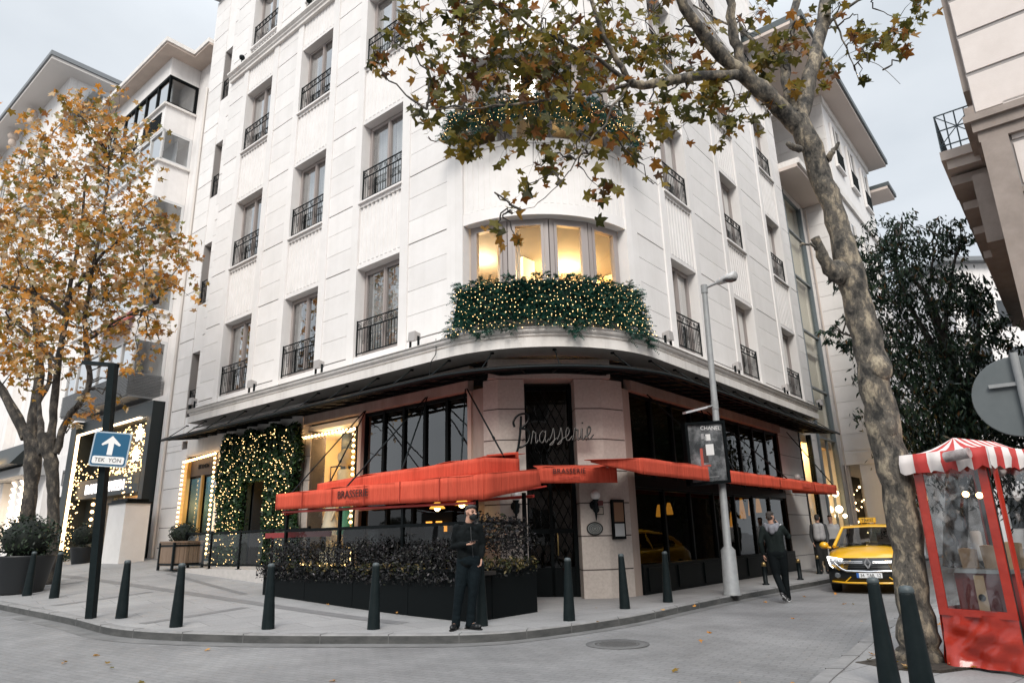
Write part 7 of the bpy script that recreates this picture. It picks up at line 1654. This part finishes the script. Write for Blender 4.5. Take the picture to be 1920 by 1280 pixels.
for x, y, r, n in cl:
    right = x > 1480; dd = 7.0 + .9 * (x - 700) / 700 if not right else 8.1
    c = A8(x, y, dd); q = nearest(limbs, c); midp = (c + q) / 2 + V3((rg.gauss(0, .1), rg.gauss(0, .1), .12))
    tw.tube(wobble([q, midp, c], .02, rg, 4), [.014] * 2 + [.010] * 4 + [.006] * 3, 5) if True else None
    R = r * dd / FPX * 1.06
    subs = []
    for k in range(max(2, n // 9)):
        e = c + V3((rg.gauss(0, .55), rg.gauss(0, .9), rg.gauss(0, .45))) * R; subs.append(e); tw.tube([c, (c + e) / 2 + UP * .03, e], [.005, .004, .0025], 4)
    thin = (.5 if y > 190 else .78) if 850 < x < 1260 else .85
    for k in range(int(n * thin)):
        e = subs[rg.randrange(len(subs))]; p = e + V3((rg.gauss(0, .32), rg.gauss(0, .5), rg.gauss(0, .34) - .1)) * R
        s = .066 + .068 * rg.random() ** .8; nn = V3((rg.gauss(0, .55), -.75 + rg.gauss(0, .5), rg.gauss(.1, .65))); dn = V3((rg.gauss(0, .5), rg.gauss(0, .3), -.8 + rg.gauss(0, .35)))
        leaf_shape(lf, p, nn, -dn, s, rg)
        tw.tube([e, (e + p) / 2 + UP * .02, p], [.0022, .0017, .0013], 3)
m.build('trunk', M_bark, rt); cr = lf.build('crown', M_leaf1, rt, recalc=False); stuff(tw.build('twigs', M_bark2, cr))
gm = MB(); gx, gy = b0.x - .15, b0.y - .1
pit = []
for i in range(9):
    a = i / 8 * 2 * math.pi; pit.append((gx + .62 * math.cos(a) * (1 + .1 * math.sin(3 * a)), gy + .5 * math.sin(a)))
zz = gs(gx, gy); gm.slab(pit[:-1], zz - .05, zz + .012); struct(gm.build('tree_pit', mat('tree_pit_soil', (.02, .017, .014), .95, col2=(.05, .04, .03), scale=20, bump=.6, bscale=30), None))
lt_ = MB(); r2 = random.Random(4)
for i in range(16): leaf_shape(lt_, V3((gx - .5 + 1.0 * r2.random(), gy - .45 + .8 * r2.random(), zz + .03)), (r2.gauss(0, .3), r2.gauss(0, .3), 1), (r2.gauss(0, 1), r2.gauss(0, 1), 0), .06, r2)
for i in range(46):
    x = -6 + 13 * r2.random(); y = 7 + 8 * r2.random(); q = V3((x, y, 0)); a_, o_ = uo(x, y)
    on = o_ < 3 if a_ < 4 else o_ < 5.2
    leaf_shape(lt_, V3((x, y, max(gs(x, y) if on and (x - O.x) * 0 + o_ < 3.0 else G(x, y), G(x, y)) + .02)), (r2.gauss(0, .2), r2.gauss(0, .2), 1), (r2.gauss(0, 1), r2.gauss(0, 1), 0), .04 + .025 * r2.random(), r2)
stuff(tag(lt_.build('fallen_leaves', M_leaf2, None, recalc=False), 'scattered fallen plane leaves on the road and pavement', 'leaves'))
# ---- orange tree on the left
rg = random.Random(33); dL = 18.2
def AL(x, y, d=dL): return at(x, y, d)
b0 = AL(94, 1082); b0.z = gs(b0.x, b0.y)
ol = thing('plane_tree', b0, 'plane tree covered in orange and tan autumn leaves at the left, behind the bollards', 'tree')
tk = [b0 - UP * .05, b0 + UP * .15, AL(97, 1010), AL(100, 940), AL(97, 880), AL(90, 840), AL(84, 815)]
limbs = [(tk, [.25, .165, .145, .145, .155, .19, .175]), ([AL(80, 850), AL(45, 805), AL(15, 755), AL(-25, 690)], [.105, .065]), ([AL(95, 840), AL(100, 770), AL(108, 690), AL(122, 600), AL(130, 540), AL(150, 440), AL(160, 330)], [.11, .03]), ([AL(104, 850), AL(125, 790), AL(165, 728), AL(163, 660), AL(160, 590), AL(175, 500), AL(195, 400), AL(205, 300)], [.095, .03]), ([AL(120, 590), AL(85, 560), AL(40, 540), AL(0, 535)], [.07, .03]), ([AL(130, 560), AL(180, 490), AL(240, 440), AL(300, 420)], [.06, .02]), ([AL(108, 680), AL(70, 640), AL(20, 600)], [.06, .02]), ([AL(163, 640), AL(220, 600), AL(290, 570)], [.04, .012]), ([AL(150, 440), AL(110, 380), AL(80, 300)], [.05, .02]), ([AL(80, 835), AL(75, 780, 18.8), AL(70, 720, 19)], [.1, .04])]
m = grow(None, limbs, None, rg, M_bark, 'trunk', 16); m.build('trunk', M_bark3, ol)
cl = [(165, 200, 38, 70), (140, 230, 50, 110), (200, 250, 50, 100), (90, 265, 42, 80), (250, 290, 45, 90), (190, 320, 70, 170), (110, 330, 75, 170), (50, 330, 45, 70), (40, 400, 55, 100), (120, 410, 80, 190), (200, 410, 80, 190), (270, 390, 60, 130), (260, 460, 70, 160), (320, 460, 45, 80), (345, 490, 22, 24), (180, 490, 80, 190), (90, 490, 80, 170), (25, 480, 60, 110), (40, 560, 65, 120), (120, 570, 70, 140), (200, 560, 70, 150), (270, 540, 55, 100), (310, 540, 38, 44), (310, 600, 28, 18), (240, 620, 45, 60), (160, 640, 55, 90), (70, 640, 65, 110), (10, 640, 50, 80), (110, 690, 40, 44), (200, 680, 30, 22), (30, 700, 40, 40), (240, 690, 18, 10), (150, 770, 22, 20), (140, 800, 14, 10), (200, 180, 20, 18), (60, 290, 30, 30), (300, 410, 24, 26), (-30, 560, 60, 60), (-20, 420, 60, 60), (230, 740, 10, 5), (295, 660, 10, 4), (130, 130 + 60, 14, 12)]
tw = MB(); lf = MB()
for x, y, r, n in cl:
    for layer in range(2):
        dd = dL + rg.uniform(-1.7, 1.7); c = AL(x + rg.gauss(0, 8), y + rg.gauss(0, 8), dd); q = nearest(limbs, c); tw.tube(wobble([q, (q + c) / 2 + UP * .1, c], .05, rg, 3), [.025] * 2 + [.015] * 3 + [.008] * 2, 5); R = r * dd / FPX
        subs = [c + V3((rg.gauss(0, .5), rg.gauss(0, .7), rg.gauss(0, .45))) * R for _ in range(max(2, n // 14))]
        for e in subs: tw.tube([c, e], [.008, .004], 4)
        for k in range(int(n * .66)):
            e = subs[rg.randrange(len(subs))]; p = e + V3((rg.gauss(0, .3), rg.gauss(0, .4), rg.gauss(0, .3))) * R
            leaf_shape(lf, p, V3((rg.gauss(0, .6), -.7 + rg.gauss(0, .5), rg.gauss(.2, .6))), V3((rg.gauss(0, .5), rg.gauss(0, .3), .8 + rg.gauss(0, .4))), .085 + .08 * rg.random(), rg)
cr = lf.build('crown', M_leaf2, ol, recalc=False); stuff(tw.build('twigs', M_bark2, cr))
# second trunk further back
dB = 22.5; b1 = at(52, 992, dB); b1.z = gs(b1.x, b1.y); ob_ = thing('plane_tree', b1, 'second plane tree trunk just behind and left of the orange leaved tree', 'tree')
l2 = [([b1 - UP * .1, b1 + UP * .2, at(56, 930, dB), at(62, 870, dB), at(58, 810, dB)], [.31, .235, .22, .25, .23]), ([at(58, 815, dB), at(70, 740, dB), at(75, 660, dB), at(60, 560, dB)], [.2, .08]), ([at(50, 820, dB), at(15, 750, dB), at(-30, 680, dB)], [.18, .1]), ([at(66, 760, dB), at(90, 720, dB), at(92, 660, dB)], [.1, .05])]
grow(None, l2, None, rg, M_bark, 'trunk', 16).build('trunk', M_bark3, ob_); lf = MB(); tw = MB()
for x, y, r, n in ((60, 540, 70, 150), (10, 520, 70, 130), (-20, 620, 60, 90), (80, 620, 60, 110), (40, 440, 60, 100), (20, 700, 40, 40)):
    c = at(x, y, dB); q = nearest(l2, c); R = r * dB / FPX; tw.tube([q, c], [.03, .012], 5)
    for k in range(n): leaf_shape(lf, c + V3((rg.gauss(0, .5), rg.gauss(0, .7), rg.gauss(0, .5))) * R, V3((rg.gauss(0, .6), -.7, rg.gauss(.2, .6))), V3((rg.gauss(0, .5), 0, .8)), .14 + .07 * rg.random(), rg)
cr = lf.build('crown', M_leaf2, ob_, recalc=False); stuff(tw.build('twigs', M_bark2, cr))
# ---- dark evergreen up the street on the right
rg = random.Random(44); dE = 23.0
M_ever = island_mat('evergreen_leaves', [(0, (.006, .012, .009)), (.4, (.012, .028, .018)), (.75, (.022, .05, .028)), (.94, (.045, .075, .035)), (1, (.13, .06, .02))], .4, .15)
b0 = at(1790, 1060, dE); b0.z = gs(b0.x, b0.y); ev = thing('evergreen_tree', b0, 'dark evergreen tree with drooping leaf clumps rising behind the striped cart', 'tree')
AE = lambda x, y, d=dE: at(x, y, d)
limbs = [([b0, AE(1795, 900), AE(1800, 760), AE(1770, 640), AE(1740, 560)], [.35, .14]), ([AE(1800, 760), AE(1830, 660), AE(1835, 600)], [.16, .05]), ([AE(1785, 700), AE(1720, 600), AE(1680, 500), AE(1690, 420)], [.12, .03]), ([AE(1770, 640), AE(1780, 540), AE(1800, 450)], [.09, .03]), ([AE(1740, 560), AE(1700, 500), AE(1680, 430)], [.08, .03]), ([AE(1790, 800), AE(1700, 720), AE(1620, 640), AE(1580, 625)], [.1, .03]), ([AE(1740, 560), AE(1750, 480), AE(1760, 440)], [.05, .02])]
m = grow(None, limbs, None, rg, M_bark2, 'trunk', 10); m.build('trunk', M_bark2, ev)
cl = [(1680, 425, 40, 90), (1640, 470, 40, 80), (1690, 480, 55, 140), (1745, 450, 45, 90), (1790, 440, 30, 40), (1815, 450, 14, 14), (1620, 520, 40, 70), (1680, 550, 65, 180), (1745, 540, 60, 150), (1800, 560, 55, 150), (1840, 560, 36, 60), (1858, 610, 22, 26), (1870, 608, 14, 10), (1610, 600, 38, 70), (1580, 635, 20, 40), (1660, 620, 60, 160), (1730, 640, 70, 220), (1800, 640, 60, 160), (1840, 640, 34, 50), (1650, 690, 40, 80), (1700, 710, 70, 220), (1770, 730, 80, 300), (1840, 740, 80, 300), (1700, 790, 55, 160), (1760, 800, 80, 320), (1840, 820, 80, 320), (1910, 800, 70, 260), (1900, 740, 50, 160), (1720, 850, 50, 160), (1800, 880, 80, 260), (1660, 470, 30, 40), (1570, 620, 12, 14), (1920, 880, 80, 220)]
lf = MB(); tw = MB()
for x, y, r, n in cl:
    for q_ in range(2):
        dd = dE + rg.uniform(-2.0, 2.0); c = AE(x + rg.gauss(0, 6), y + rg.gauss(0, 6), dd); q = nearest(limbs, c); R = r * dd / FPX; tw.tube([q, (q + c) / 2 + UP * .15, c], [.03, .02, .01], 5)
        subs = [c + V3((rg.gauss(0, .55), rg.gauss(0, .7), rg.gauss(0, .5))) * R for _ in range(max(3, n // 9))]
        for k in range(int(n * 2.7)):
            e = subs[rg.randrange(len(subs))]; p = e + V3((rg.gauss(0, .17), rg.gauss(0, .2), rg.gauss(0, .15))) * R
            simple_leaf(lf, p, V3((rg.gauss(0, .5), rg.gauss(0, .5), -.9 + rg.gauss(0, .4))), V3((rg.gauss(0, 1), rg.gauss(0, 1), rg.gauss(0, 1))), .17 + .12 * rg.random(), .036)
cr = lf.build('crown', M_ever, ev, recalc=False); stuff(tw.build('twigs', M_bark2, cr))
# ================================================================== sky, sun, camera
w = bpy.data.worlds.new('World'); SC.world = w; w.use_nodes = True; nt = w.node_tree
bg = nt.nodes['Background']; bg.inputs['Strength'].default_value = .12
sky = nt.nodes.new('ShaderNodeTexSky'); sky.sky_type = 'NISHITA'; sky.sun_disc = False
SUN_EL, SUN_AZ = R_(40), R_(184)             # azimuth measured clockwise from +Y
sky.sun_elevation = SUN_EL; sky.sun_rotation = SUN_AZ; sky.air_density = 1; sky.dust_density = 3; sky.ozone_density = 2
tc = nt.nodes.new('ShaderNodeTexCoord'); mp = nt.nodes.new('ShaderNodeMapping'); mp.inputs['Scale'].default_value = (1, 1, 2.2)
n = nt.nodes.new('ShaderNodeTexNoise'); n.inputs['Scale'].default_value = 2.1; n.inputs['Detail'].default_value = 7; n.inputs['Roughness'].default_value = .5
nt.links.new(tc.outputs['Generated'], mp.inputs[0]); nt.links.new(mp.outputs[0], n.inputs['Vector'])
cr_ = nt.nodes.new('ShaderNodeValToRGB'); cr_.color_ramp.elements[0].position = .3; cr_.color_ramp.elements[1].position = .72
cr_.color_ramp.elements[0].color = (1.78, 1.92, 2.06, 1); cr_.color_ramp.elements[1].color = (2.5, 2.6, 2.7, 1)
nt.links.new(n.outputs['Fac'], cr_.inputs[0])
mx = nt.nodes.new('ShaderNodeMix'); mx.data_type = 'RGBA'; mx.inputs[0].default_value = .965
nt.links.new(sky.outputs[0], mx.inputs[6]); nt.links.new(cr_.outputs[0], mx.inputs[7]); sx_ = nt.nodes.new('ShaderNodeSeparateXYZ'); nt.links.new(tc.outputs['Generated'], sx_.inputs[0])
gr_ = nt.nodes.new('ShaderNodeMapRange'); gr_.inputs['From Min'].default_value = .58; gr_.interpolation_type = 'SMOOTHSTEP'; gr_.inputs['From Max'].default_value = 1.0; gr_.inputs['To Min'].default_value = 1.58; gr_.inputs['To Max'].default_value = 5.6; nt.links.new(sx_.outputs[2], gr_.inputs['Value'])
mz = nt.nodes.new('ShaderNodeMix'); mz.data_type = 'RGBA'; mz.blend_type = 'MULTIPLY'; mz.inputs[0].default_value = 1; nt.links.new(mx.outputs[2], mz.inputs[6]); nt.links.new(gr_.outputs[0], mz.inputs[7]); nt.links.new(mz.outputs[2], bg.inputs['Color'])
sd_ = bpy.data.lights.new('sun', 'SUN'); sd_.energy = 1.5; sd_.angle = R_(24); sd_.color = (1, .95, .88)
so = bpy.data.objects.new('sun', sd_); COL.objects.link(so)
dirv = V3((math.sin(SUN_AZ) * math.cos(SUN_EL), math.cos(SUN_AZ) * math.cos(SUN_EL), math.sin(SUN_EL)))
so.rotation_euler = dirv.to_track_quat('Z', 'Y').to_euler(); so.location = dirv * 60
cd = bpy.data.cameras.new('camera'); cam = bpy.data.objects.new('camera', cd); COL.objects.link(cam); SC.camera = cam
cd.sensor_width = 36; cd.lens = FPX / 1920 * 36; cd.clip_start = .05; cd.clip_end = 2000
mtx = Matrix((( CAM_R.x, CAM_U.x, -_fw.x, 0), (CAM_R.y, CAM_U.y, -_fw.y, 0), (CAM_R.z, CAM_U.z, -_fw.z, CAMZ), (0, 0, 0, 1)))
cam.matrix_world = mtx
vs_ = SC.view_settings; SC.display_settings.display_device = 'sRGB'; vs_.view_transform = 'Standard'; vs_.look = 'None'; vs_.exposure = 1.0; vs_.gamma = 1
SC.cycles.use_denoising = True
try: SC.cycles.denoiser = 'OPENIMAGEDENOISE'
except Exception: pass
SC.cycles.max_bounces = 8; SC.cycles.transparent_max_bounces = 24; SC.cycles.sample_clamp_indirect = 6; SC.cycles.caustics_reflective = False; SC.cycles.caustics_refractive = False
SC.cycles.use_adaptive_sampling = True; SC.cycles.adaptive_threshold = .01
bpy.context.view_layer.update()
